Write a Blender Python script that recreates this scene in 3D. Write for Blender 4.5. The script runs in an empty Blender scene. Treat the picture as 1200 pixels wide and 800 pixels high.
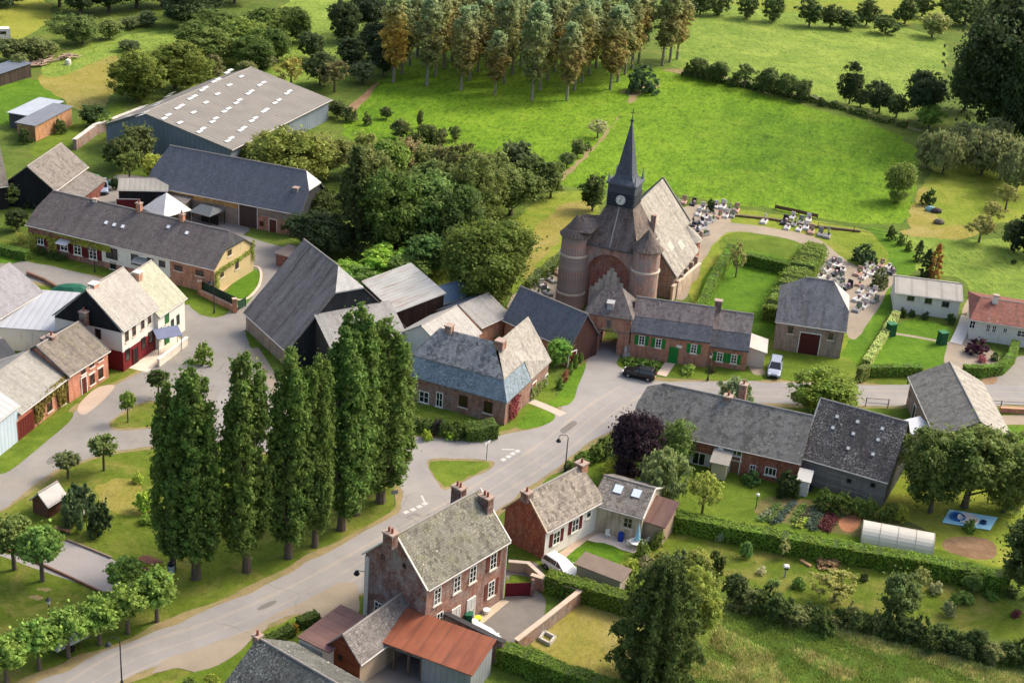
import bpy, bmesh, math, random
import numpy as np
from mathutils import Vector, Matrix
random.seed(7)
SC=bpy.context.scene; COL=SC.collection
# ---------------- camera model: photo pixels (1200x800) <-> world ----------------
F=1750.0; TH=math.radians(25); RO=math.radians(4.4); H=82.0
FW=Vector((0,math.cos(TH),-math.sin(TH))); RT=Vector((1,0,0)); UP=RT.cross(FW)
cR,sR=math.cos(RO),math.sin(RO); CAM=Vector((0,0,H))
def ray(x,y):
    a=x-600; b=400-y
    return FW*F+RT*(cR*a-sR*b)+UP*(sR*a+cR*b)
def G(x,y,z=0.0):
    d=ray(x,y); t=(z-H)/d.z
    return CAM+d*t
def PR(P):
    q=Vector(P)-CAM; z=q.dot(FW); X=F*q.dot(RT)/z; Y=F*q.dot(UP)/z
    return (600+cR*X+sR*Y, 400-(-sR*X+cR*Y))
def hgt(base,top):
    P=G(*base); lo,hi=0.0,40.0
    best=min((abs(PR(P+Vector((0,0,z*.05)))[1]-top[1]),z*.05) for z in range(0,900))
    return best[1]
def mpp(x,y,z=0):  # metres per pixel across the view there
    P=G(x,y,z); return (P-CAM).dot(FW)/F
# ---------------- materials ----------------
MATS={}
def srgb(c):
    if isinstance(c,str):
        c=c.lstrip('#'); v=[int(c[i:i+2],16)/255 for i in (0,2,4)]
        return tuple(x/12.92 if x<=.04045 else ((x+.055)/1.055)**2.4 for x in v)+(1,)
    return tuple(c)+(1,) if len(c)==3 else tuple(c)
def mat(name):
    m=bpy.data.materials.new(name); m.use_nodes=True
    nt=m.node_tree; b=nt.nodes['Principled BSDF']; b.inputs['Roughness'].default_value=.85
    b.inputs['Specular IOR Level'].default_value=.25
    return m,nt,b
def N(nt,t,**k):
    n=nt.nodes.new(t)
    for a,v in k.items():
        if a in('inp',):
            for i,x in v.items(): n.inputs[i].default_value=x
        else: setattr(n,a,v)
    return n
def L(nt,a,b): nt.links.new(a,b)
def ramp(nt,src,stops,interp='LINEAR'):
    r=N(nt,'ShaderNodeValToRGB'); r.color_ramp.interpolation=interp
    e=r.color_ramp.elements
    while len(e)<len(stops): e.new(.5)
    for i,(p,c) in enumerate(stops): e[i].position=p; e[i].color=srgb(c)
    L(nt,src,r.inputs[0]); return r.outputs[0]
def noise(nt,vec,scale,detail=6,rough=.6,dist=0):
    n=N(nt,'ShaderNodeTexNoise',inp={'Scale':scale,'Detail':detail,'Roughness':rough,'Distortion':dist})
    if vec is not None: L(nt,vec,n.inputs['Vector'])
    return n.outputs['Fac']
def mix(nt,a,b,f,mode='MIX'):
    m=N(nt,'ShaderNodeMix',data_type='RGBA',blend_type=mode)
    for s,v in ((0,f),(6,a),(7,b)):
        if hasattr(v,'links') or hasattr(v,'is_linked'): L(nt,v,m.inputs[s])
        elif s==0: m.inputs[0].default_value=v
        else: m.inputs[s].default_value=srgb(v)
    return m.outputs[2]
def mth(nt,op,a,b=0.5):
    m=N(nt,'ShaderNodeMath',operation=op)
    for i,v in ((0,a),(1,b)):
        if hasattr(v,'is_linked'): L(nt,v,m.inputs[i])
        else: m.inputs[i].default_value=v
    return m.outputs[0]
def bump(nt,b,h,s=.5,d=.05):
    n=N(nt,'ShaderNodeBump',inp={'Strength':s,'Distance':d}); L(nt,h,n.inputs['Height']); L(nt,n.outputs[0],b.inputs['Normal'])
def uvn(nt): return N(nt,'ShaderNodeTexCoord').outputs['UV']
def gen(nt): return N(nt,'ShaderNodeNewGeometry').outputs['Position']
def stretch(nt,v,s):
    m=N(nt,'ShaderNodeMapping'); m.inputs['Scale'].default_value=s; L(nt,v,m.inputs['Vector']); return m.outputs[0]
def cache(fn):
    def w(*a,**k):
        key=(fn.__name__,a,tuple(sorted(k.items())))
        if key not in MATS: MATS[key]=fn(*a,**k)
        return MATS[key]
    return w
@cache
def flat(c,rough=.7,metal=0,var=.12,nm='paint'):
    m,nt,b=mat(nm); p=gen(nt); n=noise(nt,p,1.3,5); n2=noise(nt,p,9,4)
    v=mth(nt,'ADD',mth(nt,'MULTIPLY',n,.6),mth(nt,'MULTIPLY',n2,.4))
    cc=srgb(c); lo=tuple(x*(1-var*1.6) for x in cc[:3]); hi=tuple(min(1,x*(1+var)) for x in cc[:3])
    L(nt,ramp(nt,v,[(.3,lo),(.7,hi)]),b.inputs['Base Color']); b.inputs['Roughness'].default_value=rough; b.inputs['Metallic'].default_value=metal
    return m
@cache
def render_wall(c='#d8d2c4',dirt='#8f8474',amt=.5,nm='render_plaster'):
    m,nt,b=mat(nm); uv=uvn(nt); n=noise(nt,uv,.35,7,.65); s=noise(nt,stretch(nt,uv,(2.2,.25,1)),1.0,6,.6)
    f=mth(nt,'MULTIPLY',mth(nt,'MULTIPLY',n,s),amt*3.2)
    col=mix(nt,c,dirt,ramp(nt,f,[(.45,(0,0,0)),(.95,(1,1,1))]))
    L(nt,col,b.inputs['Base Color']); bump(nt,b,noise(nt,uv,8,5),.3,.03); return m
@cache
def brick(c1='#8a5546',c2='#a87460',mort='#94857a',grey=.4,sc=1.0,nm='brick'):
    m,nt,b=mat(nm); uv=uvn(nt)
    t=N(nt,'ShaderNodeTexBrick',inp={'Scale':1.0,'Mortar Size':.012,'Brick Width':.3*sc,'Row Height':.11*sc,'Bias':0.0,'Mortar Smooth':.3})
    t.inputs['Color1'].default_value=srgb(c1); t.inputs['Color2'].default_value=srgb(c2); t.inputs['Mortar'].default_value=srgb(mort)
    L(nt,uv,t.inputs['Vector'])
    n=noise(nt,uv,.45,7,.68,.6); n2=noise(nt,uv,2.6,5,.7); n3=noise(nt,stretch(nt,uv,(1,.22,1)),1.6,6,.7)
    col=mix(nt,t.outputs['Color'],'#8f8a86',ramp(nt,n,[(.44,(0,0,0)),(.6,(min(1,grey*1.6),)*3)]))
    col=mix(nt,col,'#3a2521',ramp(nt,n3,[(.46,(0,0,0)),(.68,(.6,.6,.6))]))
    col=mix(nt,col,'#c0a48c',ramp(nt,n2,[(.52,(0,0,0)),(.66,(.5,.5,.5))]))
    L(nt,col,b.inputs['Base Color']); bump(nt,b,t.outputs['Fac'],-.4,.02); return m
@cache
def roofm(c='#5d5a5c',c2='#77716e',lich='#a8a496',lamt=.35,moss=0.0,tile=(.32,.2),contrast=.5,streak=.4,rough=.75,nm='slate'):
    m,nt,b=mat(nm); uv=uvn(nt)
    t=N(nt,'ShaderNodeTexBrick',inp={'Scale':1.0,'Mortar Size':.012,'Brick Width':tile[0],'Row Height':tile[1],'Bias':0.0,'Mortar Smooth':.2})
    t.inputs['Color1'].default_value=srgb(c); t.inputs['Color2'].default_value=srgb(c2)
    t.inputs['Mortar'].default_value=tuple(x*.45 for x in srgb(c)[:3])+(1,)
    L(nt,uv,t.inputs['Vector'])
    wn=N(nt,'ShaderNodeTexVoronoi',inp={'Scale':2.4}); L(nt,uv,wn.inputs['Vector'])
    col=mix(nt,t.outputs['Color'],mix(nt,c,'#000000',.6),ramp(nt,wn.outputs['Color'],[(.45,(0,0,0)),(.8,(min(1,contrast*.9),)*3)]))
    n=noise(nt,uv,.22,8,.7,.5); n2=noise(nt,uv,4.5,5,.8,.3); st=noise(nt,stretch(nt,uv,(1.2,.12,1)),1.2,6,.65)
    l=mth(nt,'MULTIPLY',ramp(nt,n2,[(.5,(0,0,0)),(.6,(1,1,1))]),ramp(nt,n,[(.42,(.15,)*3),(.58,(1,1,1))]))
    col=mix(nt,col,lich,mth(nt,'MULTIPLY',l,min(1,lamt*1.5)))
    vs=N(nt,'ShaderNodeTexVoronoi',inp={'Scale':.9,'Randomness':1.0}); L(nt,uv,vs.inputs['Vector']); col=mix(nt,col,'#c9c6bc',mth(nt,'MULTIPLY',ramp(nt,vs.outputs['Distance'],[(.07,(1,1,1)),(.1,(0,0,0))]),min(1,lamt*1.2)))
    col=mix(nt,col,'#2e2b2a',ramp(nt,st,[(.45,(0,0,0)),(.68,(streak,)*3)]))
    col=mix(nt,col,mix(nt,c2,'#ffffff',.18),ramp(nt,noise(nt,stretch(nt,uv,(.9,.1,1)),.8,5),[(.5,(0,0,0)),(.75,(streak*.7,)*3)]))
    if moss: col=mix(nt,col,'#6f7233',mth(nt,'MULTIPLY',ramp(nt,noise(nt,uv,.8,7,.7),[(.5,(0,0,0)),(.7,(1,1,1))]),moss))
    L(nt,col,b.inputs['Base Color']); b.inputs['Roughness'].default_value=rough; bump(nt,b,t.outputs['Fac'],-.5,.03); return m
@cache
def metalroof(c='#a84e33',c2='#c4724f',stain='#6a4a3c',pitch=.5,amt=.4,nm='sheet_metal',rough=.55):
    m,nt,b=mat(nm); uv=uvn(nt)
    w=N(nt,'ShaderNodeTexWave',wave_type='BANDS',bands_direction='X',wave_profile='SIN',inp={'Scale':1/(pitch*3.0)*1.0,'Distortion':0}); L(nt,uv,w.inputs['Vector'])
    n=noise(nt,stretch(nt,uv,(1,.18,1)),.9,7,.7,.3); n1=noise(nt,uv,.3,6,.6)
    col=ramp(nt,n1,[(.3,c),(.7,c2)]); col=mix(nt,col,stain,ramp(nt,n,[(.5,(0,0,0)),(.72,(amt,)*3)]))
    col=mix(nt,col,'#202020',ramp(nt,w.outputs['Fac'],[(0,(.22,.22,.22)),(.12,(0,0,0))]))
    L(nt,col,b.inputs['Base Color']); b.inputs['Roughness'].default_value=rough; bump(nt,b,w.outputs['Fac'],.35,.04); return m
@cache
def planks(c='#6e6259',c2='#8a7d70',w=.22,vert=True,nm='wood_planks'):
    m,nt,b=mat(nm); uv=uvn(nt)
    t=N(nt,'ShaderNodeTexBrick',inp={'Scale':1.0,'Mortar Size':.014,'Brick Width':3.1,'Row Height':w,'Mortar Smooth':.1})
    t.inputs['Color1'].default_value=srgb(c); t.inputs['Color2'].default_value=srgb(c2); t.inputs['Mortar'].default_value=tuple(x*.25 for x in srgb(c)[:3])+(1,)
    if vert:
        mp=N(nt,'ShaderNodeMapping'); mp.inputs['Rotation'].default_value=(0,0,math.pi/2); L(nt,uv,mp.inputs['Vector']); L(nt,mp.outputs[0],t.inputs['Vector'])
    else: L(nt,uv,t.inputs['Vector'])
    col=mix(nt,t.outputs['Color'],'#2a2320',ramp(nt,noise(nt,stretch(nt,uv,(1,.3,1)),1.2,6,.7),[(.5,(0,0,0)),(.8,(.5,.5,.5))]))
    L(nt,col,b.inputs['Base Color']); bump(nt,b,t.outputs['Fac'],-.4,.02); return m
@cache
def glass(nm='window_glass',c='#1c2024'):
    m,nt,b=mat(nm); b.inputs['Base Color'].default_value=srgb(c); b.inputs['Roughness'].default_value=.12; b.inputs['Specular IOR Level'].default_value=.8; return m
@cache
def leafmat(sat=1.0,trans=.42,nm='foliage',top=None,vr=.62):
    m,nt,b=mat(nm); oi=N(nt,'ShaderNodeObjectInfo'); ge=N(nt,'ShaderNodeNewGeometry')
    hs=N(nt,'ShaderNodeHueSaturation'); csrc=oi.outputs['Color']
    if top:
        sx=N(nt,'ShaderNodeSeparateXYZ'); L(nt,N(nt,'ShaderNodeTexCoord').outputs['Object'],sx.inputs[0]); mm=N(nt,'ShaderNodeMapRange'); mm.inputs[1].default_value=8.5; mm.inputs[2].default_value=15.5; L(nt,sx.outputs[2],mm.inputs[0])
        csrc=mix(nt,csrc,top,mm.outputs[0])
    L(nt,csrc,hs.inputs['Color'])
    v=mth(nt,'ADD',mth(nt,'MULTIPLY',ge.outputs['Random Per Island'],vr),1-vr*.5)
    n=noise(nt,N(nt,'ShaderNodeTexCoord').outputs['Object'],.55,3,.5)
    v2=mth(nt,'ADD',mth(nt,'MULTIPLY',n,1.1),.45)
    L(nt,mth(nt,'MULTIPLY',mth(nt,'MULTIPLY',v,v2),2.5),hs.inputs['Value']); hs.inputs['Saturation'].default_value=.93
    hh=mth(nt,'ADD',mth(nt,'MULTIPLY',mth(nt,'SUBTRACT',n,.5),.07),mth(nt,'ADD',mth(nt,'MULTIPLY',oi.outputs['Random'],.02),.466 if not top else .497)); L(nt,hh,hs.inputs['Hue'])
    L(nt,hs.outputs[0],b.inputs['Base Color']); b.inputs['Roughness'].default_value=.65; b.inputs['Specular IOR Level'].default_value=.2
    tr=N(nt,'ShaderNodeBsdfTranslucent'); L(nt,hs.outputs[0],tr.inputs['Color'])
    ms=N(nt,'ShaderNodeMixShader'); ms.inputs[0].default_value=trans; out=nt.nodes['Material Output']
    L(nt,b.outputs[0],ms.inputs[1]); L(nt,tr.outputs[0],ms.inputs[2]); L(nt,ms.outputs[0],out.inputs[0]); return m
def leafmat_p(): return leafmat(top='#667550',nm='poplar_foliage')
@cache
def bark(c='#5a4c3e',nm='bark'):
    m,nt,b=mat(nm); t=N(nt,'ShaderNodeTexCoord').outputs['Object']
    L(nt,ramp(nt,noise(nt,stretch(nt,t,(3,3,.6)),2,6,.7),[(.3,tuple(x*.5 for x in srgb(c)[:3])),(.7,c)]),b.inputs['Base Color']); return m
@cache
def ground(stops,sc=(.02,.35,3.5),dry='#9a8a4a',damt=.3,fine=.5,bmp=.6,nm='grass',ani=0,ang=0):
    """three octaves of colour, dry patches, bumpy tufts"""
    m,nt,b=mat(nm); p=gen(nt)
    if ang:
        mp=N(nt,'ShaderNodeMapping'); mp.inputs['Rotation'].default_value=(0,0,math.radians(ang)); L(nt,p,mp.inputs['Vector']); p=mp.outputs[0]
    pa=stretch(nt,p,(1,1-ani,1)) if ani else p
    a=noise(nt,p,sc[0],6,.6,.4); c=noise(nt,pa,sc[1],6,.65,.3); d=noise(nt,pa,sc[2],5,.7)
    v=mth(nt,'ADD',mth(nt,'ADD',mth(nt,'MULTIPLY',a,.35),mth(nt,'MULTIPLY',c,.3)),mth(nt,'MULTIPLY',d,.35))
    k=len(stops); col=ramp(nt,v,[(.36+.28*i/(k-1),s) for i,s in enumerate(stops)])
    if damt: col=mix(nt,col,dry,mth(nt,'MULTIPLY',ramp(nt,noise(nt,p,sc[1]*.35,7,.7,.8),[(.48,(0,0,0)),(.7,(1,1,1))]),damt))
    d2=noise(nt,pa,1.1,4,.8)
    col=mix(nt,col,'#141c06',ramp(nt,d2,[(.5,(0,0,0)),(.75,(fine,)*3)]))
    L(nt,col,b.inputs['Base Color']); b.inputs['Roughness'].default_value=.95; b.inputs['Specular IOR Level'].default_value=.1
    bump(nt,b,mth(nt,'ADD',d2,d),bmp,.25); return m
@cache
def road(c='#8b8680',c2='#a39c93',tan='#b09f86',tamt=.4,nm='asphalt',cr=.3):
    m,nt,b=mat(nm); p=gen(nt)
    a=noise(nt,p,.05,6,.6,.6); s=noise(nt,stretch(nt,p,(.35,.35,1)),.6,6,.7); f=noise(nt,p,6,4,.8)
    col=ramp(nt,mth(nt,'ADD',mth(nt,'MULTIPLY',a,.5),mth(nt,'MULTIPLY',s,.5)),[(.35,c),(.65,c2)])
    col=mix(nt,col,tan,ramp(nt,noise(nt,p,.09,7,.7,1),[(.5,(0,0,0)),(.7,(tamt,)*3)]))
    col=mix(nt,col,mix(nt,c,'#000000',.4),ramp(nt,f,[(.5,(0,0,0)),(.8,(cr,)*3)]))
    vo=N(nt,'ShaderNodeTexVoronoi',feature='DISTANCE_TO_EDGE',inp={'Scale':.16}); nz=N(nt,'ShaderNodeTexNoise',inp={'Scale':.5,'Detail':4}); L(nt,p,nz.inputs['Vector']); ad=N(nt,'ShaderNodeVectorMath',operation='ADD'); L(nt,p,ad.inputs[0]); L(nt,nz.outputs['Color'],ad.inputs[1]); L(nt,ad.outputs[0],vo.inputs['Vector'])
    col=mix(nt,col,'#4a4742',mth(nt,'MULTIPLY',ramp(nt,vo.outputs['Distance'],[(.004,(1,1,1)),(.012,(0,0,0))]),ramp(nt,noise(nt,p,.07,3),[(.5,(0,0,0)),(.66,(.3,.3,.3))])))
    L(nt,col,b.inputs['Base Color']); b.inputs['Roughness'].default_value=.9; bump(nt,b,f,.3,.03); return m
# ---------------- mesh builder ----------------
class MB:
    def __init__(s): s.v=[];s.f=[];s.m=[]
    def poly(s,pts,mi=0):
        n=len(s.v); s.v+= [tuple(p) for p in pts]; s.f.append(tuple(range(n,n+len(pts)))); s.m.append(mi); return s
    def box(s,c,d,mi=0,rz=0,top=1.0):
        x,y,z=c; a,b,h=d[0]/2,d[1]/2,d[2]/2; n=len(s.v); cr,sr=math.cos(rz),math.sin(rz)
        for zz,k in((-h,1),(h,top)):
            for xx,yy in((-a,-b),(a,-b),(a,b),(-a,b)):
                xx*=k;yy*=k; s.v.append((x+xx*cr-yy*sr,y+xx*sr+yy*cr,z+zz))
        for q in((0,3,2,1),(4,5,6,7),(0,1,5,4),(1,2,6,5),(2,3,7,6),(3,0,4,7)): s.f.append(tuple(n+i for i in q)); s.m.append(mi)
        return s
    def cyl(s,p0,p1,r0,r1=None,n=8,mi=0,caps=True):
        r1=r0 if r1 is None else r1; p0=Vector(p0);p1=Vector(p1); d=(p1-p0).normalized()
        a=d.orthogonal().normalized(); b=d.cross(a); k=len(s.v)
        for p,r in((p0,r0),(p1,r1)):
            for i in range(n):
                t=2*math.pi*i/n; s.v.append(tuple(p+(a*math.cos(t)+b*math.sin(t))*r))
        for i in range(n): s.f.append((k+i,k+(i+1)%n,k+n+(i+1)%n,k+n+i)); s.m.append(mi)
        if caps: s.f.append(tuple(k+i for i in range(n))[::-1]); s.m.append(mi); s.f.append(tuple(k+n+i for i in range(n))); s.m.append(mi)
        return s
    def lathe(s,prof,c=(0,0,0),n=16,mi=0):
        k=len(s.v)
        for r,z in prof:
            for i in range(n):
                t=2*math.pi*i/n; s.v.append((c[0]+r*math.cos(t),c[1]+r*math.sin(t),c[2]+z))
        for j in range(len(prof)-1):
            for i in range(n): s.f.append((k+j*n+i,k+j*n+(i+1)%n,k+(j+1)*n+(i+1)%n,k+(j+1)*n+i)); s.m.append(mi)
        s.f.append(tuple(k+i for i in range(n))[::-1]); s.m.append(mi)
        s.f.append(tuple(k+(len(prof)-1)*n+i for i in range(n))); s.m.append(mi); return s
    def prism(s,pts,z0,z1,mi=0):  # pts 2D ccw
        n=len(pts);k=len(s.v)
        for z in(z0,z1):
            for p in pts: s.v.append((p[0],p[1],z))
        s.f.append(tuple(k+i for i in range(n))[::-1]); s.m.append(mi); s.f.append(tuple(k+n+i for i in range(n))); s.m.append(mi)
        for i in range(n): s.f.append((k+i,k+(i+1)%n,k+n+(i+1)%n,k+n+i)); s.m.append(mi)
        return s
    def slab(s,polys,t,mis=None):
        """closed slab: top polys (lists of 3D pts, shared corners welded), extruded down by t"""
        key={};k0=len(s.v);tops=[]
        def vid(p):
            q=(round(p[0],3),round(p[1],3),round(p[2],3))
            if q not in key: key[q]=len(key); tops.append(tuple(p))
            return key[q]
        F_=[[vid(p) for p in pl] for pl in polys]; n=len(tops)
        s.v+=tops; s.v+=[(x,y,z-t) for x,y,z in tops]; cnt={}
        for j,f in enumerate(F_):
            mi=mis[j] if mis else 0
            s.f.append(tuple(k0+i for i in f)); s.m.append(mi); s.f.append(tuple(k0+n+i for i in f[::-1])); s.m.append(mi)
            for a,b in zip(f,f[1:]+f[:1]):
                e=(min(a,b),max(a,b)); cnt.setdefault(e,[]).append((a,b,mi))
        for e,l in cnt.items():
            if len(l)==1:
                a,b,mi=l[0]; s.f.append((k0+b,k0+a,k0+n+a,k0+n+b)); s.m.append(mi)
        return s
    def build(s,name,mats,parent=None,smooth=False,recalc=True,uv=True,loc=None):
        me=bpy.data.meshes.new(name); me.from_pydata(s.v,[],s.f)
        if not isinstance(mats,(list,tuple)): mats=[mats]
        for m in mats: me.materials.append(m)
        me.polygons.foreach_set('material_index',s.m)
        if recalc:
            bm=bmesh.new(); bm.from_mesh(me); bmesh.ops.recalc_face_normals(bm,faces=bm.faces); bm.to_mesh(me); bm.free()
        if smooth: me.polygons.foreach_set('use_smooth',[True]*len(me.polygons))
        if uv: uvs(me)
        o=bpy.data.objects.new(name,me); COL.objects.link(o)
        if parent: o.parent=parent
        if loc: o.location=loc
        return o
def uvs(me):
    ul=me.uv_layers.new(name='UVMap'); d=ul.data
    for p in me.polygons:
        n=p.normal
        if abs(n.z)>.999: a=Vector((1,0,0)); b=Vector((0,1,0))
        else: a=Vector((0,0,1)).cross(n).normalized(); b=n.cross(a)
        for li in p.loop_indices:
            co=me.vertices[me.loops[li].vertex_index].co; d[li].uv=(co.dot(a),co.dot(b))
def tag(o,label=None,cat=None,group=None,kind=None):
    if label:o['label']=label
    if cat:o['category']=cat
    if group:o['group']=group
    if kind:o['kind']=kind
    return o
def empty(name,loc,rz,label,cat,group=None):
    o=bpy.data.objects.new(name,None); COL.objects.link(o); o.location=loc; o.rotation_euler=(0,0,rz); o.empty_display_size=.5
    return tag(o,label,cat,group)
def copy_tree(o,parent=None):
    c=o.copy(); COL.objects.link(c); c.parent=parent
    for ch in KIDS.get(o.name,[]) : copy_tree(ch,c)
    return c
KIDS={}
def reg(o,*ch): KIDS.setdefault(o.name,[]).extend(ch)
ORD=['leftmost','second','third','fourth','fifth','sixth','seventh','eighth','ninth','tenth','eleventh','twelfth','thirteenth','fourteenth','fifteenth','sixteenth','seventeenth','eighteenth','nineteenth','twentieth','twenty-first','twenty-second','twenty-third','twenty-fourth','twenty-fifth','twenty-sixth','twenty-seventh','twenty-eighth','twenty-ninth','thirtieth']
def nth(i): return ORD[0] if i==0 else ORD[i]+' from left'
# ---------------- surfaces ----------------
def smooth_poly(pts,it=2):
    for _ in range(it):
        q=[]
        for a,b in zip(pts,pts[1:]+pts[:1]):
            q.append((a[0]*.75+b[0]*.25,a[1]*.75+b[1]*.25)); q.append((a[0]*.25+b[0]*.75,a[1]*.25+b[1]*.75))
        pts=q
    return pts
def jit(pts,amp,step=1.2,seed=1):
    r=random.Random(seed); out=[]
    for a,b in zip(pts,pts[1:]+pts[:1]):
        d=math.dist(a,b); n=max(1,int(d/step)); nx,ny=(b[1]-a[1])/max(d,1e-6),-(b[0]-a[0])/max(d,1e-6)
        for i in range(n):
            t=i/n; j=r.gauss(0,amp); out.append((a[0]+(b[0]-a[0])*t+nx*j,a[1]+(b[1]-a[1])*t+ny*j))
    return out
LAY=[]
def pin(x,y,poly):
    c=False
    for i in range(len(poly)):
        a=poly[i];b=poly[i-1]
        if (a[1]>y)!=(b[1]>y) and x<(b[0]-a[0])*(y-a[1])/(b[1]-a[1])+a[0]: c=not c
    return c
def zfor(pts):
    """lowest free level above every earlier sheet this one overlaps"""
    D=jit(pts,0,step=1.0) if len(pts)<400 else list(pts); bx=(min(p[0] for p in D),min(p[1] for p in D),max(p[0] for p in D),max(p[1] for p in D)); z=0
    for (q,b,zq) in LAY:
        if zq<=z or b[0]>bx[2] or b[2]<bx[0] or b[1]>bx[3] or b[3]<bx[1]: continue
        if any(b[0]<=x<=b[2] and b[1]<=y<=b[3] and pin(x,y,q) for x,y in D) or any(bx[0]<=x<=bx[2] and bx[1]<=y<=bx[3] and pin(x,y,D) for x,y in q): z=zq
    z+=.004; LAY.append((D,bx,z)); return z
def sheet(name,px,z,m,sm=2,amp=0,kind='structure',h=0,label=None,cat=None,world=False,thick=0):
    pts=[(p[0],p[1]) if world else (G(*p).x,G(*p).y) for p in px]
    if sm: pts=smooth_poly(pts,sm)
    if amp: pts=smooth_poly(jit(pts,amp*.8,step=1.6,seed=len(px)+int(px[0][0])),1)
    if kind=='structure': z=zfor(pts)
    bm=bmesh.new(); vs=[bm.verts.new((x,y,z)) for x,y in pts]; f=bm.faces.new(vs)
    if f.normal.z<0: f.normal_flip()
    bm.normal_update()
    if f.normal.z<0: f.normal_flip()
    if thick:
        r=bmesh.ops.extrude_face_region(bm,geom=[f]); 
        for v in [g for g in r['geom'] if isinstance(g,bmesh.types.BMVert)]: v.co.z+=thick
    bmesh.ops.triangulate(bm,faces=bm.faces,quad_method='BEAUTY',ngon_method='BEAUTY')
    me=bpy.data.meshes.new(name); bm.to_mesh(me); bm.free(); me.materials.append(m)
    o=bpy.data.objects.new(name,me); COL.objects.link(o)
    tag(o,label,cat,None,kind); return o
def resample(pts,step):
    out=[Vector(pts[0])]
    for a,b in zip(pts,pts[1:]):
        a=Vector(a);b=Vector(b);n=max(1,int((b-a).length/step))
        for i in range(1,n+1): out.append(a.lerp(b,i/n))
    return out
def crs(pts,sub=6):
    P=[Vector(p) for p in pts]; P=[P[0]*2-P[1]]+P+[P[-1]*2-P[-2]]; out=[]
    for i in range(1,len(P)-2):
        for k in range(sub):
            t=k/sub; out.append(.5*((2*P[i])+(-P[i-1]+P[i+1])*t+(2*P[i-1]-5*P[i]+4*P[i+1]-P[i+2])*t*t+(-P[i-1]+3*P[i]-3*P[i+1]+P[i+2])*t**3))
    out.append(P[-2]); return out
def ribbon(name,px,w,z,m,thick=0,sub=6,kind='structure',sides=None):
    P=crs([G(*p) for p in px],sub); mb=MB(); Lp=[];Rp=[]
    for i,p in enumerate(P):
        d=(P[min(i+1,len(P)-1)]-P[max(i-1,0)]).normalized(); n=Vector((-d.y,d.x,0)); Lp.append(p+n*w/2); Rp.append(p-n*w/2)
    if not thick: z=zfor([(p.x,p.y) for p in Rp]+[(p.x,p.y) for p in Lp[::-1]])
    polys=[[(Rp[i].x,Rp[i].y,z),(Rp[i+1].x,Rp[i+1].y,z),(Lp[i+1].x,Lp[i+1].y,z),(Lp[i].x,Lp[i].y,z)] for i in range(len(P)-1)]
    if thick: mb.slab(polys,thick)
    else:
        for q in polys: mb.poly(q)
    o=mb.build(name,m); 
    if kind: tag(o,kind=kind)
    return o
# ---------------- foliage ----------------
def leaf_mesh(name,cen,nor,size,rng,mats,extra=None,droop=0):
    """cen,nor: (n,3) arrays; one rhomb leaf clump per row"""
    n=len(cen); nor=nor/np.linalg.norm(nor,axis=1,keepdims=True).clip(1e-6)
    a=rng.normal(size=(n,3)); a-=nor*(a*nor).sum(1,keepdims=True); a/=np.linalg.norm(a,axis=1,keepdims=True).clip(1e-6)
    if droop: a=a*(1-droop)+np.array([0,0,-1])*droop; a/=np.linalg.norm(a,axis=1,keepdims=True)
    b=np.cross(nor,a); s=(size*rng.uniform(.6,1.35,n))[:,None]
    A=a*s; B=b*s*rng.uniform(.5,.9,n)[:,None]
    bend=nor*s*.25
    V=np.stack([cen-A-bend,cen-B,cen+A-bend,cen+B],1).reshape(-1,3)
    Fc=np.arange(n*4).reshape(n,4)
    me=bpy.data.meshes.new(name); me.vertices.add(n*4); me.loops.add(n*4); me.polygons.add(n)
    me.vertices.foreach_set('co',V.astype(np.float32).ravel()); me.loops.foreach_set('vertex_index',Fc.ravel().astype(np.int32))
    me.polygons.foreach_set('loop_start',(np.arange(n)*4).astype(np.int32))
    me.update(calc_edges=True)
    for m in (mats if isinstance(mats,list) else [mats]): me.materials.append(m)
    return me
def rdir(rng,n):
    d=rng.normal(size=(n,3)); return d/np.linalg.norm(d,axis=1,keepdims=True)
def clumps(rng,C,R,per,flat_=.8,upb=.25,spread=.55):
    """C (k,3) centres, R (k,) radii -> leaf centres and normals"""
    k=len(C); d=rdir(rng,k*per); d[:,2]=np.where((d[:,2]<-.25)&(rng.random(k*per)<.6),-d[:,2],d[:,2])
    r=np.repeat(R,per)*rng.uniform(.55,1.08,k*per); c=np.repeat(C,per,0)
    P=c+d*r[:,None]*np.array([1,1,flat_]); Nn=d+rdir(rng,k*per)*spread+np.array([0,0,upb]); return P,Nn
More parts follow.
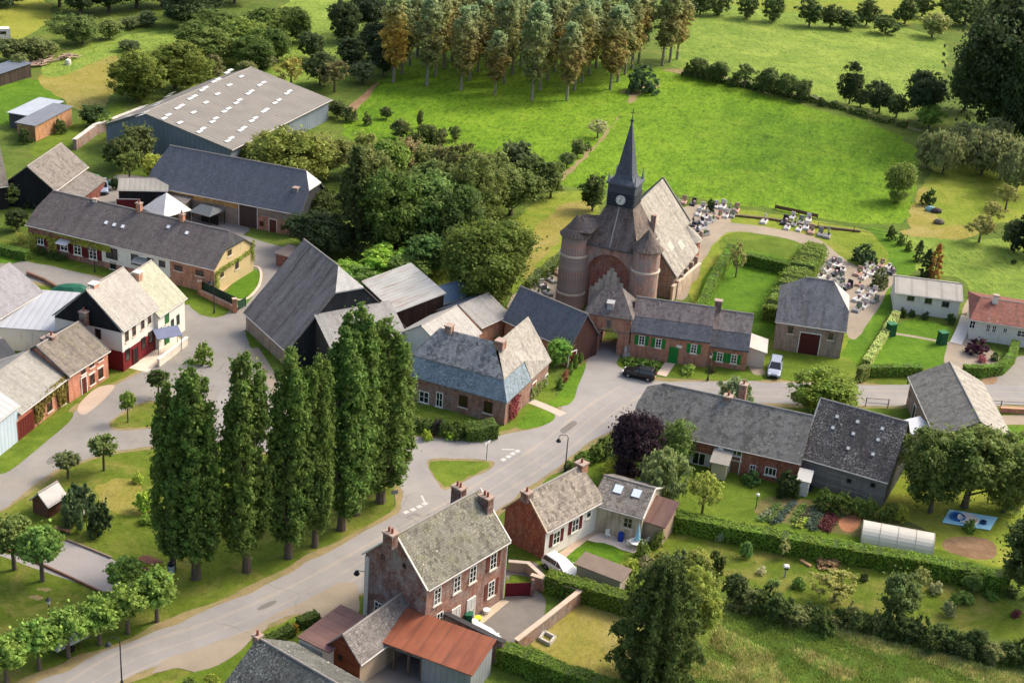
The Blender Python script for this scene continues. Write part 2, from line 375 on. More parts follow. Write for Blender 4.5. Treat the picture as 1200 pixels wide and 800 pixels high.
def crown_pts(kind,rng,h,w,th,n):
    """clump centres on/in the crown; h total height, w width, th trunk (clear) height"""
    if kind in('round','bush','lolli','willow','linden'):
        rz=(h-th)/2; rx=w/2; d=rdir(rng,n); rr=rng.uniform(.0,1,n)**.33*.86
        if kind=='bush': d[:,2]=np.abs(d[:,2])
        C=d*rr[:,None]*np.array([rx,rx,rz*(1 if kind!='bush' else 2)]); C[:,2]+=th+rz if kind!='bush' else .15
        if kind=='round':
            for j in range(6):   # big boughs break the outline
                q=rng.uniform(-1,1,3); q/=np.linalg.norm(q); sel=((C-np.array([0,0,th+rz]))@q)>rx*.45
                C[sel]+=q*rng.uniform(-.24,.28)*rx
            C[:,:2]*=(1+.18*np.sin(np.arctan2(C[:,1],C[:,0])*3+rng.uniform(0,6)))[:,None]
        R=rng.uniform(.1,.2,n)*min(rx,rz)*(1.0 if kind!='lolli' else .9)
        return C,R
    if kind=='poplar':
        k=rng.integers(0,6,n); po=np.linspace(0,5.2,6)+rng.uniform(0,1,6); ro=np.array([0,.6,.66,.58,.7,.6])*w/2; tp=np.array([1,.94,.84,.97,.76,.9]); wd=np.array([.4,.34,.32,.34,.28,.33])*w/2
        t=rng.uniform(0,1,n)**.9; pr=np.interp(t,[0,.1,.4,.75,.93,1],[.5,.85,1,.9,.6,.2]); a=rng.uniform(0,2*np.pi,n); rr=np.sqrt(rng.uniform(.1,1,n))*pr*wd[k]
        cx=np.cos(po[k])*ro[k]*(1-.22*t)*np.minimum(1,.6+t*2); cy=np.sin(po[k])*ro[k]*(1-.22*t)*np.minimum(1,.6+t*2)
        return np.stack([cx+np.cos(a)*rr,cy+np.sin(a)*rr,th+t*tp[k]*(h-th)],1),rng.uniform(.11,.2,n)*w/2*(.6+pr*.5)
    if kind=='planted':
        t=rng.uniform(0,1,n); pr=np.interp(t,[0,.15,.4,.75,1],[.3,.8,1,.8,.15])
        a=rng.uniform(0,2*np.pi,n); rr=np.sqrt(rng.uniform(.0,1,n))*pr*w/2*.85
        return np.stack([np.cos(a)*rr,np.sin(a)*rr,th+t*(h-th)],1),rng.uniform(.15,.28,n)*w/2
    if kind in('conifer','cedar'):
        lv=rng.integers(0,24,n); nb=9; bi=rng.integers(0,nb,n); tt=(lv+.5)/24; Rl=(np.interp(tt,[0,.1,.35,.7,1],[.8,1,.85,.5,.05]) if kind=='conifer' else np.interp(tt,[0,.15,.45,.75,.92,1],[.6,.92,1,.8,.5,.2]))*w/2*(.75+.35*np.abs(np.sin(lv*2.3+bi*1.7)))
        u_=rng.uniform(.12,1,n)**.8; a=bi*2*np.pi/nb+lv*.7+rng.normal(0,.07,n); rr=u_*Rl
        return np.stack([np.cos(a)*rr,np.sin(a)*rr,th+tt*(h-th)+.6-rr*.1-(u_**2)*Rl*.32],1),rng.uniform(.07,.12,n)*w/2*(1.25-tt*.6)*(1.2-u_*.4)
    if kind in('conifer','thuja'):
        t=rng.uniform(0,1,n)**(.8); pr=np.interp(t,[0,.12,.35,.7,1],[.75,1,.92,.55,.03]) if kind=='conifer' else np.interp(t,[0,.3,.7,1],[.85,1,.75,.1])
        a=rng.uniform(0,2*np.pi,n); rr=(rng.uniform(.3,1,n)**.6)*pr*w/2*(.9+.14*np.sin(a*5+t*9))
        return np.stack([np.cos(a)*rr,np.sin(a)*rr,th+t*(h-th)-rr*.15],1),rng.uniform(.12,.2,n)*w/2*(1.2-t*.7)
PROTO={}
SPEC={ # kind,h,w,trunk,nclump,per,leaf,droop
 'oak':('round',12,11,1.2,330,50,.22,0),'oak_b':('round',13,10,1.3,320,50,.22,0),'big':('round',18,17,1.4,620,60,.27,0),
 'small':('round',6,5.5,.5,130,54,.16,0),'small_b':('round',6,5,.4,120,54,.16,0),'bush':('bush',2.4,3.4,0,60,50,.14,0),'bush_b':('bush',2.6,3,0,54,50,.15,0),
 'airy':('round',6.5,6,1.6,70,36,.18,0),'lolli':('lolli',4.6,3.2,1.7,110,50,.11,0),'linden':('linden',6.2,4.4,2.1,130,46,.18,0),
 'poplar':('poplar',26,6.8,2.4,620,62,.2,0),'poplar_b':('poplar',25,7.4,2.8,620,62,.2,0),'planted':('planted',15,4.6,3.6,150,38,.2,0),'planted_b':('planted',15,5,3.2,160,38,.2,0),
 'conifer':('cedar',17,11,1.0,1100,34,.2,.5),'thuja':('thuja',6,2.6,.1,110,60,.12,.3),'spruce':('conifer',15,6.5,1,520,26,.2,.45),'willow':('willow',6.5,8,.5,150,50,.21,.6)}
def limbs(kind,rng,h,w,th):
    mb=MB(); r0=.018*h+.06*min(w,10)/4 if kind!='bush' else .05
    if kind=='poplar': r0=.55
    if kind=='planted': r0=.2
    if kind=='lolli': r0=.12
    if kind=='linden': r0=.2
    top={'round':.62,'willow':.6,'bush':.7,'lolli':.7,'linden':.7}.get(kind,.96)*h
    mb.cyl((0,0,-.3),(0,0,max(th,.4)),r0*1.25,r0*.9,9); mb.cyl((0,0,max(th,.4)-.05),(rng.normal()*.03*w,rng.normal()*.03*w,top),r0*.9,r0*.18,8)
    n={'round':9,'willow':7,'bush':4,'lolli':6,'linden':6}.get(kind,14)
    for i in range(n):
        t=rng.uniform(.0,.75); z0=th+(top-th)*t*.8; a=rng.uniform(0,6.28)+i*2.4; rr=w*.36*(1-t*.6)
        if kind=='poplar': rr=w*.3; 
        up={'poplar':h*.16,'planted':h*.07,'conifer':-.3,'cedar':-.3,'thuja':.5}.get(kind,(h-th)*.28)
        mb.cyl((0,0,z0),(math.cos(a)*rr,math.sin(a)*rr,z0+up),r0*.42*(1-t*.5),r0*.1,6)
    return mb
def proto(k,seed=0):
    key=(k,seed)
    if key in PROTO: return PROTO[key]
    pmat=leafmat_p() if k.startswith('planted') else leafmat()
    kind,h,w,th,nc,per,lf,dr=SPEC[k]; rng=np.random.default_rng(abs(hash(k))%1 + sum(map(ord,k))*7+seed*101)
    C,R=crown_pts(kind,rng,h,w,th,nc); P,Nn=clumps(rng,C,R,per)
    # loose twigs outside the clumps
    ne=len(P)//5; j=rng.integers(0,len(C),ne); P2=C[j]+rng.normal(size=(ne,3))*R[j][:,None]*.9; P=np.concatenate([P,P2]); Nn=np.concatenate([Nn,rdir(rng,ne)+np.array([0,0,.4])])
    me=leaf_mesh('crown_'+k,P,Nn,lf,rng,pmat,droop=dr)
    mb=limbs(kind,rng,h,w,th); tm=bpy.data.meshes.new('trunk'); tm.from_pydata(mb.v,[],mb.f)
    tm.materials.append(bark('#9a9284') if kind=='planted' else (bark('#6a5f54')))
    PROTO[key]=(me,tm,h,w); return PROTO[key]
def tree(name,px,py,hm,wm,k,col,label,cat='tree',group=None,seed=None,z=0,trunk=True):
    """stands with its foot on the ground at photo pixel (px,py); hm, wm metres"""
    if seed is None: seed=int(px*7+py*3)%3
    cm,tm,h,w=proto(k,seed); P=G(px,py,z); rz=(px*13.7+py*7.1)%6.28
    e=empty(name,P,rz,label,cat,group); sc=(wm/w,wm/w,hm/h)
    c=bpy.data.objects.new('crown' if 'bush' not in name and 'shrub' not in name else 'foliage',cm); COL.objects.link(c); c.parent=e; c.scale=sc; c.color=srgb(col)
    t=bpy.data.objects.new('trunk' if 'bush' not in name and 'shrub' not in name else 'stem',tm); COL.objects.link(t); t.parent=e; t.scale=sc
    return e
def T(name,px,py,ty,wpx,k,col,label,cat='tree',group=None,seed=None):
    """foot pixel, top pixel row, crown width in pixels"""
    P=G(px,py); hm=None
    lo,hi=.2,45
    for _ in range(30):
        mid=(lo+hi)/2
        if PR(P+Vector((0,0,mid)))[1]>ty: lo=mid
        else: hi=mid
    wm=wpx*mpp(px,(py+ty)/2); hm=max(.6,lo-wm*.5*.42*.5 if SPEC[k][0] in('round','linden','lolli','willow','bush') else lo)
    return tree(name,px,py,hm,wm,k,col,label,cat,group,seed)
def leafy(name,P,Nn,size,col,parent,seed=1,droop=0,upd=None):
    rng=np.random.default_rng(seed); me=leaf_mesh(name,np.array(P),np.array(Nn),size,rng,leafmat(),droop=droop)
    o=bpy.data.objects.new(name,me); COL.objects.link(o); o.color=srgb(col)
    if parent:o.parent=parent
    return o
def hedge(px,w,h,col,label,z=0,rough=.05,size=.12,dens=62,closed=False,name='hedge',group=None,round_=False,corec='#3d5018'):
    """clipped hedge along ground pixels: dense core + leaf shell"""
    pts=[G(*p) for p in px]; 
    if closed: pts.append(pts[0])
    C=resample(pts,.8) ; o0=C[0].copy(); e=empty(name,o0,0,label,'hedge',group); mb=MB(); P=[];Nn=[]
    rng=np.random.default_rng(int(px[0][0]+px[0][1]*3)); n=len(C); Lf=[];Rf=[]
    for i,p in enumerate(C):
        d=(C[min(i+1,n-1)]-C[max(i-1,0)]).normalized(); nn=Vector((-d.y,d.x,0)); j=rng.normal()*rough*.7
        Lf.append(p+nn*(w/2+j)-o0); Rf.append(p-nn*(w/2+rng.normal()*rough*.7)-o0)
    hh=[h*(1+rng.normal()*rough*.5) for _ in C]
    for i in range(n-1):
        a,b,c,d=Rf[i],Rf[i+1],Lf[i+1],Lf[i]; t0,t1=hh[i]-.06,hh[i+1]-.06; s=.93
        def q(v,cc,z): w_=cc+(v-cc)*s; return (w_.x,w_.y,z)
        c0=(a+d)/2;c1=(b+c)/2
        mb.poly([q(a,c0,-.1),q(b,c1,-.1),q(b,c1,t1),q(a,c0,t0)]); mb.poly([q(c,c1,-.1),q(d,c0,-.1),q(d,c0,t0),q(c,c1,t1)]); mb.poly([q(a,c0,t0),q(b,c1,t1),q(c,c1,t1),q(d,c0,t0)])
        if i==0: mb.poly([q(a,c0,-.1),q(a,c0,t0),q(d,c0,t0),q(d,c0,-.1)])
        if i==n-2: mb.poly([q(b,c1,-.1),q(c,c1,-.1),q(c,c1,t1),q(b,c1,t1)])
        sl=(b-a).length
        for (u0,u1,kind_) in((a,b,0),(d,c,0),(None,None,1)):
            if kind_==0:
                k=int(sl*h*dens)
                out=((u0-c0).normalized())
                for _ in range(k):
                    t=rng.random(); zz=rng.random(); pp=u0.lerp(u1,t); rd=rng.normal(size=3)*.45
                    P.append((pp.x+out.x*rng.normal()*rough,pp.y+out.y*rng.normal()*rough,zz*(hh[i]))); Nn.append((out.x+rd[0],out.y+rd[1],rd[2]+.15))
            else:
                k=int(sl*w*dens)
                for _ in range(k):
                    t=rng.random();u=rng.random(); pp=(a.lerp(b,t)).lerp(d.lerp(c,t),u); rd=rng.normal(size=3)*.4; ed=(1-abs(2*u-1))
                    zz=hh[i]+rng.normal()*rough*.5+(min(0,(ed-.3))*h*.35 if round_ else 0); P.append((pp.x,pp.y,zz)); Nn.append((rd[0],rd[1],1+rd[2]))
    core=mb.build('core',flat(corec,nm='hedge_core'),e,recalc=True)
    # ends
    for (A,B,C0,i) in((Rf[0],Lf[0],C[0]-o0,0),(Rf[-1],Lf[-1],C[-1]-o0,-1)):
        d=(C[1]-C[0]).normalized()*-1 if i==0 else (C[-1]-C[-2]).normalized()
        for _ in range(int(w*h*dens)):
            pp=A.lerp(B,rng.random()); rd=rng.normal(size=3)*.4; P.append((pp.x+d.x*rng.normal()*rough,pp.y+d.y*rng.normal()*rough,rng.random()*h)); Nn.append((d.x+rd[0],d.y+rd[1],rd[2]))
    o=leafy('foliage',P,Nn,size,col,e,seed=3); o.data.materials[0]=leafmat(vr=.25 if not round_ else .45,nm='hedge_foliage')
    return e
def inpoly(x,y,poly):
    c=False;n=len(poly)
    for i in range(n):
        a=poly[i];b=poly[i-1]
        if (a[1]>y)!=(b[1]>y) and x<(b[0]-a[0])*(y-a[1])/(b[1]-a[1])+a[0]: c=not c
    return c
def tufts(name,px,n,hgt_,col,label,w=.12,seed=5,lean=.5,cat='grass',patch=False):
    poly=[(G(*p).x,G(*p).y) for p in px]; xs=[p[0] for p in poly]; ys=[p[1] for p in poly]; rng=random.Random(seed); V=[];Fa=[]
    k=0; 
    while k<n:
        x=rng.uniform(min(xs),max(xs)); y=rng.uniform(min(ys),max(ys))
        if not inpoly(x,y,poly): continue
        clump=(math.sin(x*.9+2*math.sin(y*.5))+math.sin(y*1.1+x*.35)+2)/4
        if patch and (clump+.3*math.sin(x*.23+y*.31))<.52: continue
        k+=1
        for _ in range(4):
            a=rng.uniform(0,6.28); h=hgt_*(.4+clump*1.1)*rng.uniform(.6,1.2); ww=w*rng.uniform(.6,1.3); lx,ly=math.cos(a)*h*lean*rng.random(),math.sin(a)*h*lean*rng.random()
            a2=a+1.57+rng.uniform(-.5,.5); dx,dy=math.cos(a2)*ww,math.sin(a2)*ww; ox,oy=rng.uniform(-.25,.25),rng.uniform(-.25,.25); b=len(V)
            V+=[(x+ox-dx,y+oy-dy,-.02),(x+ox+dx,y+oy+dy,-.02),(x+ox+lx,y+oy+ly,h)]; Fa.append((b,b+1,b+2))
    me=bpy.data.meshes.new(name); me.from_pydata(V,[],Fa); me.materials.append(leafmat()); o=bpy.data.objects.new(name,me); COL.objects.link(o); o.color=srgb(col)
    return tag(o,label,cat,None,'stuff')
# ---------------- buildings ----------------
class House:
    """A,B,C: eave corner pixels (left-far, near, right-far); local x runs B->C, y runs B->A, z up"""
    def __init__(s,name,label,A,B,C,h=None,base=None,cat='house',keep='avg',group=None,LA=None,LC=None,z0=0,RZ=None):
        if h is None: h=hgt(base,B)
        s.h=h; a,b,c=G(*A,h+z0),G(*B,h+z0),G(*C,h+z0); u=c-b; v=a-b
        au=math.atan2(u.y,u.x); av=math.atan2(v.y,v.x)-math.pi/2
        d=(av-au+math.pi)%(2*math.pi)-math.pi
        k={'avg':(v.length/(u.length+v.length)),'x':0,'y':1}[keep]
        rz=au+d*k if RZ is None else math.radians(RZ); s.rz=rz; s.LX=LC or u.length; s.LY=LA or v.length; s.o=Vector((b.x,b.y,z0))
        s.e=empty(name,s.o,rz,label,cat,group); s.M=Matrix.Translation(s.o)@Matrix.Rotation(rz,4,'Z'); s.Mi=s.M.inverted(); s.roof=None
        s.name=name
    def info(s): print('%s h=%.1f LX=%.1f LY=%.1f rz=%.0f'%(s.name,s.h,s.LX,s.LY,math.degrees(s.rz)))
    def hit(s,px,face,off=0):
        """pixel -> local point on a local plane: f y=off, g x=off, k y=LY (back), r x=LX"""
        o=s.Mi@CAM; d=(s.Mi.to_3x3())@ray(*px)
        t=(off-o.y)/d.y if face=='f' else (off-o.x)/d.x if face=='g' else (s.LX-o.x)/d.x if face=='r' else (off-o.z)/d.z
        return o+d*t
    def gable(s,axis='x',R1=None,R2=None,rise=None,hip=(1,1),ins=None,wm=None,rm=None,over=.3,og=.15,t=.18,walls=True,gm=None,sm=None,pos=.5,rm2=None,hipm=(None,None)):
        """axis: ridge direction. hip f per end: 1 gable, 0 full hip, between = half hip; ins: ridge inset"""
        La,Lb=(s.LX,s.LY) if axis=='x' else (s.LY,s.LX); m=Lb*pos
        zs=[];ss=[None,None]
        for i,R in enumerate((R1,R2)):
            if R:
                p=s.hit(R,'f' if axis=='x' else 'g',m); zs.append(p.z); ss[i]=p.x if axis=='x' else p.y
        zr=s.h+rise if rise else sum(zs)/len(zs)
        if ins is None: ins=[max(0,ss[0]) if ss[0] is not None and hip[0]<1 else 0, max(0,La-ss[1]) if ss[1] is not None and hip[1]<1 else 0]
        ins=[0 if hip[i]>=1 else max(.5,min(ins[i],La*.49)) for i in (0,1)]
        s.zr=zr;s.axis=axis;s.mid=m;s.La=La;s.Lb=Lb; r=zr-s.h; print(s.name,'h %.1f LX %.1f LY %.1f rise %.1f ins %s rz %.0f'%(s.h,s.LX,s.LY,r,[round(i,1) for i in ins],math.degrees(s.rz)))
        def mp(a,b,z): return (a,b,z) if axis=='x' else (b,a,z)
        h=s.h
        # walls
        if walls:
            mb=MB(); e0,e1=0,La; 
            def cut(f): return (m*f, Lb-(Lb-m)*f, h+r*f)
            side={'f':0,'g':0,'r':0,'k':0}
            wms=wm if isinstance(wm,list) else [wm]; idx=dict(f=0,g=0,r=0,k=0)
            if sm: 
                for q,mt in sm.items(): wms=wms+[mt]; idx[q]=len(wms)-1
            fa,ga,ra,ka=('f','g','r','k') if axis=='x' else ('g','f','k','r')
            z0=-.4
            mb.poly([mp(0,0,z0),mp(La,0,z0),mp(La,0,h),mp(0,0,h)],idx[fa])
            mb.poly([mp(La,Lb,z0),mp(0,Lb,z0),mp(0,Lb,h),mp(La,Lb,h)],idx[ka])
            for i,(a,key) in enumerate(((0,ga),(La,ra))):
                f=hip[i]
                if f<=0: mb.poly([mp(a,0,z0),mp(a,0,h),mp(a,Lb,h),mp(a,Lb,z0)],idx[key])
                else:
                    b0,b1,z=cut(f); pts=[mp(a,0,z0),mp(a,0,h)]+([mp(a,m,zr)] if f>=1 else [mp(a,b0,z),mp(a,b1,z)])+[mp(a,Lb,h),mp(a,Lb,z0)]; mb.poly(pts,idx[key])
            s.wall=mb.build('wall',wms,s.e)
        # roof
        sl0=r/m; sl1=r/(Lb-m); up=t*1.0+.02; mb=MB(); A0=-og; A1=La+og
        za=h-over*sl0+up; zb=h-over*sl1+up; zt=zr+up
        def endpts(i):
            f=hip[i]; A=A0 if i==0 else A1
            if f>=1: return None
            a_r=ins[i] if i==0 else La-ins[i]
            b0=m*f+(-over if f<=0 else 0); b1=Lb-(Lb-m)*f+(over if f<=0 else 0); z=h+r*f+up-(over*sl0 if f<=0 else 0)
            return (a_r,A,b0,b1,z)
        E0,E1=endpts(0),endpts(1); polys=[];mis=[]
        rA0=(E0[0] if E0 else A0); rA1=(E1[0] if E1 else A1)
        fr=[mp(A0,-over,za),mp(A1,-over,za)]; bk=[mp(A1,Lb+over,zb),mp(A0,Lb+over,zb)]
        if E1 and hip[1]>0: fr.append(mp(A1,E1[2],E1[4])); bk.insert(0,mp(A1,E1[3],E1[4]))
        fr.append(mp(rA1,m,zt)); fr.append(mp(rA0,m,zt)); bk.insert(0,mp(rA1,m,zt)); 
        if E0 and hip[0]>0: fr.append(mp(A0,E0[2],E0[4])); bk.append(mp(A0,E0[3],E0[4]))
        bk.append(mp(rA0,m,zt)); polys=[fr,bk]; mis=[0,1 if rm2 else 0]
        for i,E in ((0,E0),(1,E1)):
            if not E: continue
            if hip[i]>0: polys.append([mp(E[0],m,zt),mp(E[1],E[2],E[4]),mp(E[1],E[3],E[4])])
            else: polys.append([mp(E[0],m,zt),mp(E[1],-over,za),mp(E[1],Lb+over,zb)])
            mats_=[rm]+([rm2] if rm2 else [])
            mis.append((len(mats_)+sum(1 for q in hipm[:i] if q)) if hipm[i] else (1 if rm2 and i else 0))
        mb.slab(polys,t,mis); s.roof=mb.build('roof',[rm]+([rm2] if rm2 else [])+[q for q in hipm if q],s.e); s.rmat=rm
        # ridge cap
        if rA1>rA0+.5:
            c=MB(); c.cyl(mp(rA0,m,zt-.03),mp(rA1,m,zt-.03),.12,n=6); s.cap=c.build('ridge_cap',flat('#8a8580',nm='ridge_tile'),s.roof)
        # verge boards / gutters
        g=MB(); g.cyl(mp(A0,-over-.07,za-.1),mp(A1,-over-.07,za-.1),.075,n=6); s.gutter=g.build('gutter',flat('#b9b6b0',nm='zinc'),s.roof)
        return s
    def verge(s,c='#d8d4ca',ends=(0,1)):
        La=s.La;m=s.mid;mp=(lambda a,b,z:(a,b,z)) if s.axis=='x' else (lambda a,b,z:(b,a,z)); r=s.zr-s.h
        for i in ends:
            a=-.17 if i==0 else La+.17; mb=MB()
            for b,sl in ((-.3,r/m),(s.Lb+.3,-r/(s.Lb-m))):
                z=s.h-.3*abs(sl)+.17; mb.cyl(mp(a,b,z),mp(a,m,s.zr+.17),.1,n=4)
            mb.build('verge',flat(c,nm='verge_board'),s.roof)
    def pent(s,x0,x1,y0,y1,zl,zh,wm,rm,dirn='y-',t=.12,over=.25,name='lean_to',drop=True):
        """lean-to volume in local coords; low eave on given side"""
        mb=MB(); 
        def z(x,y):
            k={'y-':(y-y0)/(y1-y0),'y+':(y1-y)/(y1-y0),'x-':(x-x0)/(x1-x0),'x+':(x1-x)/(x1-x0)}[dirn]; return zl+(zh-zl)*k
        c=[(x0,y0),(x1,y0),(x1,y1),(x0,y1)]
        for i in range(4):
            a,b=c[i],c[(i+1)%4]; mb.poly([(*a,-.3),(*b,-.3),(*b,z(*b)),(*a,z(*a))])
        mb.poly([(*p,z(*p)) for p in c]); w=mb.build(name,wm,s.e)
        o=over; R=MB(); q=[(x0-o,y0-o),(x1+o,y0-o),(x1+o,y1+o),(x0-o,y1+o)]
        if dirn=='y-': q[2]=(x1+o,y1-.02);q[3]=(x0-o,y1-.02)
        if dirn=='y+': q[0]=(x0-o,y0+.02);q[1]=(x1+o,y0+.02)
        R.slab([[(*p,z(*p)+t+.02) for p in q]],t); R.build('roof',rm,w); return w
    # --- openings ---
    def win(s,px,w=1.0,h=1.4,face='f',kind='window',frame='#e8e6e0',bars=(1,1),shut=None,sw=None,sill='#cfc8ba',off=0,at=None,glasscol='#1c2024',lintel=None,door='#e8e6e0',fw=.09):
        if at: u,z=at
        else:
            p=s.hit(px,face,off); u,z=(p.x if face=='f' else p.y),p.z
        nrm=-1
        if face=='r': off=s.LX; nrm=1
        def mp(a,d,zz): # a along, d outwards, z
            return (a,off+d*nrm,zz) if face=='f' else (off+d*nrm,a,zz)
        def bx(mb,a0,a1,d0,d1,z0,z1,mi=0):
            pts=[mp(a,d,zz) for zz in (z0,z1) for (a,d) in ((a0,d0),(a1,d0),(a1,d1),(a0,d1))]; n=len(mb.v); mb.v+=pts
            for q in((0,3,2,1),(4,5,6,7),(0,1,5,4),(1,2,6,5),(2,3,7,6),(3,0,4,7)): mb.f.append(tuple(n+i for i in q)); mb.m.append(mi)
        a0,a1,z0,z1=u-w/2,u+w/2,z-h/2,z+h/2
        if z0<0 and kind=='window': z0=.1
        if kind in('door','gate'):
            z0=0; z1=max(h,z1) if False else h
            mb=MB(); bx(mb,a0,a1,-.02,.06,z0,z1); n=max(1,round(w/.5))
            for i in range(n):
                q0=a0+w*i/n; q1=a0+w*(i+1)/n; bx(mb,q0+.06,q1-.06,.06,.085,z0+.15,z0+(z1-z0)*.45); bx(mb,q0+.06,q1-.06,.06,.085,z0+(z1-z0)*.5,z1-.12)
            o=mb.build(kind if kind=='door' else 'door',flat(door,nm='painted_wood'),s.e)
            f=MB(); bx(f,a0-.09,a0,-.02,.1,z0,z1+.09); bx(f,a1,a1+.09,-.02,.1,z0,z1+.09); bx(f,a0,a1,-.02,.1,z1,z1+.09); f.build('frame',flat(lintel or frame,nm='trim'),o)
            k=MB(); k.cyl(mp(a1-.16,.085,z0+1.02),mp(a1-.16,.15,z0+1.02),.035,n=6); k.build('handle',flat('#55524e',metal=.8,nm='iron'),o)
            if shut: s._shut(bx,a0,a1,z0,z1,shut,o,sw)
            return o
        mb=MB(); bx(mb,a0,a0+fw,-.03,.05,z0,z1); bx(mb,a1-fw,a1,-.03,.05,z0,z1); bx(mb,a0+fw,a1-fw,-.03,.05,z0,z0+fw); bx(mb,a0+fw,a1-fw,-.03,.05,z1-fw,z1)
        for i in range(bars[0]): x=a0+w*(i+1)/(bars[0]+1); bx(mb,x-.035,x+.035,-.03,.045,z0+fw,z1-fw)
        for i in range(bars[1]): zz=z0+(z1-z0)*(i+1)/(bars[1]+1); bx(mb,a0+fw,a1-fw,-.03,.042,zz-.022,zz+.022)
        o=mb.build('window',flat(frame,nm='window_paint'),s.e)
        g=MB(); bx(g,a0+.03,a1-.03,-.02,.02,z0+.03,z1-.03); g.build('pane',glass(c=glasscol),o)
        if sill: q=MB(); bx(q,a0-.12,a1+.12,-.02,.13,z0-.13,z0-.01); q.build('sill',flat(sill,nm='stone_sill'),o)
        if lintel: q=MB(); bx(q,a0-.15,a1+.15,-.02,.04,z1+.01,z1+.24); q.build('lintel',flat(lintel,nm='lintel_stone'),o)
        if shut: s._shut(bx,a0,a1,z0,z1,shut,o,sw)
        return o
    def _shut(s,bx,a0,a1,z0,z1,col,par,sw=None):
        w=sw or (a1-a0)/2
        for q in ((a0-w-.03,a0-.03),(a1+.03,a1+w+.03)):
            mb=MB(); bx(mb,q[0],q[1],.0,.045,z0,z1); 
            for zz in (z0+.15*(z1-z0),z0+.8*(z1-z0)): bx(mb,q[0]+.04,q[1]-.04,.045,.07,zz,zz+.08)
            mb.build('shutter',flat(col,nm='shutter_paint'),s.e)
    def chim(s,px=None,at=None,w=.7,d=.7,above=None,mat_=None,pots=1,cap='#a08c80',potc='#8a5442',b=None,top=None):
        """px: top-centre pixel; stands on the ridge line (or at cross position b)"""
        bb=s.mid if b is None else b
        if px: p=s.hit(px,'f' if s.axis=='x' else 'g',bb); a=p.x if s.axis=='x' else p.y; zt=p.z
        else: a=at; zt=s.zr+(above or 1)
        x,y=(a,bb) if s.axis=='x' else (bb,a); zroof=s.zr-(abs(bb-s.mid)/(s.Lb/2))*(s.zr-s.h); zt=max(zt,zroof+.5); z0=zroof-.7
        mb=MB(); mb.box((x,y,(z0+zt-.2)/2),(w,d,zt-.2-z0)); c=mb.build('chimney',mat_ or brick(),s.roof)
        k=MB(); k.box((x,y,zt-.12),(w+.16,d+.16,.16)); k.build('chimney_cap',flat(cap,nm='chimney_cap'),c)
        for i in range(pots):
            q=MB(); xx=x+(i-(pots-1)/2)*.38 if w>=d else x; yy=y if w>=d else y+(i-(pots-1)/2)*.38; q.cyl((xx,yy,zt-.04),(xx,yy,zt+.42),.13,.1,8); q.build('chimney_pot',flat(potc,nm='clay_pot'),c)
        return c
    def skylight(s,px,w=.8,h=1.0,side='f',col='#cfdbe4'):
        """on the front roof slope"""
        o=s.Mi@CAM; d=s.Mi.to_3x3()@ray(*px); r=s.zr-s.h; up=.22
        # front plane: z = h + up + cross*r/m
        m=s.mid; cr=(o.y,d.y) if s.axis=='x' else (o.x,d.x); k=r/m
        t=(s.h+up+cr[0]*k-o.z)/(d.z-cr[1]*k); p=o+d*t
        ax=Vector((1,0,0)) if s.axis=='x' else Vector((0,1,0)); sl=(Vector((0,1,k)) if s.axis=='x' else Vector((1,0,k))).normalized(); nn=ax.cross(sl); nn=nn if nn.z>0 else -nn
        def q(mb,w,h,t0,t1):
            P=[p+ax*a+sl*b+nn*tt for tt in (t0,t1) for a,b in((-w/2,-h/2),(w/2,-h/2),(w/2,h/2),(-w/2,h/2))]; n=len(mb.v); mb.v+=[tuple(x) for x in P]
            for f in((0,3,2,1),(4,5,6,7),(0,1,5,4),(1,2,6,5),(2,3,7,6),(3,0,4,7)): mb.f.append(tuple(n+i for i in f)); mb.m.append(0)
        a=MB(); q(a,w,h,-.05,.06); fo=a.build('skylight',flat('#77797a',nm='skylight_frame'),s.roof)
        b=MB(); q(b,w-.12,h-.12,.0,.08); b.build('pane',flat(col,rough=.15,var=.02,nm='skylight_glass'),fo)
    def ivy(s,face,polyuz,n,col,size=.14,off=0,name='ivy'):
        rng=random.Random(len(polyuz)*n); P=[];Q=[];xs=[p[0] for p in polyuz];zs=[p[1] for p in polyuz]
        while len(P)<n:
            a=rng.uniform(min(xs),max(xs)); z=rng.uniform(min(zs),max(zs))
            if not inpoly(a,z,polyuz): continue
            d=.08+abs(rng.gauss(0,.14)); rd=[rng.gauss(0,.4) for _ in range(3)]
            sg=-1; offp=off
            if face=='r': sg=1;offp=s.LX
            if face=='f': P.append((a,offp+sg*d,z)); Q.append((rd[0],sg+rd[1],rd[2]+.4))
            else: P.append((offp+sg*d,a,z)); Q.append((sg+rd[0],rd[1],rd[2]+.4))
        return leafy(name,P,Q,size,col,s.e,seed=n)
    def W(s,x,y,z=0): return s.M@Vector((x,y,z))
    def part(s,mb,name,m,parent=None,**k): return mb.build(name,m,parent or s.e,**k)
SUNAZ=58; SUNE=1.25; SKYE=.15; EXPO=.98
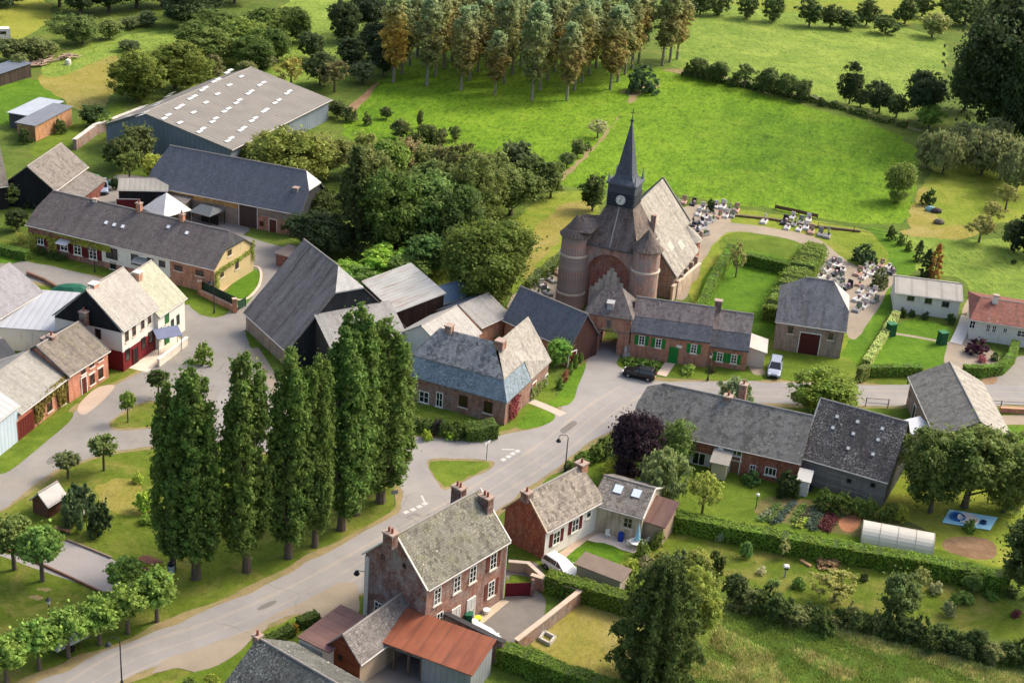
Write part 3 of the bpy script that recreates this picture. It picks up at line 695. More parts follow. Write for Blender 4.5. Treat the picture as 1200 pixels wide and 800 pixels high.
# ---------------- ground ----------------
g_base=ground(('#3f5220','#566a2a','#6d7d36'),sc=(.02,.3,3),dry='#8a7f45',damt=.35,fine=.4,nm='grass_base')
g_meadow=ground(('#3d5c12','#547618','#6a8a20','#7e962e'),sc=(.02,.3,1.6),dry='#8c9c34',damt=.3,fine=.8,bmp=1,ani=.6,ang=12,nm='meadow')
g_past=ground(('#587428','#6f8636','#8a9848'),sc=(.02,.3,2),dry='#a9b552',damt=.4,fine=.7,bmp=.9,ani=.6,ang=-8,nm='pasture')
g_lawn=ground(('#41561a','#556a20','#6a7c2c'),sc=(.05,.5,4),dry='#9aa043',damt=.3,fine=.25,bmp=.35,nm='lawn')
g_lawn2=ground(('#3f6018','#50721c','#638226'),sc=(.05,.5,4),dry='#8fae30',damt=.2,fine=.5,bmp=.5,nm='lawn_vivid')
g_park=ground(('#44581a','#596a20','#6f7a2e'),sc=(.05,.5,3),dry='#8c8048',damt=.8,fine=.45,bmp=.4,nm='park_grass')
g_dry=ground(('#6c6f2e','#86803c','#9a8e50'),sc=(.05,.3,2.6),dry='#a8966a',damt=.5,fine=.35,nm='dry_grass',ani=.4,ang=20)
g_orch=ground(('#56691c','#70812a','#8a9238'),sc=(.03,.3,2),dry='#a69a50',damt=.5,fine=.35,nm='orchard_grass')
g_rough=ground(('#445e1a','#62762c','#808a46'),sc=(.06,.4,1.6),dry='#8d8458',damt=.6,fine=.5,bmp=1,nm='rough_grass')
g_dark=ground(('#22330e','#314616','#45591f'),sc=(.05,.4,2),dry='#6b6536',damt=.2,fine=.5,nm='shade_grass')
g_soil=ground(('#6d5842','#8a6f56','#a38a6e'),sc=(.2,.8,5),dry='#5e4e35',damt=.3,fine=.3,nm='soil')
g_tan=ground(('#74694a','#8a7c5a','#99895f'),sc=(.1,.7,5),dry='#66702e',damt=.7,fine=.2,bmp=.3,nm='worn_verge')
r_main=road('#7d7b79','#95928f','#9e968a',.35); r_village=road('#777470','#8f8b85','#9c917f',.5); r_yard=road('#77746f','#918c86','#9d9384',.3,cr=.4); r_gravel=road('#827869','#9b8f7e','#a8997f',.5,nm='gravel',cr=.35); r_court=road('#68645f','#827c76','#8f8577',.35,cr=.45)
r_grey=road('#8a8583','#9e9896','#b4ab9c',.3,nm='court_gravel',cr=.5)
Z=[0]
def zz():
    return 0
bpy.ops.mesh.primitive_grid_add(x_subdivisions=8,y_subdivisions=8,size=3000,location=(0,900,0)); go=bpy.context.object; go.name='ground'; go.data.materials.append(g_base); tag(go,kind='structure')
def S(name,px,m,sm=2,amp=.12,**k): return sheet(name,px,zz(),m,sm,amp,**k)
# upper fields
S('field',[(-30,-10),(45,-12),(62,12),(58,30),(30,44),(-30,60)],ground(('#6f7a26','#848a34','#979644'),dry='#9a9050',nm='stubble'),amp=.5)
S('field',[(-20,95),(40,92),(80,108),(60,128),(20,145),(-20,150)],g_lawn2,amp=.4)
S('field',[(60,80),(100,62),(140,55),(140,100),(120,130),(90,132),(40,92)],g_dry,amp=.5)
S('field',[(48,72),(110,52),(190,32),(240,38),(190,60),(120,66),(85,88),(45,92)],g_past,amp=.5)
S('grass',[(35,170),(90,145),(130,118),(150,118),(140,140),(60,182),(35,185)],g_lawn,amp=.3)
S('meadow',[(395,160),(410,130),(440,98),(480,68),(560,50),(700,55),(760,80),(850,98),(935,122),(1000,140),(1062,158),(1080,185),(1075,215),(1070,250),(1058,264),(1000,262),(930,250),(860,240),(780,225),(700,222),(640,218),(560,205),(480,180)],g_meadow,amp=.6)
S('pasture',[(770,80),(800,15),(850,-12),(1010,20),(1110,45),(1110,70),(1095,110),(1060,150),(1000,132),(940,112),(850,90)],g_past,amp=.6)
S('pasture',[(810,-30),(1000,-40),(1110,-20),(1105,35),(1000,18),(830,8)],g_orch,amp=.5)
S('pasture',[(310,20),(360,-10),(420,-10),(425,60),(400,90),(340,110),(270,70)],g_past,amp=.5)
S('hedge_bank',[(398,130),(425,112),(445,92),(440,105),(425,122),(408,142)],g_soil,amp=.3)
S('hedge_bank',[(648,213),(672,194),(700,166),(722,141),(728,134),(722,143),(704,169),(680,192),(656,214)],g_tan,amp=.3)
S('hedge_bank',[(722,108),(745,103),(772,98),(775,101),(750,110),(742,122),(736,120),(738,110)],g_tan,amp=.3)
S('hedge_bank',[(770,82),(800,86),(900,106),(960,120),(1020,137),(1070,152),(1090,156),(1062,146),(1000,127),(900,101),(800,80)],g_tan,amp=.4)
S('orchard_ground',[(590,270),(640,225),(690,224),(712,232),(690,262),(668,280),(655,300),(635,320),(605,345),(560,345),(500,345),(470,330),(560,300)],g_orch,amp=.4)
S('worn_strip',[(612,285),(650,240),(700,232),(690,250),(660,270),(625,325),(608,335)],g_dry,amp=.5)
S('field',[(1075,220),(1110,175),(1200,180),(1220,260),(1150,262),(1120,272),(1085,268)],g_orch,amp=.5)
S('worn_strip',[(1066,235),(1085,215),(1092,235),(1100,270),(1095,275),(1068,272)],g_dry,amp=.4)
S('worn_strip',[(1055,268),(1150,262),(1150,278),(1100,284),(1055,276)],g_dry,amp=.3)
S('meadow',[(1035,272),(1100,282),(1230,278),(1240,390),(1140,350),(1130,325),(1060,318),(1075,300)],g_past,amp=.4)
# churchyard
S('grass',[(780,240),(850,243),(960,258),(1040,275),(1062,290),(1060,318),(1050,340),(1010,420),(985,440),(895,445),(880,400),(800,355)],g_orch,amp=.3)
S('grass_path',[(1008,262),(1050,272),(1076,300),(1070,318),(1030,385),(1012,430),(985,445),(960,445),(985,415),(1010,375),(1030,335),(1047,312),(1040,292)],g_lawn2,amp=.25)
S('gravel',[(783,345),(800,320),(812,290),(828,262),(842,258),(900,266),(960,278),(985,300),(1000,312),(1030,318),(1050,312),(1052,325),(1035,352),(1012,390),(995,402),(986,375),(948,345),(960,300),(948,290),(900,276),(862,270),(845,275),(830,295),(812,330),(806,350),(795,352)],r_gravel,amp=.2)
S('gravel',[(790,240),(850,240),(862,262),(840,268),(822,290),(800,330),(792,350),(780,350),(770,300)],r_gravel,amp=.2)
S('grass',[(848,275),(870,271),(948,284),(938,305),(850,296),(840,288)],g_lawn,amp=.15)
S('lawn',[(808,358),(845,290),(950,305),(908,390),(885,405),(870,372)],g_lawn2,amp=.2)
S('gravel',[(580,365),(650,305),(662,300),(655,380),(640,395),(600,392)],r_gravel,amp=.2)
# village green base
S('village_grass',[(-80,270),(40,285),(260,330),(300,345),(300,410),(470,540),(500,600),(420,700),(220,900),(-120,900)],g_park,sm=1,amp=.3)
S('lawn',[(-20,282),(20,288),(120,318),(240,352),(230,362),(100,325),(-20,300)],g_lawn,amp=.2)
S('garden_ground',[(590,600),(640,555),(700,515),(740,490),(800,470),(1010,478),(1230,478),(1260,660),(1180,700),(900,650),(790,605),(770,660),(740,700),(640,680),(590,660)],g_lawn,sm=1,amp=.2)
S('lawn',[(780,610),(900,640),(1180,690),(1240,760),(1180,745),(1000,720),(860,690),(760,690),(740,640)],g_park,amp=.3)
S('rough_meadow',[(700,900),(745,700),(800,690),(900,712),(1000,735),(1120,765),(1280,800),(1280,1000),(680,1000)],g_rough,amp=.4)
S('dry_lawn',[(676,704),(740,715),(760,760),(748,806),(612,757),(636,735)],g_dry,amp=.2)
S('grass',[(460,480),(478,512),(560,514),(610,504),(655,488),(646,420),(560,470)],g_lawn,amp=.15)
# verges (worn earth) then asphalt
def verge_and_road(pts,m,amp=.1,grow=1.2,name='road',v=True,sm=2):
    if v:
        W_=[(G(*p).x,G(*p).y) for p in pts]; cx=sum(p[0] for p in W_)/len(W_)
        out=[]; n=len(W_); area=sum(W_[i][0]*W_[(i+1)%n][1]-W_[(i+1)%n][0]*W_[i][1] for i in range(n)); s=1 if area>0 else -1
        for i in range(n):
            a=Vector(W_[i-1]);b=Vector(W_[i]);c=Vector(W_[(i+1)%n]); t=((b-a).normalized()+(c-b).normalized()); t=t.normalized() if t.length>1e-3 else (c-b).normalized()
            out.append((b.x+t.y*s*grow,b.y-t.x*s*grow))
        sheet('verge',out,zz(),g_tan,sm,.22,world=True)
    return sheet(name,pts,zz(),m,sm,.22)
def verge_only(pts,grow):
    W_=[(G(*p).x,G(*p).y) for p in pts]; out=[]; n=len(W_); area=sum(W_[i][0]*W_[(i+1)%n][1]-W_[(i+1)%n][0]*W_[i][1] for i in range(n)); s=1 if area>0 else -1
    for i in range(n):
        a=Vector(W_[i-1]);b=Vector(W_[i]);c=Vector(W_[(i+1)%n]); t=((b-a).normalized()+(c-b).normalized()); t=t.normalized() if t.length>1e-3 else (c-b).normalized()
        out.append((b.x+t.y*s*grow,b.y-t.x*s*grow))
    sheet('verge',out,zz(),g_tan,1,.3,world=True)
RD1=[(-50,303),(60,314),(150,336),(222,362),(262,385),(290,410),(300,440),(285,470),(262,520),(180,522),(140,526),(100,537),(60,550),(22,585),(-60,622),(-60,572),(0,548),(30,531),(82,487),(130,452),(165,438),(215,412),(208,380),(130,350),(60,332),(-50,318)]
RD2=[(250,448),(300,470),(400,505),(470,512),(560,516),(612,505),(645,494),(658,480),(672,455),(686,425),(700,400),(728,400),(728,430),(760,446),(830,447),(900,447),(1012,451),(1100,450),(1300,448),(1600,452),(1600,480),(1260,477),(1150,474),(1015,476),(880,472),(790,468),(742,488),(700,512),(655,546),(612,577),(560,612),(480,660),(420,700),(330,724),(230,760),(125,802),(60,840),(-40,840),(60,790),(200,733),(300,690),(400,637),(466,603),(474,585),(462,560),(464,540),(440,535),(380,540),(262,520)]
for R_ in (RD1,RD2): verge_only(R_,.75)
verge_and_road([(-40,300),(0,300),(60,312),(118,326),(150,338),(215,362),(262,345),(300,330),(300,300),(262,275),(230,262),(150,245),(60,225),(-40,215),(-40,235),(60,240),(100,250),(255,290),(290,305),(305,300),(350,302),(360,310),(310,345),(300,372),(285,385),(300,405),(340,470),(400,512),(478,513),(465,545),(400,545),(262,520),(180,522),(140,526),(100,537),(60,550),(22,585),(0,596),(-60,625),(-60,570),(0,547),(30,531),(82,487),(130,452),(160,440),(215,400),(205,368),(100,336),(0,314),(-40,312)],r_village,sm=1,v=False,name='village_road')
verge_and_road([(-50,303),(60,314),(150,336),(222,362),(262,385),(290,410),(300,440),(285,470),(262,520),(180,522),(140,526),(100,537),(60,550),(22,585),(-60,622),(-60,572),(0,548),(30,531),(82,487),(130,452),(165,438),(215,412),(208,380),(130,350),(60,332),(-50,318)],r_village,v=False,sm=1,name='village_road')
sheet('yard',[(-60,214),(60,226),(230,255),(262,268),(330,290),(372,300),(352,315),(312,345),(300,372),(280,390),(262,385),(283,352),(292,330),(286,305),(255,290),(100,250),(30,238),(-60,232)],zz(),r_yard,1,.15)
sheet('yard',[(98,240),(128,205),(165,205),(240,230),(300,265),(270,285),(180,262)],zz(),r_yard,1,.15)
verge_and_road([(250,448),(300,470),(400,505),(470,512),(560,516),(612,505),(645,494),(658,480),(672,455),(686,425),(700,400),(728,400),(728,430),(760,446),(830,447),(900,447),(1012,451),(1100,450),(1300,448),(1600,452),(1600,480),(1260,477),(1150,474),(1015,476),(880,472),(790,468),(742,488),(700,512),(655,546),(612,577),(560,612),(480,660),(420,700),(330,724),(230,760),(125,802),(60,840),(-40,840),(60,790),(200,733),(300,690),(400,637),(466,603),(474,585),(462,560),(464,540),(440,535),(380,540),(262,520)],r_main,v=False,sm=1,name='road')
r_wear=road('#88837c','#9e978f','#a79b8a',.4,nm='worn_asphalt'); r_patch=road('#625f5c','#77736e','#7d766b',.2,nm='asphalt_patch')
def trk(px,off,w,m,name='road_wear'):
    P=crs([G(*p) for p in px],8); mb=MB(); rg=random.Random(int(off*10)+5); n=len(P); Lf=[];Rt=[]
    for i,p in enumerate(P):
        d=(P[min(i+1,n-1)]-P[max(i-1,0)]).normalized(); nn=Vector((-d.y,d.x,0)); c=p+nn*off; ww=w*rg.uniform(.35,1.0)*(0.15 if i in(0,n-1) else 1); Lf.append(c+nn*ww/2);Rt.append(c-nn*ww/2)
    z=zfor([(p.x,p.y) for p in Rt]+[(p.x,p.y) for p in Lf[::-1]])
    for i in range(n-1): mb.poly([(Rt[i].x,Rt[i].y,z),(Rt[i+1].x,Rt[i+1].y,z),(Lf[i+1].x,Lf[i+1].y,z),(Lf[i].x,Lf[i].y,z)])
    tag(mb.build(name,m),kind='structure')
CL=[(70,820),(150,772),(250,738),(350,695),(450,640),(520,602),(590,560),(650,520),(700,480),(740,455)]
for o_,w_,m_ in ((-1.9,.6,r_wear),(-.4,.3,r_wear),(1.3,.6,r_wear)) : trk(CL,o_,w_,m_)
for o_,w_ in ((-1,.5),(.8,.5)): trk([(760,452),(860,459),(960,461),(1100,462),(1230,463)],o_,w_,r_wear)
for o_,w_ in (): trk([(0,572),(60,530),(110,490),(160,455),(230,410),(255,385)],o_,w_,r_wear); trk([(708,400),(705,430),(690,470),(660,500)],o_,w_,r_wear)
sheet('road_patch',[(300,712),(322,702),(326,706),(304,716)],zz(),r_patch,0,.03); sheet('road_patch',[(655,505),(672,492),(678,496),(661,509)],zz(),r_patch,0,.03); sheet('road_patch',[(52,540),(70,528),(76,533),(58,546)],zz(),r_patch,0,.03)
sheet('gravel',[(175,782),(250,752),(330,720),(420,670),(426,724),(396,724),(345,718),(310,734),(296,748),(276,768),(262,800),(235,790),(215,780),(180,790)],zz(),r_gravel,1,.3)
sheet('grass_island',[(495,539),(520,536),(584,539),(576,550),(548,562),(522,577),(512,566)],zz(),g_tan,2,.1)
sheet('grass_island',[(498,541),(520,539),(578,541),(570,549),(545,560),(522,573),(514,564)],zz(),g_lawn,2,.1)
sheet('grass_island',[(124,498),(146,480),(178,466),(196,478),(196,500),(160,504),(134,504)],zz(),g_tan,2,.08)
sheet('grass_island',[(127,498),(148,482),(178,469),(193,479),(193,498),(160,501),(136,502)],zz(),g_park,2,.1)
# dashed give-way markings
wp=flat('#b9b7b2',nm='road_paint',var=.05)
def dash(name,cs,l,w,ang):
    mb=MB(); z=.15
    z=zfor([(G(*c).x,G(*c).y) for c in cs]+[(G(*cs[-1]).x+.3,G(*cs[-1]).y+.5),(G(*cs[0]).x+.3,G(*cs[0]).y+.5)])
    for x,y in cs:
        p=G(x,y); d=Vector((math.cos(ang),math.sin(ang),0)); n=Vector((-d.y,d.x,0)); mb.poly([(*(p+d*a*l/2+n*b*w/2).xy,z) for a,b in((-1,-1),(1,-1),(1,1),(-1,1))])
    return tag(mb.build(name,wp),kind='structure')
def ang(a,b): v=G(*b)-G(*a); return math.atan2(v.y,v.x)
dash('road_marking',[(590,538.5),(596,535),(601,531.5),(606.5,528.5)],.6,.5,ang((590,538.5),(607,528)))
dash('road_marking',[(476,600),(484,597),(491.5,593.5),(498,590)],.6,.5,ang((476,600),(498,590)))
for a,b in(((588,526.4),(603,526.8)),((494,580.5),(497.5,588))):
    A,B=G(*a),G(*b); d=(B-A).normalized(); n=Vector((-d.y,d.x,0))*.1; mb=MB(); z=zfor([(v.x,v.y) for v in (A-n,B-n,B+n,A+n)]); mb.poly([(*(A-n).xy,z),(*(B-n).xy,z),(*(B+n).xy,z),(*(A+n).xy,z)]); tag(mb.build('road_marking',wp),kind='structure')
# lawns, paths, patches
sheet('lawn',[(262,345),(285,318),(303,313),(306,330),(296,348),(285,362),(274,352)],zz(),g_lawn2,2,.05)
ribbon('kerb',[(276,352),(290,350),(303,336),(306,322),(303,314),(296,312)],.35,.12,flat('#c9b9a4',nm='kerb_stone'),thick=.14)
sheet('lawn',[(216,355),(232,344),(262,352),(272,360),(262,372),(238,372)],zz(),g_lawn,2,.08)
sheet('lawn',[(205,335),(235,338),(232,346),(222,352),(214,345)],zz(),g_lawn,2,.05)
sheet('brick_path',[(246,343),(283,312),(290,310),(300,314),(286,320),(258,345),(250,350)],zz(),road('#b98f7c','#cfa995','#c9ae9c',.3,nm='brick_paving'),1,.05)
sheet('grass',[(286,384),(300,372),(306,398),(322,420),(345,455),(330,452),(305,425),(290,402)],zz(),g_lawn,2,.15)
ribbon('footpath',[(296,408),(304,420),(316,440),(328,465),(334,485)],1.5,zz()+.004,r_gravel)
sheet('court',[(-30,640),(22,652),(80,632),(132,655),(150,668),(160,690),(125,694),(30,662),(-30,640)],zz(),r_grey,0,.05)
sheet('worn_patch',[(42,689),(52,688),(62,690),(60,693),(46,692)],zz(),g_tan,2,.1); sheet('worn_patch',[(32,698),(44,697),(52,700),(46,703),(34,701)],zz(),g_tan,2,.1)
sheet('worn_patch',[(105,570),(150,555),(180,590),(170,610),(130,598)],zz(),g_dry,2,.5)
sheet('lawn',[(10,290),(30,300),(22,310),(-20,308),(-20,288)],zz(),g_lawn2,2,.1)
sheet('verge',[(0,560),(30,538),(82,495),(88,480),(62,490),(20,520),(-20,548)],zz(),g_lawn,1,.1)
sheet('pavement',[(88,478),(110,455),(128,450),(138,452),(112,478),(96,488)],zz(),road('#a09080','#b5a494','#9b8c79',.3,nm='paving'),1,.05)
sheet('garden_ground',[(300,745),(340,722),(372,720),(395,740),(390,800),(180,812),(220,790),(262,780)],zz(),g_lawn,1,.15)
sheet('lawn',[(630,480),(652,466),(668,440),(684,423),(687,427),(680,447),(670,474),(656,476)],zz(),g_lawn2,1,.1)
sheet('grass',[(600,505),(618,478),(640,480),(654,488),(636,500)],zz(),g_lawn2,1,.1)
ribbon('footpath',[(622,470),(640,477),(660,486)],1.3,zz()+.004,road('#a89a8c','#bdb0a2','#b0a28e',.3,nm='paving'))
sheet('lawn',[(720,424),(733,412),(790,420),(786,428),(782,433),(745,430),(728,433)],zz(),g_lawn,1,.06)
sheet('lawn',[(784,432),(793,419),(850,432),(900,440),(896,447),(830,446),(784,441)],zz(),g_lawn,1,.08)
ribbon('footpath',[(791,418),(782,430),(775,440)],1.3,zz()+.004,road('#b7a493','#c9b6a5','#b0a28e',.3,nm='paving'))
sheet('gravel',[(884,404),(896,410),(890,428),(900,440),(880,440),(876,420)],zz(),r_gravel,1,.1)
sheet('parking_grass',[(896,402),(985,415),(1010,430),(1005,447),(900,446),(896,430)],zz(),g_lawn,1,.15)
sheet('verge',[(1012,440),(1075,441),(1075,451),(1012,450)],zz(),g_park,1,.1)
# right gardens
sheet('lawn',[(1052,372),(1108,378),(1122,392),(1112,410),(1108,432),(1030,432),(1020,422)],zz(),g_lawn2,1,.08)
ribbon('footpath',[(1044,390),(1075,395),(1112,402)],.7,zz()+.004,r_gravel)
sheet('gravel',[(1108,405),(1122,390),(1132,350),(1140,352),(1132,400),(1165,410),(1175,425),(1130,432),(1106,432)],zz(),r_gravel,1,.1)
ribbon('garden_path',[(1120,402),(1128,385),(1133,370)],1.6,zz()+.004,flat('#cfcbc4',nm='concrete'))
sheet('driveway',[(1162,440),(1180,418),(1230,415),(1240,450),(1160,452)],zz(),r_yard,1,.1)
sheet('worn_verge',[(1150,442),(1170,440),(1168,450),(1152,451)],zz(),g_soil,1,.1)
sheet('driveway',[(1168,487),(1230,485),(1230,496),(1172,498)],zz(),r_gravel,0,.05); sheet('lawn',[(1178,500),(1230,499),(1230,520),(1188,520)],zz(),g_lawn2,0,.05); sheet('driveway',[(1190,522),(1230,522),(1230,530),(1192,532)],zz(),r_gravel,0,.05)
sheet('orchard_ground',[(1000,560),(1230,540),(1260,660),(1180,670),(1090,640),(980,620),(960,580)],zz(),g_orch,1,.2)
sheet('vegetable_bed',[(888,586),(905,580),(1000,592),(1050,605),(1100,625),(1092,642),(1020,632),(880,606)],zz(),ground(('#5b5433','#6f6740','#867a55'),sc=(.2,.9,5),dry='#4a6a26',damt=.6,fine=.4,nm='garden_soil'),1,.1)
sheet('worn_patch',[(982,608),(1002,602),(1012,607),(1002,624),(986,622)],zz(),ground(('#a06a4a','#b57c5a','#c08c68'),nm='red_soil',damt=0),1,.1)
sheet('worn_patch',[(1102,628),(1170,630),(1168,660),(1105,648)],zz(),g_soil,1,.1)
sheet('terrace',[(687,632),(703,624),(730,622),(762,632),(743,648)],zz(),flat('#d8c8b8',nm='terrace_tiles',var=.1),0,0)
sheet('terrace',[(640,658),(694,620),(704,623),(690,631),(652,662)],zz(),flat('#b4a08c',nm='terrace_stone',var=.1),0,0)
sheet('lawn',[(655,658),(690,631),(738,645),(722,665),(680,662)],zz(),g_lawn2,1,.04)
# courtyards of the foreground farmhouse
sheet('courtyard',[(500,740),(560,718),(590,700),(622,686),(640,700),(636,734),(604,760),(560,760),(540,742)],zz(),r_court,0,.05)
sheet('paving',[(555,725),(588,702),(597,704),(566,730)],zz(),flat('#b8a892',nm='paving_stone'),0,0)
sheet('courtyard',[(410,790),(450,760),(500,762),(505,830),(400,830)],zz(),r_court,0,.05)
sheet('driveway',[(590,668),(624,655),(640,672),(625,680),(596,682)],zz(),r_court,0,.05)
sheet('grass',[(597,672),(625,676),(620,684),(596,682)],zz(),g_lawn,1,.05)
sheet('forecourt',[(172,436),(218,405),(206,392),(145,430)],zz(),flat('#d3c4b2',nm='terrace_slab'),0,0)
BR=brick(); BR_l=brick('#a5644c','#c08468','#a8917c',.15); BR_d=brick('#5f3a33','#7d4d42','#6f6058',.55); BR_r=brick('#8f4632','#a3563e','#8c6a58',.1)
SL=roofm(); 
WH=render_wall('#dcd8ce'); CR=render_wall('#cfc6b4'); BK=planks('#15171b','#202329',.3,nm='black_boards')
# ---- foreground brick farmhouse ----
h1=House('brick_farmhouse','tall two-storey red brick farmhouse in the foreground with white windows and mossy grey roof',(418,655),(500,688),(594.5,632),h=6.6,keep='x')
h1.gable('x',R1=(457,627),R2=(557,582),wm=BR,sm={'g':brick('#6e443c','#8a5a4e','#85766c',.5)},rm=roofm('#67655c','#7b786c','#a9a792',.55,.35,tile=(.35,.24),contrast=.9),over=.3,og=.1); h1.verge()  # left gable brick is a darker copy: its shade is in the colour
for px,w,h in (((512.5,698),.95,1.75),((535.5,684),.95,1.75),((554,672.5),.95,1.75),((578,657),.95,1.75)): h1.win(px,w,h,shut='#6a3b30' if px[0]>570 else None,bars=(1,2))
h1.win((575.5,689.5),.95,1.75,shut='#6a3b30',bars=(1,2)); h1.win((515,724),.9,1.3,bars=(1,1))
h1.win((551.5,708),1.0,2.35,kind='door',door='#c9c7c1'); h1.win((533.5,721),1.0,2.35,kind='door',door='#c9c7c1')
h1.win((443.5,711),1.0,1.1,'g'); h1.win((449,652),.45,.5,'g',sill=None,bars=(0,0),frame='#4a3830'); h1.win((474,662.5),.45,.5,'g',sill=None,bars=(0,0),frame='#4a3830')
h1.chim((458,622.5),w=.8,d=1.1,pots=2,mat_=BR_d); h1.chim((570,580),at=None,w=.8,d=1.2,pots=2,mat_=BR_d,b=h1.mid-1.2); h1.chim((538,569),w=.8,d=1.2,pots=2,mat_=BR_d,b=h1.mid+1.6)
mb=MB(); mb.box((-.05,h1.LY-.25,3.1),(.12,.5,6.6)); h1.part(mb,'corner_quoin',flat('#c9c4b8',nm='white_stone')); mb=MB(); mb.cyl((h1.LX-.1,-.12,.1),(h1.LX-.1,-.12,6.4),.06); h1.part(mb,'drainpipe',flat('#d6d3cc',nm='pipe'))
mb=MB(); mb.box((h1.LX/2,-.06,6.35),(h1.LX,.1,.22)); h1.part(mb,'cornice',flat('#cfc9bd',nm='white_stone'))
# ---- outbuildings in front ----
h2=House('rusty_roof_shed','long open cart shed with a rusty orange metal roof before the brick farmhouse',(444,746),(552,786),(577,757),h=3.0,cat='shed')
h2.o=h2.o; 
def mono(H_,zf,zb,wm,rm,over=.25,openx=None,t=.1):
    """mono-pitch shed: low edge along y axis at x=0 .. high at x=LX"""
    X,Y=H_.LX,H_.LY; mb=MB(); z=lambda x:zf+(zb-zf)*x/X
    th=.12
    mb.poly([(X,0,-.3),(X,Y,-.3),(X,Y,zb),(X,0,zb)]); mb.poly([(0,0,-.3),(X,0,-.3),(X,0,zb),(0,0,zf)]); mb.poly([(X,Y,-.3),(0,Y,-.3),(0,Y,zf),(X,Y,zb)])
    y1=openx if openx else 0
    if openx is None: mb.poly([(0,Y,-.3),(0,0,-.3),(0,0,zf),(0,Y,zf)])
    else: mb.poly([(0,y1,-.3),(0,0,-.3),(0,0,zf),(0,y1,zf)])
    w=mb.build('wall',wm,H_.e)
    R=MB(); o=over; R.slab([[(-o,-o,z(-o)+.15),(X+o,-o,z(X+o)+.15),(X+o,Y+o,z(X+o)+.15),(-o,Y+o,z(-o)+.15)]],t); r=R.build('roof',rm,H_.e)
    if openx:
        n=3
        for i in range(n+1):
            y=y1+(Y-y1)*i/n; q=MB(); q.box((.1,y-.1 if i else y+.1,zf/2),(.2,.2,zf)); q.build('post',flat('#5b5148',nm='timber'),H_.e)
        q=MB(); q.box((.08,(y1+Y)/2,zf-.18),(.16,Y-y1,.45)); q.build('beam',flat('#6b7075',nm='grey_board'),H_.e)
    return r
mono(h2,2.7,3.5,metalroof('#7d8285','#969b9d','#6a6e70',.6,.4,nm='grey_sheet'),metalroof('#7d4630','#955a42','#5b3a2e',1.4,.75,nm='rusty_sheet'),openx=h2.LY*.52)
h2.info()
# dark coping wall behind it
def wallrun(name,px,h,w,m,capm,label,cat='wall',caph=.12,group=None,over=.08):
    P=[G(*p) for p in px]; o0=P[0].copy(); e=empty(name,o0,0,label,cat,group); mb=MB(); cb=MB()
    for i,(a,b) in enumerate(zip(P,P[1:])):
        d=(b-a).normalized(); n=Vector((-d.y,d.x,0)); a=a-o0;b=b-o0
        q=[a-n*w/2-d*w/2*(i>0),b-n*w/2,b+n*w/2,a+n*w/2-d*w/2*(i>0)]; mb.prism([(v.x,v.y) for v in q],-.2,h); ww=w+over*2
        q=[a-n*ww/2-d*(over if i==0 else w/2-.003),b-n*ww/2+d*over,b+n*ww/2+d*over,a+n*ww/2-d*(over if i==0 else w/2-.003)]; cb.prism([(v.x,v.y) for v in q],h+.001+.002*i,h+caph+.002*i)
    mb.build('wall',m,e); 
    if capm: cb.build('coping',capm,e)
    return e
wallrun('brick_wall',[(514,742),(588,779)],2.5,.4,BR_d,flat('#3b3a3c',nm='slate_coping'),'tall dark-capped brick wall between the cart shed and the farmhouse courtyard')
h3=House('gabled_shed','small steep-roofed shed with a brown boarded gable between garage and cart shed',(383,756),(422,776),(452,754),h=2.5,cat='shed')
h3.LX=11
h3.gable('x',R1=(402,745),wm=planks('#6b3a26','#7f4a33',.25,vert=False,nm='brown_boards'),sm={'f':render_wall('#a3917c')},rm=roofm('#66615f','#7a7472','#b5b0a4',.5),over=.2,og=.2)
h3.win((399,770),.5,.6,'g',sill=None,bars=(0,0),frame='#3a2a22')
h4=House('garage','low white garage with grey double doors and reddish brown sheet roof',(347,751),(386,762),(432,728),h=2.7,cat='garage',keep='x')
X,Y=h4.LX,h4.LY; mono(h4,2.6,2.75,render_wall('#cfccc4'),metalroof('#6e5450','#84665f','#4c3f3d',1.2,.5,nm='brown_sheet'))
h4.win((365,768),2.6,2.2,'g',kind='door',door='#8a9298',frame='#d8d5cd'); h4.info()
# bottom-edge house
def from_front(name,label,B,C,R1,R2,h,depth,base=None,cat='house',**k):
    if base: h=hgt(base,B)
    b=G(*B,h);c=G(*C,h);u=(c-b).normalized(); a=b+Vector((-u.y,u.x,0))*depth; A=PR(a)
    return House(name,label,A,B,C,h=h,keep='x',cat=cat,**k)
h5=from_front('slate_roof_house','house at the bottom edge of the photo, seen as a dark lichen-flecked slate roof',(262,806),(356,864),None,None,3.4,8)
h5.gable('x',rise=2.6,wm=BR_d,rm=roofm('#4b4d4c','#5a5c59','#a9aaa0',.75,.1,contrast=.8),over=.3,hip=(1,1))
h5.chim((302,764),w=.6,d=.6,pots=1)
# ---- red gable / white front house with wing ----
h6=House('white_cottage','white cottage with dark red shutters, red brick gable and grey tiled roof',(588,598),(640,621),(705,585),base=(632,656),keep='x')
h6.gable('x',R1=(612,583),R2=(697,538),hip=(1,0.25),wm=WH,sm={'g':BR_r},rm=roofm('#7f766c','#9a9084','#bdb7a8',.4,.1,tile=(.42,.3),contrast=.9),over=.25,og=.12); h6.verge('#b9a893',(0,))
for px in ((652,629.5),(674,615)): h6.win(px,1.1,1.5,shut='#5a1d22',sw=.5)
h6.chim((617,583),w=.8,d=.9,pots=1,mat_=BR_d); h6.chim((682,541),w=1.0,d=1.0,pots=1,mat_=BR_l)
h6.win((690,600),.8,1.3,bars=(0,1))
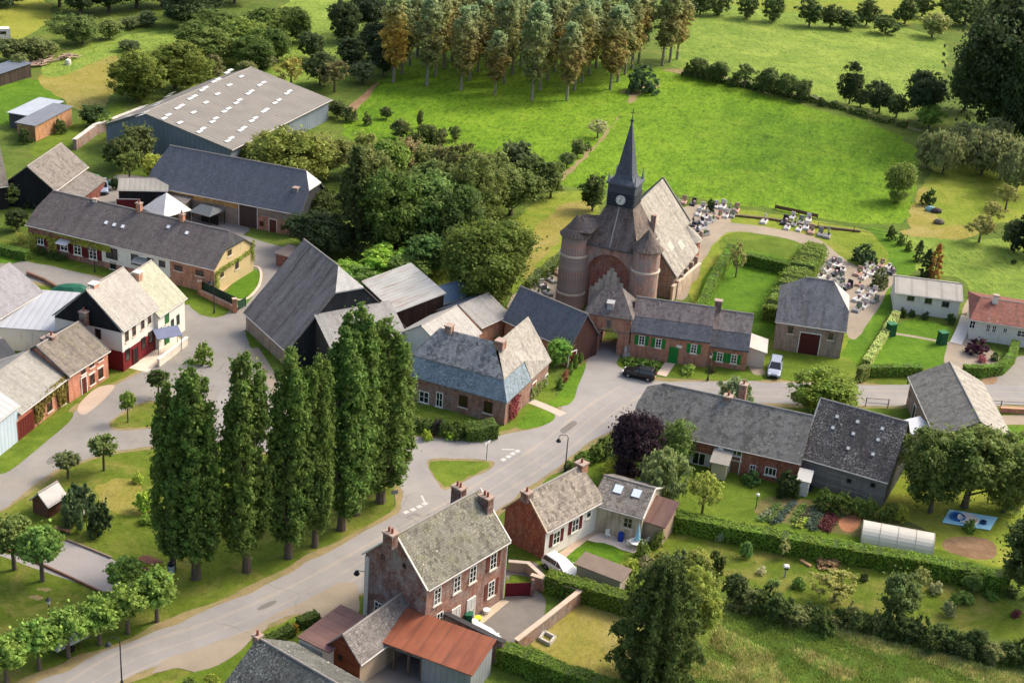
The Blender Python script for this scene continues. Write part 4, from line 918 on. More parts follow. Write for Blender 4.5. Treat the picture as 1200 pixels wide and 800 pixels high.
# wing
h7=House('tiled_wing','grey-tiled wing with two roof windows projecting from the white cottage towards the terrace',(695,590),(753,606),(773,580),h=3.1,cat='house wing',keep='y')
h7.LX=6.5
h7.gable('y',R1=(763,570),R2=(706,560),wm=render_wall('#c4b8a2',amt=.9),rm=roofm('#6b6660','#857e78','#b5b0a4',.45,.1,tile=(.42,.3),contrast=.9),over=.25); h7.verge(ends=(0,))
h7.skylight((724.5,573),1.0,1.1); h7.skylight((746,578),1.0,1.1)
h7.win((736,612),1.0,1.2,'g',frame='#a89c8a'); 
h7b=House('brown_lean_to','small brown-roofed lean-to at the end of the tiled wing',(756,608),(778,616),(790,598),h=2.4,cat='lean-to')
mono(h7b,2.3,3.2,render_wall('#a08c78'),metalroof('#5b4340','#6e524c','#8a7560',1.5,.4,nm='brown_felt'))
h8=House('flat_roof_shed','low shed with a flat brown roof beside the small lawn of the white cottage',(675,662),(727,680),(740,671),h=2.0,cat='shed')
mono(h8,1.95,2.1,render_wall('#a59a8c'),flat('#76685c',nm='roof_felt'))
RG=roofm('#6f6d6a','#85827d','#a3a094',.4,.1,contrast=.8)
h9=from_front('long_brick_house','long low red brick house with a weathered grey roof behind the dark purple tree',(741,497),(938,541),None,None,3.2,8.5)
h9.gable('x',R1=(778,443),R2=(953,497),wm=BR_r,hip=(.45,1),rm=RG,over=.3,og=.15)
h9.chim((853,469),w=.9,d=.9,pots=1); h9.chim((872,449),w=.8,d=.8,pots=1,b=h9.mid+1.8)
h9.win((863,533),1.2,1.2); h9.win((819,537),1.5,1.6,shut='#cfccc4',sw=.6,bars=(1,0)); h9.win((903,552),1.3,1.0,bars=(2,0)); h9.win((861,545),1.0,2.1,kind='door',door='#7a5c48'); h9.win((882,549),.7,1.0)
h9.pent(h9.hit((838,540),'f').x,h9.hit((855,545),'f').x,-2.2,0,2.0,2.7,render_wall('#b5a894'),flat('#9a948a',nm='roof_felt'),name='porch')
q=MB(); p=h9.hit((845,526),'f'); q.lathe([(.05,0),(.25,.06),(.4,.18)],n=12); d=q.build('satellite_dish',flat('#d8d6d0',nm='dish'),h9.e); d.location=(p.x,-.25,p.z); d.rotation_euler=(math.radians(80),0,0)
# ---- dark lichen barn ----
h10=from_front('dark_roof_barn','boarded barn with a dark roof flecked with white lichen, right of the long brick house',(941,531),(1041,560),None,None,3.6,9.5,cat='barn')
h10.gable('x',R1=(960,470),R2=(1065,494),wm=planks('#77716c','#938c85',.3,vert=False,nm='grey_planks'),sm={'r':planks('#3a3d3f','#4a4d4e',.3,nm='dark_planks')},rm=roofm('#4b4543','#5a5350','#c0bab0',.85,contrast=.5,streak=.4,nm='lichen_sheet'),over=.5,og=.2); h10.verge('#bdbab4',(0,))
for px in ((981,488),(1005,494),(976,501),(1000,508),(1034,502),(994,525),(1029,515),(1023,532)): h10.skylight(px,.45,.45,col='#dcdad4')
for px in ((995,563),(1023,568)): h10.win(px,.6,.6,bars=(0,0),sill=None,frame='#5b554f')
# ---- big roadside barn on the right ----
h11=House('roadside_barn','big grey-roofed barn turned end-on to the road at the right edge',(1057,441),(1100,512),(1190,525),h=3.8,keep='avg',cat='barn')
h11.gable('y',R1=(1142,482),R2=(1109,419),wm=render_wall('#b3a795',amt=.9),sm={'g':brick('#84604e','#9a765f','#a39483',.4)},rm=roofm('#6c6b67','#7c7b75','#9b988c',.35,.1,contrast=.7),rm2=roofm('#8f8b82','#a29e94','#bdb9ac',.35,.1,contrast=.7),over=.35)  # rm2: paler copy for the right slope, sunlit tone put into the colour
h11.win((1066,461),.7,.5,'g',bars=(0,0),sill=None,frame='#4a4038'); h11.win((1072,480),1.0,2.0,'g',kind='door',door='#3f3a36'); h11.win((1064,448),.5,.4,'g',bars=(0,0),sill=None,frame='#4a4038')
h11b=House('pale_annex','small annex with a pale grey sheet roof between the dark barn and the roadside barn',(1062,495),(1070,508),(1086,504),h=2.6,cat='annex')
mono(h11b,2.6,3.0,render_wall('#c4beb2'),flat('#c3c6c8',nm='pale_sheet',rough=.5,var=.05))
# ---- stone barn in the churchyard ----
h12=from_front('stone_barn','stone barn with a grey half-hipped roof and dark door at the edge of the graveyard',(911,375),(990,386.5),None,None,4.2,9,cat='barn')
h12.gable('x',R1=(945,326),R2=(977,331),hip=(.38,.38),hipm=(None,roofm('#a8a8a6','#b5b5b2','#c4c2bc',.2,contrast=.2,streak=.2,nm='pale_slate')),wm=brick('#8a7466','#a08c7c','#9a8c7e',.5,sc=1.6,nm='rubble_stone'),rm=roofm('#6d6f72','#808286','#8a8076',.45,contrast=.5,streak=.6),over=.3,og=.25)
h12.win((949,397),2.6,3.0,kind='door',door='#4a1f1c'); h12.win((926.5,386.5),.7,1.0,frame='#6a5c50'); h12.win((973.5,394),.7,1.0,frame='#6a5c50')
# ---- white shed ----
h13=House('white_outbuilding','long white outbuilding with a pale low-pitched roof and three small windows',(1066,320),(1051,343),(1126,352.5),h=2.9,cat='outbuilding',keep='x',LA=6.5)
h13.gable('x',rise=1.1,wm=WH,rm=metalroof('#9a968e','#aca89f','#78736a',2.2,.45,nm='fibre_cement',rough=.8),over=.3,og=.3)
for px in ((1067.5,349),(1088,352.5),(1108,356.5)): h13.win(px,1.0,.85,frame='#5a544c',bars=(1,0))
# ---- white bungalow ----
h14=from_front('white_bungalow','white bungalow with a red tiled hipped roof and chimney at the right edge',(1140,373.5),(1225,387),None,None,3.0,9.5)
h14.gable('x',R1=(1149,349),R2=(1228,362),hip=(0,1),wm=WH,rm=roofm('#74443a','#875244','#5f3c34',.3,tile=(.3,.34),contrast=.6),over=.5,og=.4)
h14.chim((1168,345),w=.7,d=.6,pots=0,mat_=WH,b=h14.mid-.8)
for px,w,h in (((1137.5+2,380),.8,1.2),((1158,384.5),.6,1.1),((1165,385.5),.6,1.1),((1178,387),.6,.7),((1197,391),1.2,1.0)): h14.win(px,w,h)
h14.win((1192,416),3,2.2,kind='door',door='#5c201c') if False else None
# ---- lodge row with gate tower ----
BG=brick('#a3624c','#bb7c62','#ab927e',.2)
h15=from_front('gatehouse_cottage','long brick cottage with green shutters and a two-tone slate roof adjoining the gate tower',(740,387),(832,400),None,None,3.2,7.5,base=(741,418))
LODC=[]
def lodge(hh,R1,R2,rm,rm2,s1=.42):
    """gable roof whose lower front band is a separate darker, slightly flatter slope"""
    X,Y=hh.LX,hh.LY; m=Y*.5; z1=hh.hit(R1,'f',m).z; z2=hh.hit(R2,'f',m).z; zr=(z1+z2)/2; h=hh.h; print(hh.name,'h',h,'LX',X,'rise',zr-h)
    zr=max(zr,h+3.0)
    yb=m*.42; zb=h+(zr-h)*.40; o=.3; og=.1; mb=MB()
    mb.poly([(0,0,-.3),(X,0,-.3),(X,0,h),(0,0,h)]); mb.poly([(X,Y,-.3),(0,Y,-.3),(0,Y,h),(X,Y,h)])
    for x in (0,X): mb.poly([(x,0,-.3),(x,0,h),(x,yb,zb),(x,m,zr),(x,Y,h),(x,Y,-.3)])
    hh.wall=mb.build('wall',BG,hh.e); sl=(zb-h)/yb; sb=(zr-h)/(Y-m)
    R=MB(); R.slab([[(-og,yb,zb+.2),(X+og,yb,zb+.2),(X+og,m,zr+.2),(-og,m,zr+.2)],[(X+og,Y+o,h-o*sb+.2),(-og,Y+o,h-o*sb+.2),(-og,m,zr+.2),(X+og,m,zr+.2)]],.18); hh.roof=R.build('roof',rm,hh.e)
    R=MB(); R.slab([[(-og,-o,h-o*sl+.16),(X+og,-o,h-o*sl+.16),(X+og,yb+.1,zb+.1*sl+.16),(-og,yb+.1,zb+.1*sl+.16)]],.16); R.build('lower_roof',rm2,hh.e)
    hh.mid=m;hh.zr=zr;hh.axis='x';hh.Lb=Y;hh.La=X; c=MB(); c.cyl((-og,m,zr+.17),(X+og,m,zr+.17),.11,n=6); c.build('ridge_cap',flat('#8a8580',nm='ridge_tile'),hh.roof)
RLOD=roofm('#6b6264','#7f7574','#a09a90',.35,contrast=.7); RLOD2=roofm('#4a4f57','#585d66','#7c7f84',.15,contrast=.5,nm='blue_slate')
lodge(h15,(752,349),(838,362),RLOD,RLOD2)
for px in ((752,398.5),(771.5,402),(813,408.5)): h15.win(px,.8,1.3,shut='#1f7a34',sw=.48,bars=(1,2))
h15.win((790,407),1.0,2.2,kind='door',door='#1f7a34',frame='#1f7a34'); 
q=MB(); p=h15.hit((796,406),'f'); q.box((p.x,-.04,p.z),(.7,.05,.4)); h15.part(q,'wall_plate',flat('#dcdad4',nm='plate'))
h16=from_front('cottage_end_bay','lower end bay of the gatehouse cottage with double green-shuttered windows',(831,403.5),(877,410),None,None,2.9,7.5,base=(832,428))
lodge(h16,(838,363),(886,370),roofm('#77706e','#8b8380','#a8a298',.4,contrast=.7),RLOD2)
for px in ((843.5,418),(860,420.5)): h16.win(px,.8,1.3,shut='#1f7a34',sw=.45,bars=(1,2))
h16.chim((842.5,351),w=.9,d=.7,pots=0,mat_=BR_d)
h16.pent(h16.LX,h16.LX+2.2,1.5,5.5,2.2,2.7,render_wall('#cfc8bc'),flat('#b0ada6',nm='white_sheet'),dirn='x+',name='side_porch')
# gate tower
ht=House('gate_tower','square brick gate tower with arched passage and pyramid slate roof before the church',(0,0),(688,364),(738,372),h=6.4,keep='x',cat='gate tower',LA=4.6) if False else None
def gate_tower():
    base=(690,407); h=hgt(base,(687,366)); h=max(5.2,h); b=G(687,366,h); c=G(740,374,h); u=c-b; rz=math.atan2(u.y,u.x); X=u.length; Y=X*.95; print('tower',h,X)
    e=empty('gate_tower',(b.x,b.y,0),rz,'square brick gate tower with arched passage and pyramid slate roof before the church','gate tower')
    mb=MB(); ax0,ax1,az=X*.34,X*.74,2.3; r=(ax1-ax0)/2; cx=(ax0+ax1)/2
    for y,s in((0,1),(Y,-1)):
        arc=[(cx+r*math.cos(t),y,az+r*math.sin(t)) for t in [math.pi-i*math.pi/10 for i in range(11)]]
        mb.poly([(0,y,-.3),(ax0,y,-.3)]+arc[:1]+[(0,y,az)]); mb.poly([(ax1,y,-.3),(X,y,-.3),(X,y,az),arc[-1]])
        top=[(ax0+(ax1-ax0)*i/10,y,h) for i in range(11)]
        for i in range(10): mb.poly([arc[i],arc[i+1],top[i+1],top[i]])
        mb.poly([(0,y,az),arc[0],(ax0,y,h),(0,y,h)]); mb.poly([arc[-1],(X,y,az),(X,y,h),(ax1,y,h)])
    arc=[(cx+r*math.cos(t),az+r*math.sin(t)) for t in [math.pi-i*math.pi/10 for i in range(11)]]; arc=[(ax0,-.3)]+arc+[(ax1,-.3)]
    for a,b2 in zip(arc,arc[1:]): mb.poly([(a[0],0,a[1]),(b2[0],0,b2[1]),(b2[0],Y,b2[1]),(a[0],Y,a[1])])
    for x in (0,X): mb.poly([(x,0,-.3),(x,Y,-.3),(x,Y,h),(x,0,h)])
    mb.build('wall',BG,e,recalc=False)
    o=.25; R=MB(); zt=h+3.0; rx=X*.34; R.slab([[(-o,-o,h),(X+o,-o,h),(X/2+rx/2,Y/2,zt),(X/2-rx/2,Y/2,zt)],[(X+o,Y+o,h),(-o,Y+o,h),(X/2-rx/2,Y/2,zt),(X/2+rx/2,Y/2,zt)],[(X+o,-o,h),(X+o,Y+o,h),(X/2+rx/2,Y/2,zt)],[(-o,Y+o,h),(-o,-o,h),(X/2-rx/2,Y/2,zt)]],.16); R.m=[1 if 6<=j<9 and False else k for j,k in enumerate(R.m)]; rf=R.build('roof',roofm('#625b5b','#756d6b','#9a9488',.35,contrast=.7),e)
    for q,n in(((cx,0),0),):
        k=MB(); ring=[]
        for i in range(10):
            t0=math.pi-i*math.pi/10;t1=math.pi-(i+1)*math.pi/10
            P=[(cx+rr*math.cos(t),az+rr*math.sin(t)) for rr,t in((r,t0),(r,t1),(r+.3,t1),(r+.3,t0))]
            k.slab([[(a,-.06,b) for a,b in P]],0.001); 
            k.poly([(a,-.05,b) for a,b in P])
        k.build('arch_trim',flat('#c7b59e',nm='pale_stone'),e,recalc=False)
    w=MB(); w.box((X*.52,-.03,h-1.1),(.7,.06,1.2)); wo=w.build('window',flat('#7c7f84',nm='zinc'),e); w=MB(); w.box((X*.52,-.07,h-1.1),(.5,.02,1.0)); w.build('pane',glass(),wo)
    w=MB(); w.box((X*.5,.9,h+1.1),(.8,1.0,.9)); w.box((X*.5,.75,h+1.62),(1.0,1.3,.12)); w.build('dormer',flat('#9b9c9e',nm='zinc'),rf)
    w=MB(); w.box((X*.5,-.03,h-2.1),(X,.07,.15)); w.build('string_course',BR_d,e)
    return e
gate_tower()
# small stone gabled shed beside the tower, gate pillar statue
# ---- L-shaped mansard house on the corner ----
h20=House('mansard_house','L-shaped brick house with grey roof over a blue-grey mansard band at the junction',(466,438),(593,469),(650,424),h=3.3,keep='avg')
def mansard(hh):
    X,Y=hh.LX,hh.LY; h=hh.h; print('mansard',X,Y); D=7.6; DW=6.6; bi,bh=.95,2.1; x0=4.0
    zb=h+bh; zr=hh.hit((540,390),'g',D/2).z; zw=hh.hit((617,383),'f',DW/2).z; print('ridge',zr,zw); zr=min(max(zr,zb+2),zb+3.2); 
    mb=MB()
    def P(x,y,z): return (x,y,z)
    mb.poly([P(0,0,-.3),P(0,Y,-.3),P(0,Y,h),P(0,0,h)]); mb.poly([P(0,0,-.3),P(X,0,-.3),P(X,0,h),P(0,0,h)]); mb.poly([P(X,0,-.3),P(X,DW,-.3),P(X,DW,h),P(X,DW/2,zr-.1),P(X,0,h)]); mb.poly([P(X,DW,-.3),P(D,DW,-.3),P(D,DW,h),P(X,DW,h)]); mb.poly([P(D,DW,-.3),P(D,Y,-.3),P(D,Y,h),P(D,DW,h)]); mb.poly([P(D,Y,-.3),P(0,Y,-.3),P(0,Y,h),P(D,Y,h)])
    hh.wall=mb.build('wall',brick('#7d5044','#9a6a5a','#94867a',.35),hh.e)
    o=.25; xb=x0+2.6
    band=MB(); band.slab([[(-o,-o,h-.1),(-o,Y+o,h-.1),(bi,Y-bi,zb),(bi,bi,zb)],[(xb,-o,h-.1),(-o,-o,h-.1),(bi,bi,zb),(xb,bi,zb)],[(-o,Y+o,h-.1),(D+o,Y+o,h-.1),(D-bi,Y-bi,zb),(bi,Y-bi,zb)]],.15); band.build('mansard_band',roofm('#7b8d99','#93a3ad','#3d474d',.85,tile=(.22,.22),contrast=.5,streak=.25,nm='blue_slate'),hh.e)
    hi=3.0
    R=MB(); a=bi-.12; R.slab([[(a,a,zb),(a,Y-a,zb),(D/2,Y-hi,zr),(D/2,D/2,zr)],[(D-a,Y-a,zb-.02),(D-a,D,zb-.02),(D/2,D/2,zr),(D/2,Y-hi,zr)],[(a,Y-a,zb),(D-a,Y-a,zb-.02),(D/2,Y-hi,zr)]],.15)
    hh.roof=R.build('roof',roofm('#7f8388','#9a9b9a','#b9b4a6',.3,tile=(.45,.36),contrast=1.0,nm='scallop_slate'),hh.e)
    zr2=zr-.02; R=MB(); R.slab([[(xb,-o,h-.05),(X+o,-o,h-.05),(X+o,DW/2,zr2),(D/2,DW/2,zr2),(a+.05,a,zb+.03),(xb,a,zb+.03)]],.15); 
    R.slab([[(X+o,DW+o,h-.05),(D,DW+o,h-.05),(D/2,DW/2+.01,zr2),(X+o,DW/2+.01,zr2)]],.15); R.build('roof',roofm('#96928a','#aaa69c','#bdb8a8',.3,contrast=.5,nm='pale_slate'),hh.e)
    hh.axis='y';hh.mid=D/2;hh.zr=zr;hh.Lb=D;hh.La=Y
mansard(h20)
for px,w,h in (((497,465),1.3,1.5),((476,460),1.2,1.5)): h20.win(px,w,h,'g')
h20.win((515,468),.9,1.9,'g'); 
for px in((543,470),(572,477)): h20.win(px,1.1,1.5,'g',frame='#4a2c26',bars=(0,1),glasscol='#2a1a18')
h20.chim((527,380),w=.9,d=.8,pots=0); h20.chim((587,400),w=1.1,d=1.0,pots=0)
h20.win((625,458),1.0,2.1,'f',kind='door',door='#8a4b3a'); h20.win((640,444),.9,1.3,'f'); h20.win((604,478),.8,1.3,'f',frame='#6b3a30')
for i,(y,z) in enumerate(((3,4.4),(7,4.5),(11,4.4),(1.2,4.4))): pass
h20.ivy('f',[(1.2,0),(3.4,0),(3.6,2.6),(2.2,3.2),(1.0,2.4)],420,'#5e3024')
h20.ivy('f',[(h20.LX*.55,0),(h20.LX,0),(h20.LX,1.4),(h20.LX*.6,1.8)],350,'#4d6228')
# ---- L-shaped dark slate barn by the church ----
SD=roofm('#5a5f68','#686d76','#7b7e82',.12,contrast=.2,streak=.2,tile=(.3,.22),nm='new_slate'); SP=roofm('#8f8e8c','#9c9b98','#aaa79f',.15,contrast=.2,streak=.3,nm='pale_slate')
h21=from_front('slate_barn','barn with a smooth dark blue slate roof running from the courtyard to the gate tower',(592,373),(668,406),None,None,2.9,5.6,cat='barn')
h21.gable('x',R1=(600,333),R2=(686,368),wm=BG,sm={'r':planks('#3a2624','#4a302c',.3,nm='shade_toned_boards')},rm=SD,over=.3,og=.2,hip=(1,1))  # right gable stands in shadow; that shade is put into the board colour
h21.win((630,385),1.6,2.2,kind='door',door='#6b2a24'); h21.win((612,378),1.4,2.2,kind='door',door='#4a3a30'); h21.win((672,400),1.4,2.0,'r',kind='door',door='#5e1f24')
h22=from_front('pale_slate_wing','pale grey slate wing joined at an angle to the dark slate barn',(562,383.5),(596,368),None,None,2.9,7.0,cat='barn wing')
h22.gable('x',R1=(540,358),R2=(600,333),wm=BG,rm=SP,rm2=SD,over=.3,og=.05)
h23=from_front('white_roof_annex','small building with a bright whitish slate roof behind the mansard house roof',(522,413),(562,389.5),None,None,3.4,7.5,cat='annex')
h23.gable('x',R1=(499,380),R2=(536,358),wm=WH,rm=roofm('#a09e99','#aeaca6','#c0bdb4',.2,contrast=.15,streak=.2,nm='white_slate'),over=.2)
# ---- big hipped barn ----
h24=House('great_barn','great barn with steep brown-grey slate roof and half hip behind the tall poplars',(306,376),(338,410),(425,392),h=2.6,cat='barn',RZ=35,LC=16.2,LA=12.5)
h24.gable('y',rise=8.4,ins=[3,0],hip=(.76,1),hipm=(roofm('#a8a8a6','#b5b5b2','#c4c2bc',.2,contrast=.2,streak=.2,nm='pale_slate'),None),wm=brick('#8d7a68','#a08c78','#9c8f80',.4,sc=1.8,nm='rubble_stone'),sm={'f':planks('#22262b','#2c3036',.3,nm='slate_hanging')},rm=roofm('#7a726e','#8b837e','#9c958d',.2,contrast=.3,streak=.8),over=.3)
h24.pent(3.6,h24.LX-2.6,-4.4,0,4.0,6.6,planks('#3a3733','#4c4843',.3),SP,name='lean_to')
h25=House('rusty_white_shed','shed with a rust-streaked whitish sheet roof between great barn and blue shed',(423,331),(464,366),(521,359),h=3.0,cat='shed')
mono(h25,3.0,4.6,planks('#2c211d','#40302a',.3,nm='shade_toned_boards'),metalroof('#a7a8a3','#bdbdb6','#8a5f48',.9,.75,nm='rusty_white_sheet'))  # near-black wall colour stands in for the shade of the open interior
h25.info()
h26=House('blue_shed','small shed with blue-grey gable and blue-grey roof beside the rust-streaked shed',(489,347),(514,358),(553,348),h=2.4,cat='shed')
h26.gable('x',R1=(502,339),R2=(531,333),wm=planks('#4a6a8c','#56789c',.4,nm='blue_boards'),rm=metalroof('#6b8296','#7d93a6','#4d5f70',.8,.3,nm='blue_sheet'),over=.1,og=.1)
q=MB(); rr=random.Random(4)
for i in range(60):
    a=rr.uniform(0,6.28); x,y=rr.uniform(-3,3),rr.uniform(-1.6,1.6); z=.12+rr.random()*max(0,.9-abs(x)*.2); L_=rr.uniform(.4,1.1); q.cyl((x,y,z),(x+math.cos(a)*L_,y+math.sin(a)*L_,z+rr.uniform(-.1,.2)),rr.uniform(.07,.13),n=6)
o=q.build('log_pile',flat('#8a5f48',var=.5,nm='split_wood')); o.location=G(468,392); tag(o,'heap of reddish brown split logs in front of the rust-streaked shed','log pile')
# ---- church ----
def church():
    P0=G(667,357); P1=G(749,375); u=P1-P0; W=u.length; rz=math.atan2(u.y,u.x); e=empty('church',P0,rz,'red brick church with twin round turrets, arched front, clock belfry and tall slate spire','church')
    RC=roofm('#5f524c','#72645d','#8d867c',.35,contrast=.8,streak=.7); RN=roofm('#8f8a80','#a39e93','#bbb7a8',.5,.05,contrast=.6,streak=.5,nm='pale_slate'); CB=brick('#9a7064','#b38c7c','#b0a195',.6); WS=flat('#c9bba8',nm='white_stone')
    H1=10.4
    for i,x in ((0,0),(1,W)):
        t=MB(); t.lathe([(2.05,-.3),(2.0,.3),(1.82,H1)],(x,0,0),28); T_=t.build('turret',CB,e,smooth=False)
        for z in (2.2,7.7): 
            k=MB(); r=2.0-.18*z/H1; k.lathe([(r+.02,-.16),(r+.14,-.1),(r+.14,.12),(r+.02,.16)],(x,0,z if i==0 else z-.2),28); k.build('stone_band',WS,T_)
        k=MB(); k.lathe([(2.15,0),(2.2,.1),(1.55,.8),(.9,1.55),(.45,2.3),(.12,2.7)],(x,0,H1),24); k.build('turret_roof',RC,T_,smooth=False)
        k=MB(); k.cyl((x,0,H1+2.6),(x,0,H1+3.0),.05,n=6); k.build('finial',flat('#8c9093',nm='zinc'),T_)
    # facade with arched niche
    x0,x1=1.2,W-1.2; ze=9.6; a0,a1=2.0,W-2.0; az=5.4; r=(a1-a0)/2; cx=(a0+a1)/2; D=1.2; mb=MB(); n=16
    arc=[(cx+r*math.cos(math.pi-i*math.pi/n),az+min(r,3.4)*math.sin(math.pi-i*math.pi/n)) for i in range(n+1)]
    mb.poly([(x0,0,-.3),(a0,0,-.3),(a0,0,az),(x0,0,az)]); mb.poly([(a1,0,-.3),(x1,0,-.3),(x1,0,az),(a1,0,az)])
    mb.poly([(x0,0,az),(a0,0,az),(a0,0,ze),(x0,0,ze)]); mb.poly([(a1,0,az),(x1,0,az),(x1,0,ze),(a1,0,ze)])
    for i in range(n): mb.poly([(arc[i][0],0,arc[i][1]),(arc[i+1][0],0,arc[i+1][1]),(arc[i+1][0],0,ze),(arc[i][0],0,ze)])
    A=[(a0,-.3)]+arc+[(a1,-.3)]
    for p,q in zip(A,A[1:]): mb.poly([(p[0],0,p[1]),(q[0],0,q[1]),(q[0],D,q[1]),(p[0],D,p[1])])
    mb.build('wall',CB,e,recalc=False)
    mb=MB(); mb.poly([(a0,D,-.3)]+[(a,D,b) for a,b in arc]+[(a1,D,-.3)]); mb.build('niche_wall',brick('#935546','#a36555','#8f6f60',.2),e,recalc=False)
    mb=MB(); k=[(3.0,0),(3.0,2.2),(2.9,3.0),(2.3,3.0),(2.3,3.6),(1.8,3.6),(1.8,4.3),(1.25,4.3),(1.25,5.0),(.7,5.0),(.7,5.7),(.3,5.7),(.3,6.2)]
    pts=[(cx+.25-a,b) for a,b in k]+[(cx+.25+a,b) for a,b in k[::-1]]; N0=len(mb.v); m=len(pts); mb.v+=[(a,D-.14,b) for a,b in pts]+[(a,D-.01,b) for a,b in pts]
    mb.f.append(tuple(N0+i for i in range(m)));mb.m.append(0)
    for i in range(m): mb.f.append((N0+i,N0+(i+1)%m,N0+m+(i+1)%m,N0+m+i)); mb.m.append(0)
    mb.build('stepped_stonework',brick('#d5ccba','#e0d8c8','#a89c88',.1,sc=1.7,nm='white_stonework'),e,recalc=False)
    mb=MB(); mb.box((cx+.25,D-.2,1.3),(1.5,.1,2.6)); d=mb.build('door',flat('#4a3026',nm='oak'),e)
    # front roof up to belfry
    bx0,bx1,by0,by1=2.95,6.75,3.0,6.4; zb=14.0
    R=MB(); f=[(x0-.1,-.45,ze),(x1+.1,-.45,ze),(bx1,by0,zb+.3),(bx0,by0,zb+.3)]; R.slab([f,[(x1+.1,-.45,ze),(x1+.3,8.2,ze-.3),(bx1,by1,zb+.3),(bx1,by0,zb+.3)],[(x0-.3,8.2,ze-.3),(x0-.1,-.45,ze),(bx0,by0,zb+.3),(bx0,by1,zb+.3)],[(x1+.3,8.2,ze-.3),(x0-.3,8.2,ze-.3),(bx0,by1,zb+.3),(bx1,by1,zb+.3)]],.2); R.build('front_roof',RC,e)
    mb=MB(); mb.poly([(x0-.8,8,-.3),(x0-.8,8,ze-.4),(x0,0,ze-.1),(x0,0,-.3)]); mb.poly([(x1+.8,8,-.3),(x1+.8,8,ze-.4),(x1,0,ze-.1),(x1,0,-.3)]); mb.build('side_wall',CB,e,recalc=False)
    q=MB(); q.slab([[(-.2,-1.5,H1+.9),(2.4,-1.0,H1+.9),(3.6,3.5,12.6),(.2,1.2,H1+2.6)],[(.2,1.2,H1+2.6),(3.6,3.5,12.6),(2.4,6.0,H1+.5),(-.6,3.2,H1+.5)]],.15); q.build('link_roof',RC,e)
    q=MB(); q.cyl((5.0,-.35,ze+.1),(4.85,by0-.05,zb+.35),.13,n=4); q.build('roof_rib',flat('#8f8a84',nm='zinc'),e)
    q=MB(); q.cyl((x0-.1,-.5,ze-.05),(x1+.1,-.5,ze-.05),.1,n=6); q.build('gutter',flat('#4d4f52',nm='lead'),e)
    q=MB(); q.cyl((x0+.15,-.12,0),(x0+.15,-.12,ze),.07,n=6); q.build('drainpipe',flat('#4d4f52',nm='lead'),e)
    # belfry
    B=MB(); B.box(((bx0+bx1)/2,(by0+by1)/2,15.7),(bx1-bx0,by1-by0,3.5)); bf=B.build('belfry',flat('#454a52',nm='slate_cladding'),e)
    for k in range(5):
        l=MB(); z=14.6+k*.38; l.box(((bx0+bx1)/2,by0-.09,z),(bx1-bx0-.1,.16,.1)); l.box((bx1+.09,(by0+by1)/2,z),(.16,by1-by0-.1,.1)); l.build('louvre',flat('#2b2f36',nm='louvre_dark'),bf)
    k=MB(); k.box(((bx0+bx1)/2,(by0+by1)/2,17.5),(bx1-bx0+.5,by1-by0+.5,.24)); k.build('cornice',flat('#5a5f66',nm='lead'),bf)
    c=MB(); c.cyl((cx-.1,by0-.3,15.4),(cx-.1,by0-.1,15.4),.66,n=28); ck=c.build('clock',flat('#dedbd2',nm='clock_face',var=.03),bf)
    hd=MB()
    for k in range(12):
        a=k*math.pi/6; x_,z_=cx-.1+math.sin(a)*.54,15.4+math.cos(a)*.54; hd.box((x_,by0-.32,z_),(.07,.03,.07 if k%3 else .14))
    for a,l,w_ in((math.radians(20),.5,.05),(math.radians(200+0),.36,.07)):
        for t in range(6): hd.box((cx-.1+math.sin(a)*l*t/6,by0-.33,15.4+math.cos(a)*l*t/6),(w_,.03,.1))
    hd.build('clock_hands',flat('#26282c',nm='black_iron'),ck)
    # spire: skirt + pyramid
    sx,sy=(bx0+bx1)/2,(by0+by1)/2; sp=MB(); prof=[(1.95,17.62),(1.35,18.1),(1.15,18.6),(.06,25.9)]
    ring=[]
    for r_,z in prof: ring.append([(sx+r_*1.0*a,sy+r_*b,z) for a,b in((-1,-1),(1,-1),(1,1),(-1,1))])
    for i in range(3):
        for j in range(4): sp.poly([ring[i][j],ring[i][(j+1)%4],ring[i+1][(j+1)%4],ring[i+1][j]])
    sp.poly(ring[0][::-1]); sp.poly(ring[3]); S_=sp.build('spire',roofm('#4b515c','#59606b','#7d828a',.12,contrast=.3,streak=.3,nm='spire_slate'),e)
    k=MB(); k.lathe([(.05,0),(.22,.15),(.22,.3),(.05,.5),(.04,1.9)],(sx,sy,25.7),8); k.box((sx,sy,27.0),(.7,.06,.07)); k.build('cross',flat('#2e3136',nm='black_iron'),S_)
    for a,b in((-1,-1),(1,-1),(1,1),(-1,1)):
        k=MB(); k.lathe([(.22,0),(.16,.5),(.02,1.5)],(sx+a*1.85,sy+b*1.75,17.6),8); k.build('corner_pinnacle',flat('#8b9096',nm='zinc'),S_)
    # nave
    R=MB(); xr=5.0; zr=12.2; ex=12.4; exl=-2.4; y0,y1=7.4,24.4; zc=5.6; xc=9.9; s=(zr-3.3)/(ex-xr)
    zt=lambda x: zr-(x-xr)*s
    R.slab([[(xr,y0,zr),(8.9,y0,zt(8.9)),(8.9,9.2,zt(8.9)),(ex,9.2,zt(ex)),(ex,21.6,zt(ex)),(xc,21.6,zt(xc)),(xc,y1,zt(xc)),(xr,y1,zr)],[(xr,y1,zr),(.1,y1,zt(2*xr-.1)),(.1,21.6,zt(2*xr-.1)),(exl,21.6,zt(2*xr-exl)),(exl,9.2,zt(2*xr-exl)),(.9,9.2,zt(9.1)),(.9,y0,zt(9.1)),(xr,y0,zr)]],.22)
    rf=R.build('nave_roof',RN,e)
    mb=MB()
    for xx,sg in((ex-.35,1),(exl+.35,-1)): mb.poly([(xx,9.4,-.3),(xx,21.4,-.3),(xx,21.4,3.3),(xx,9.4,3.3)])
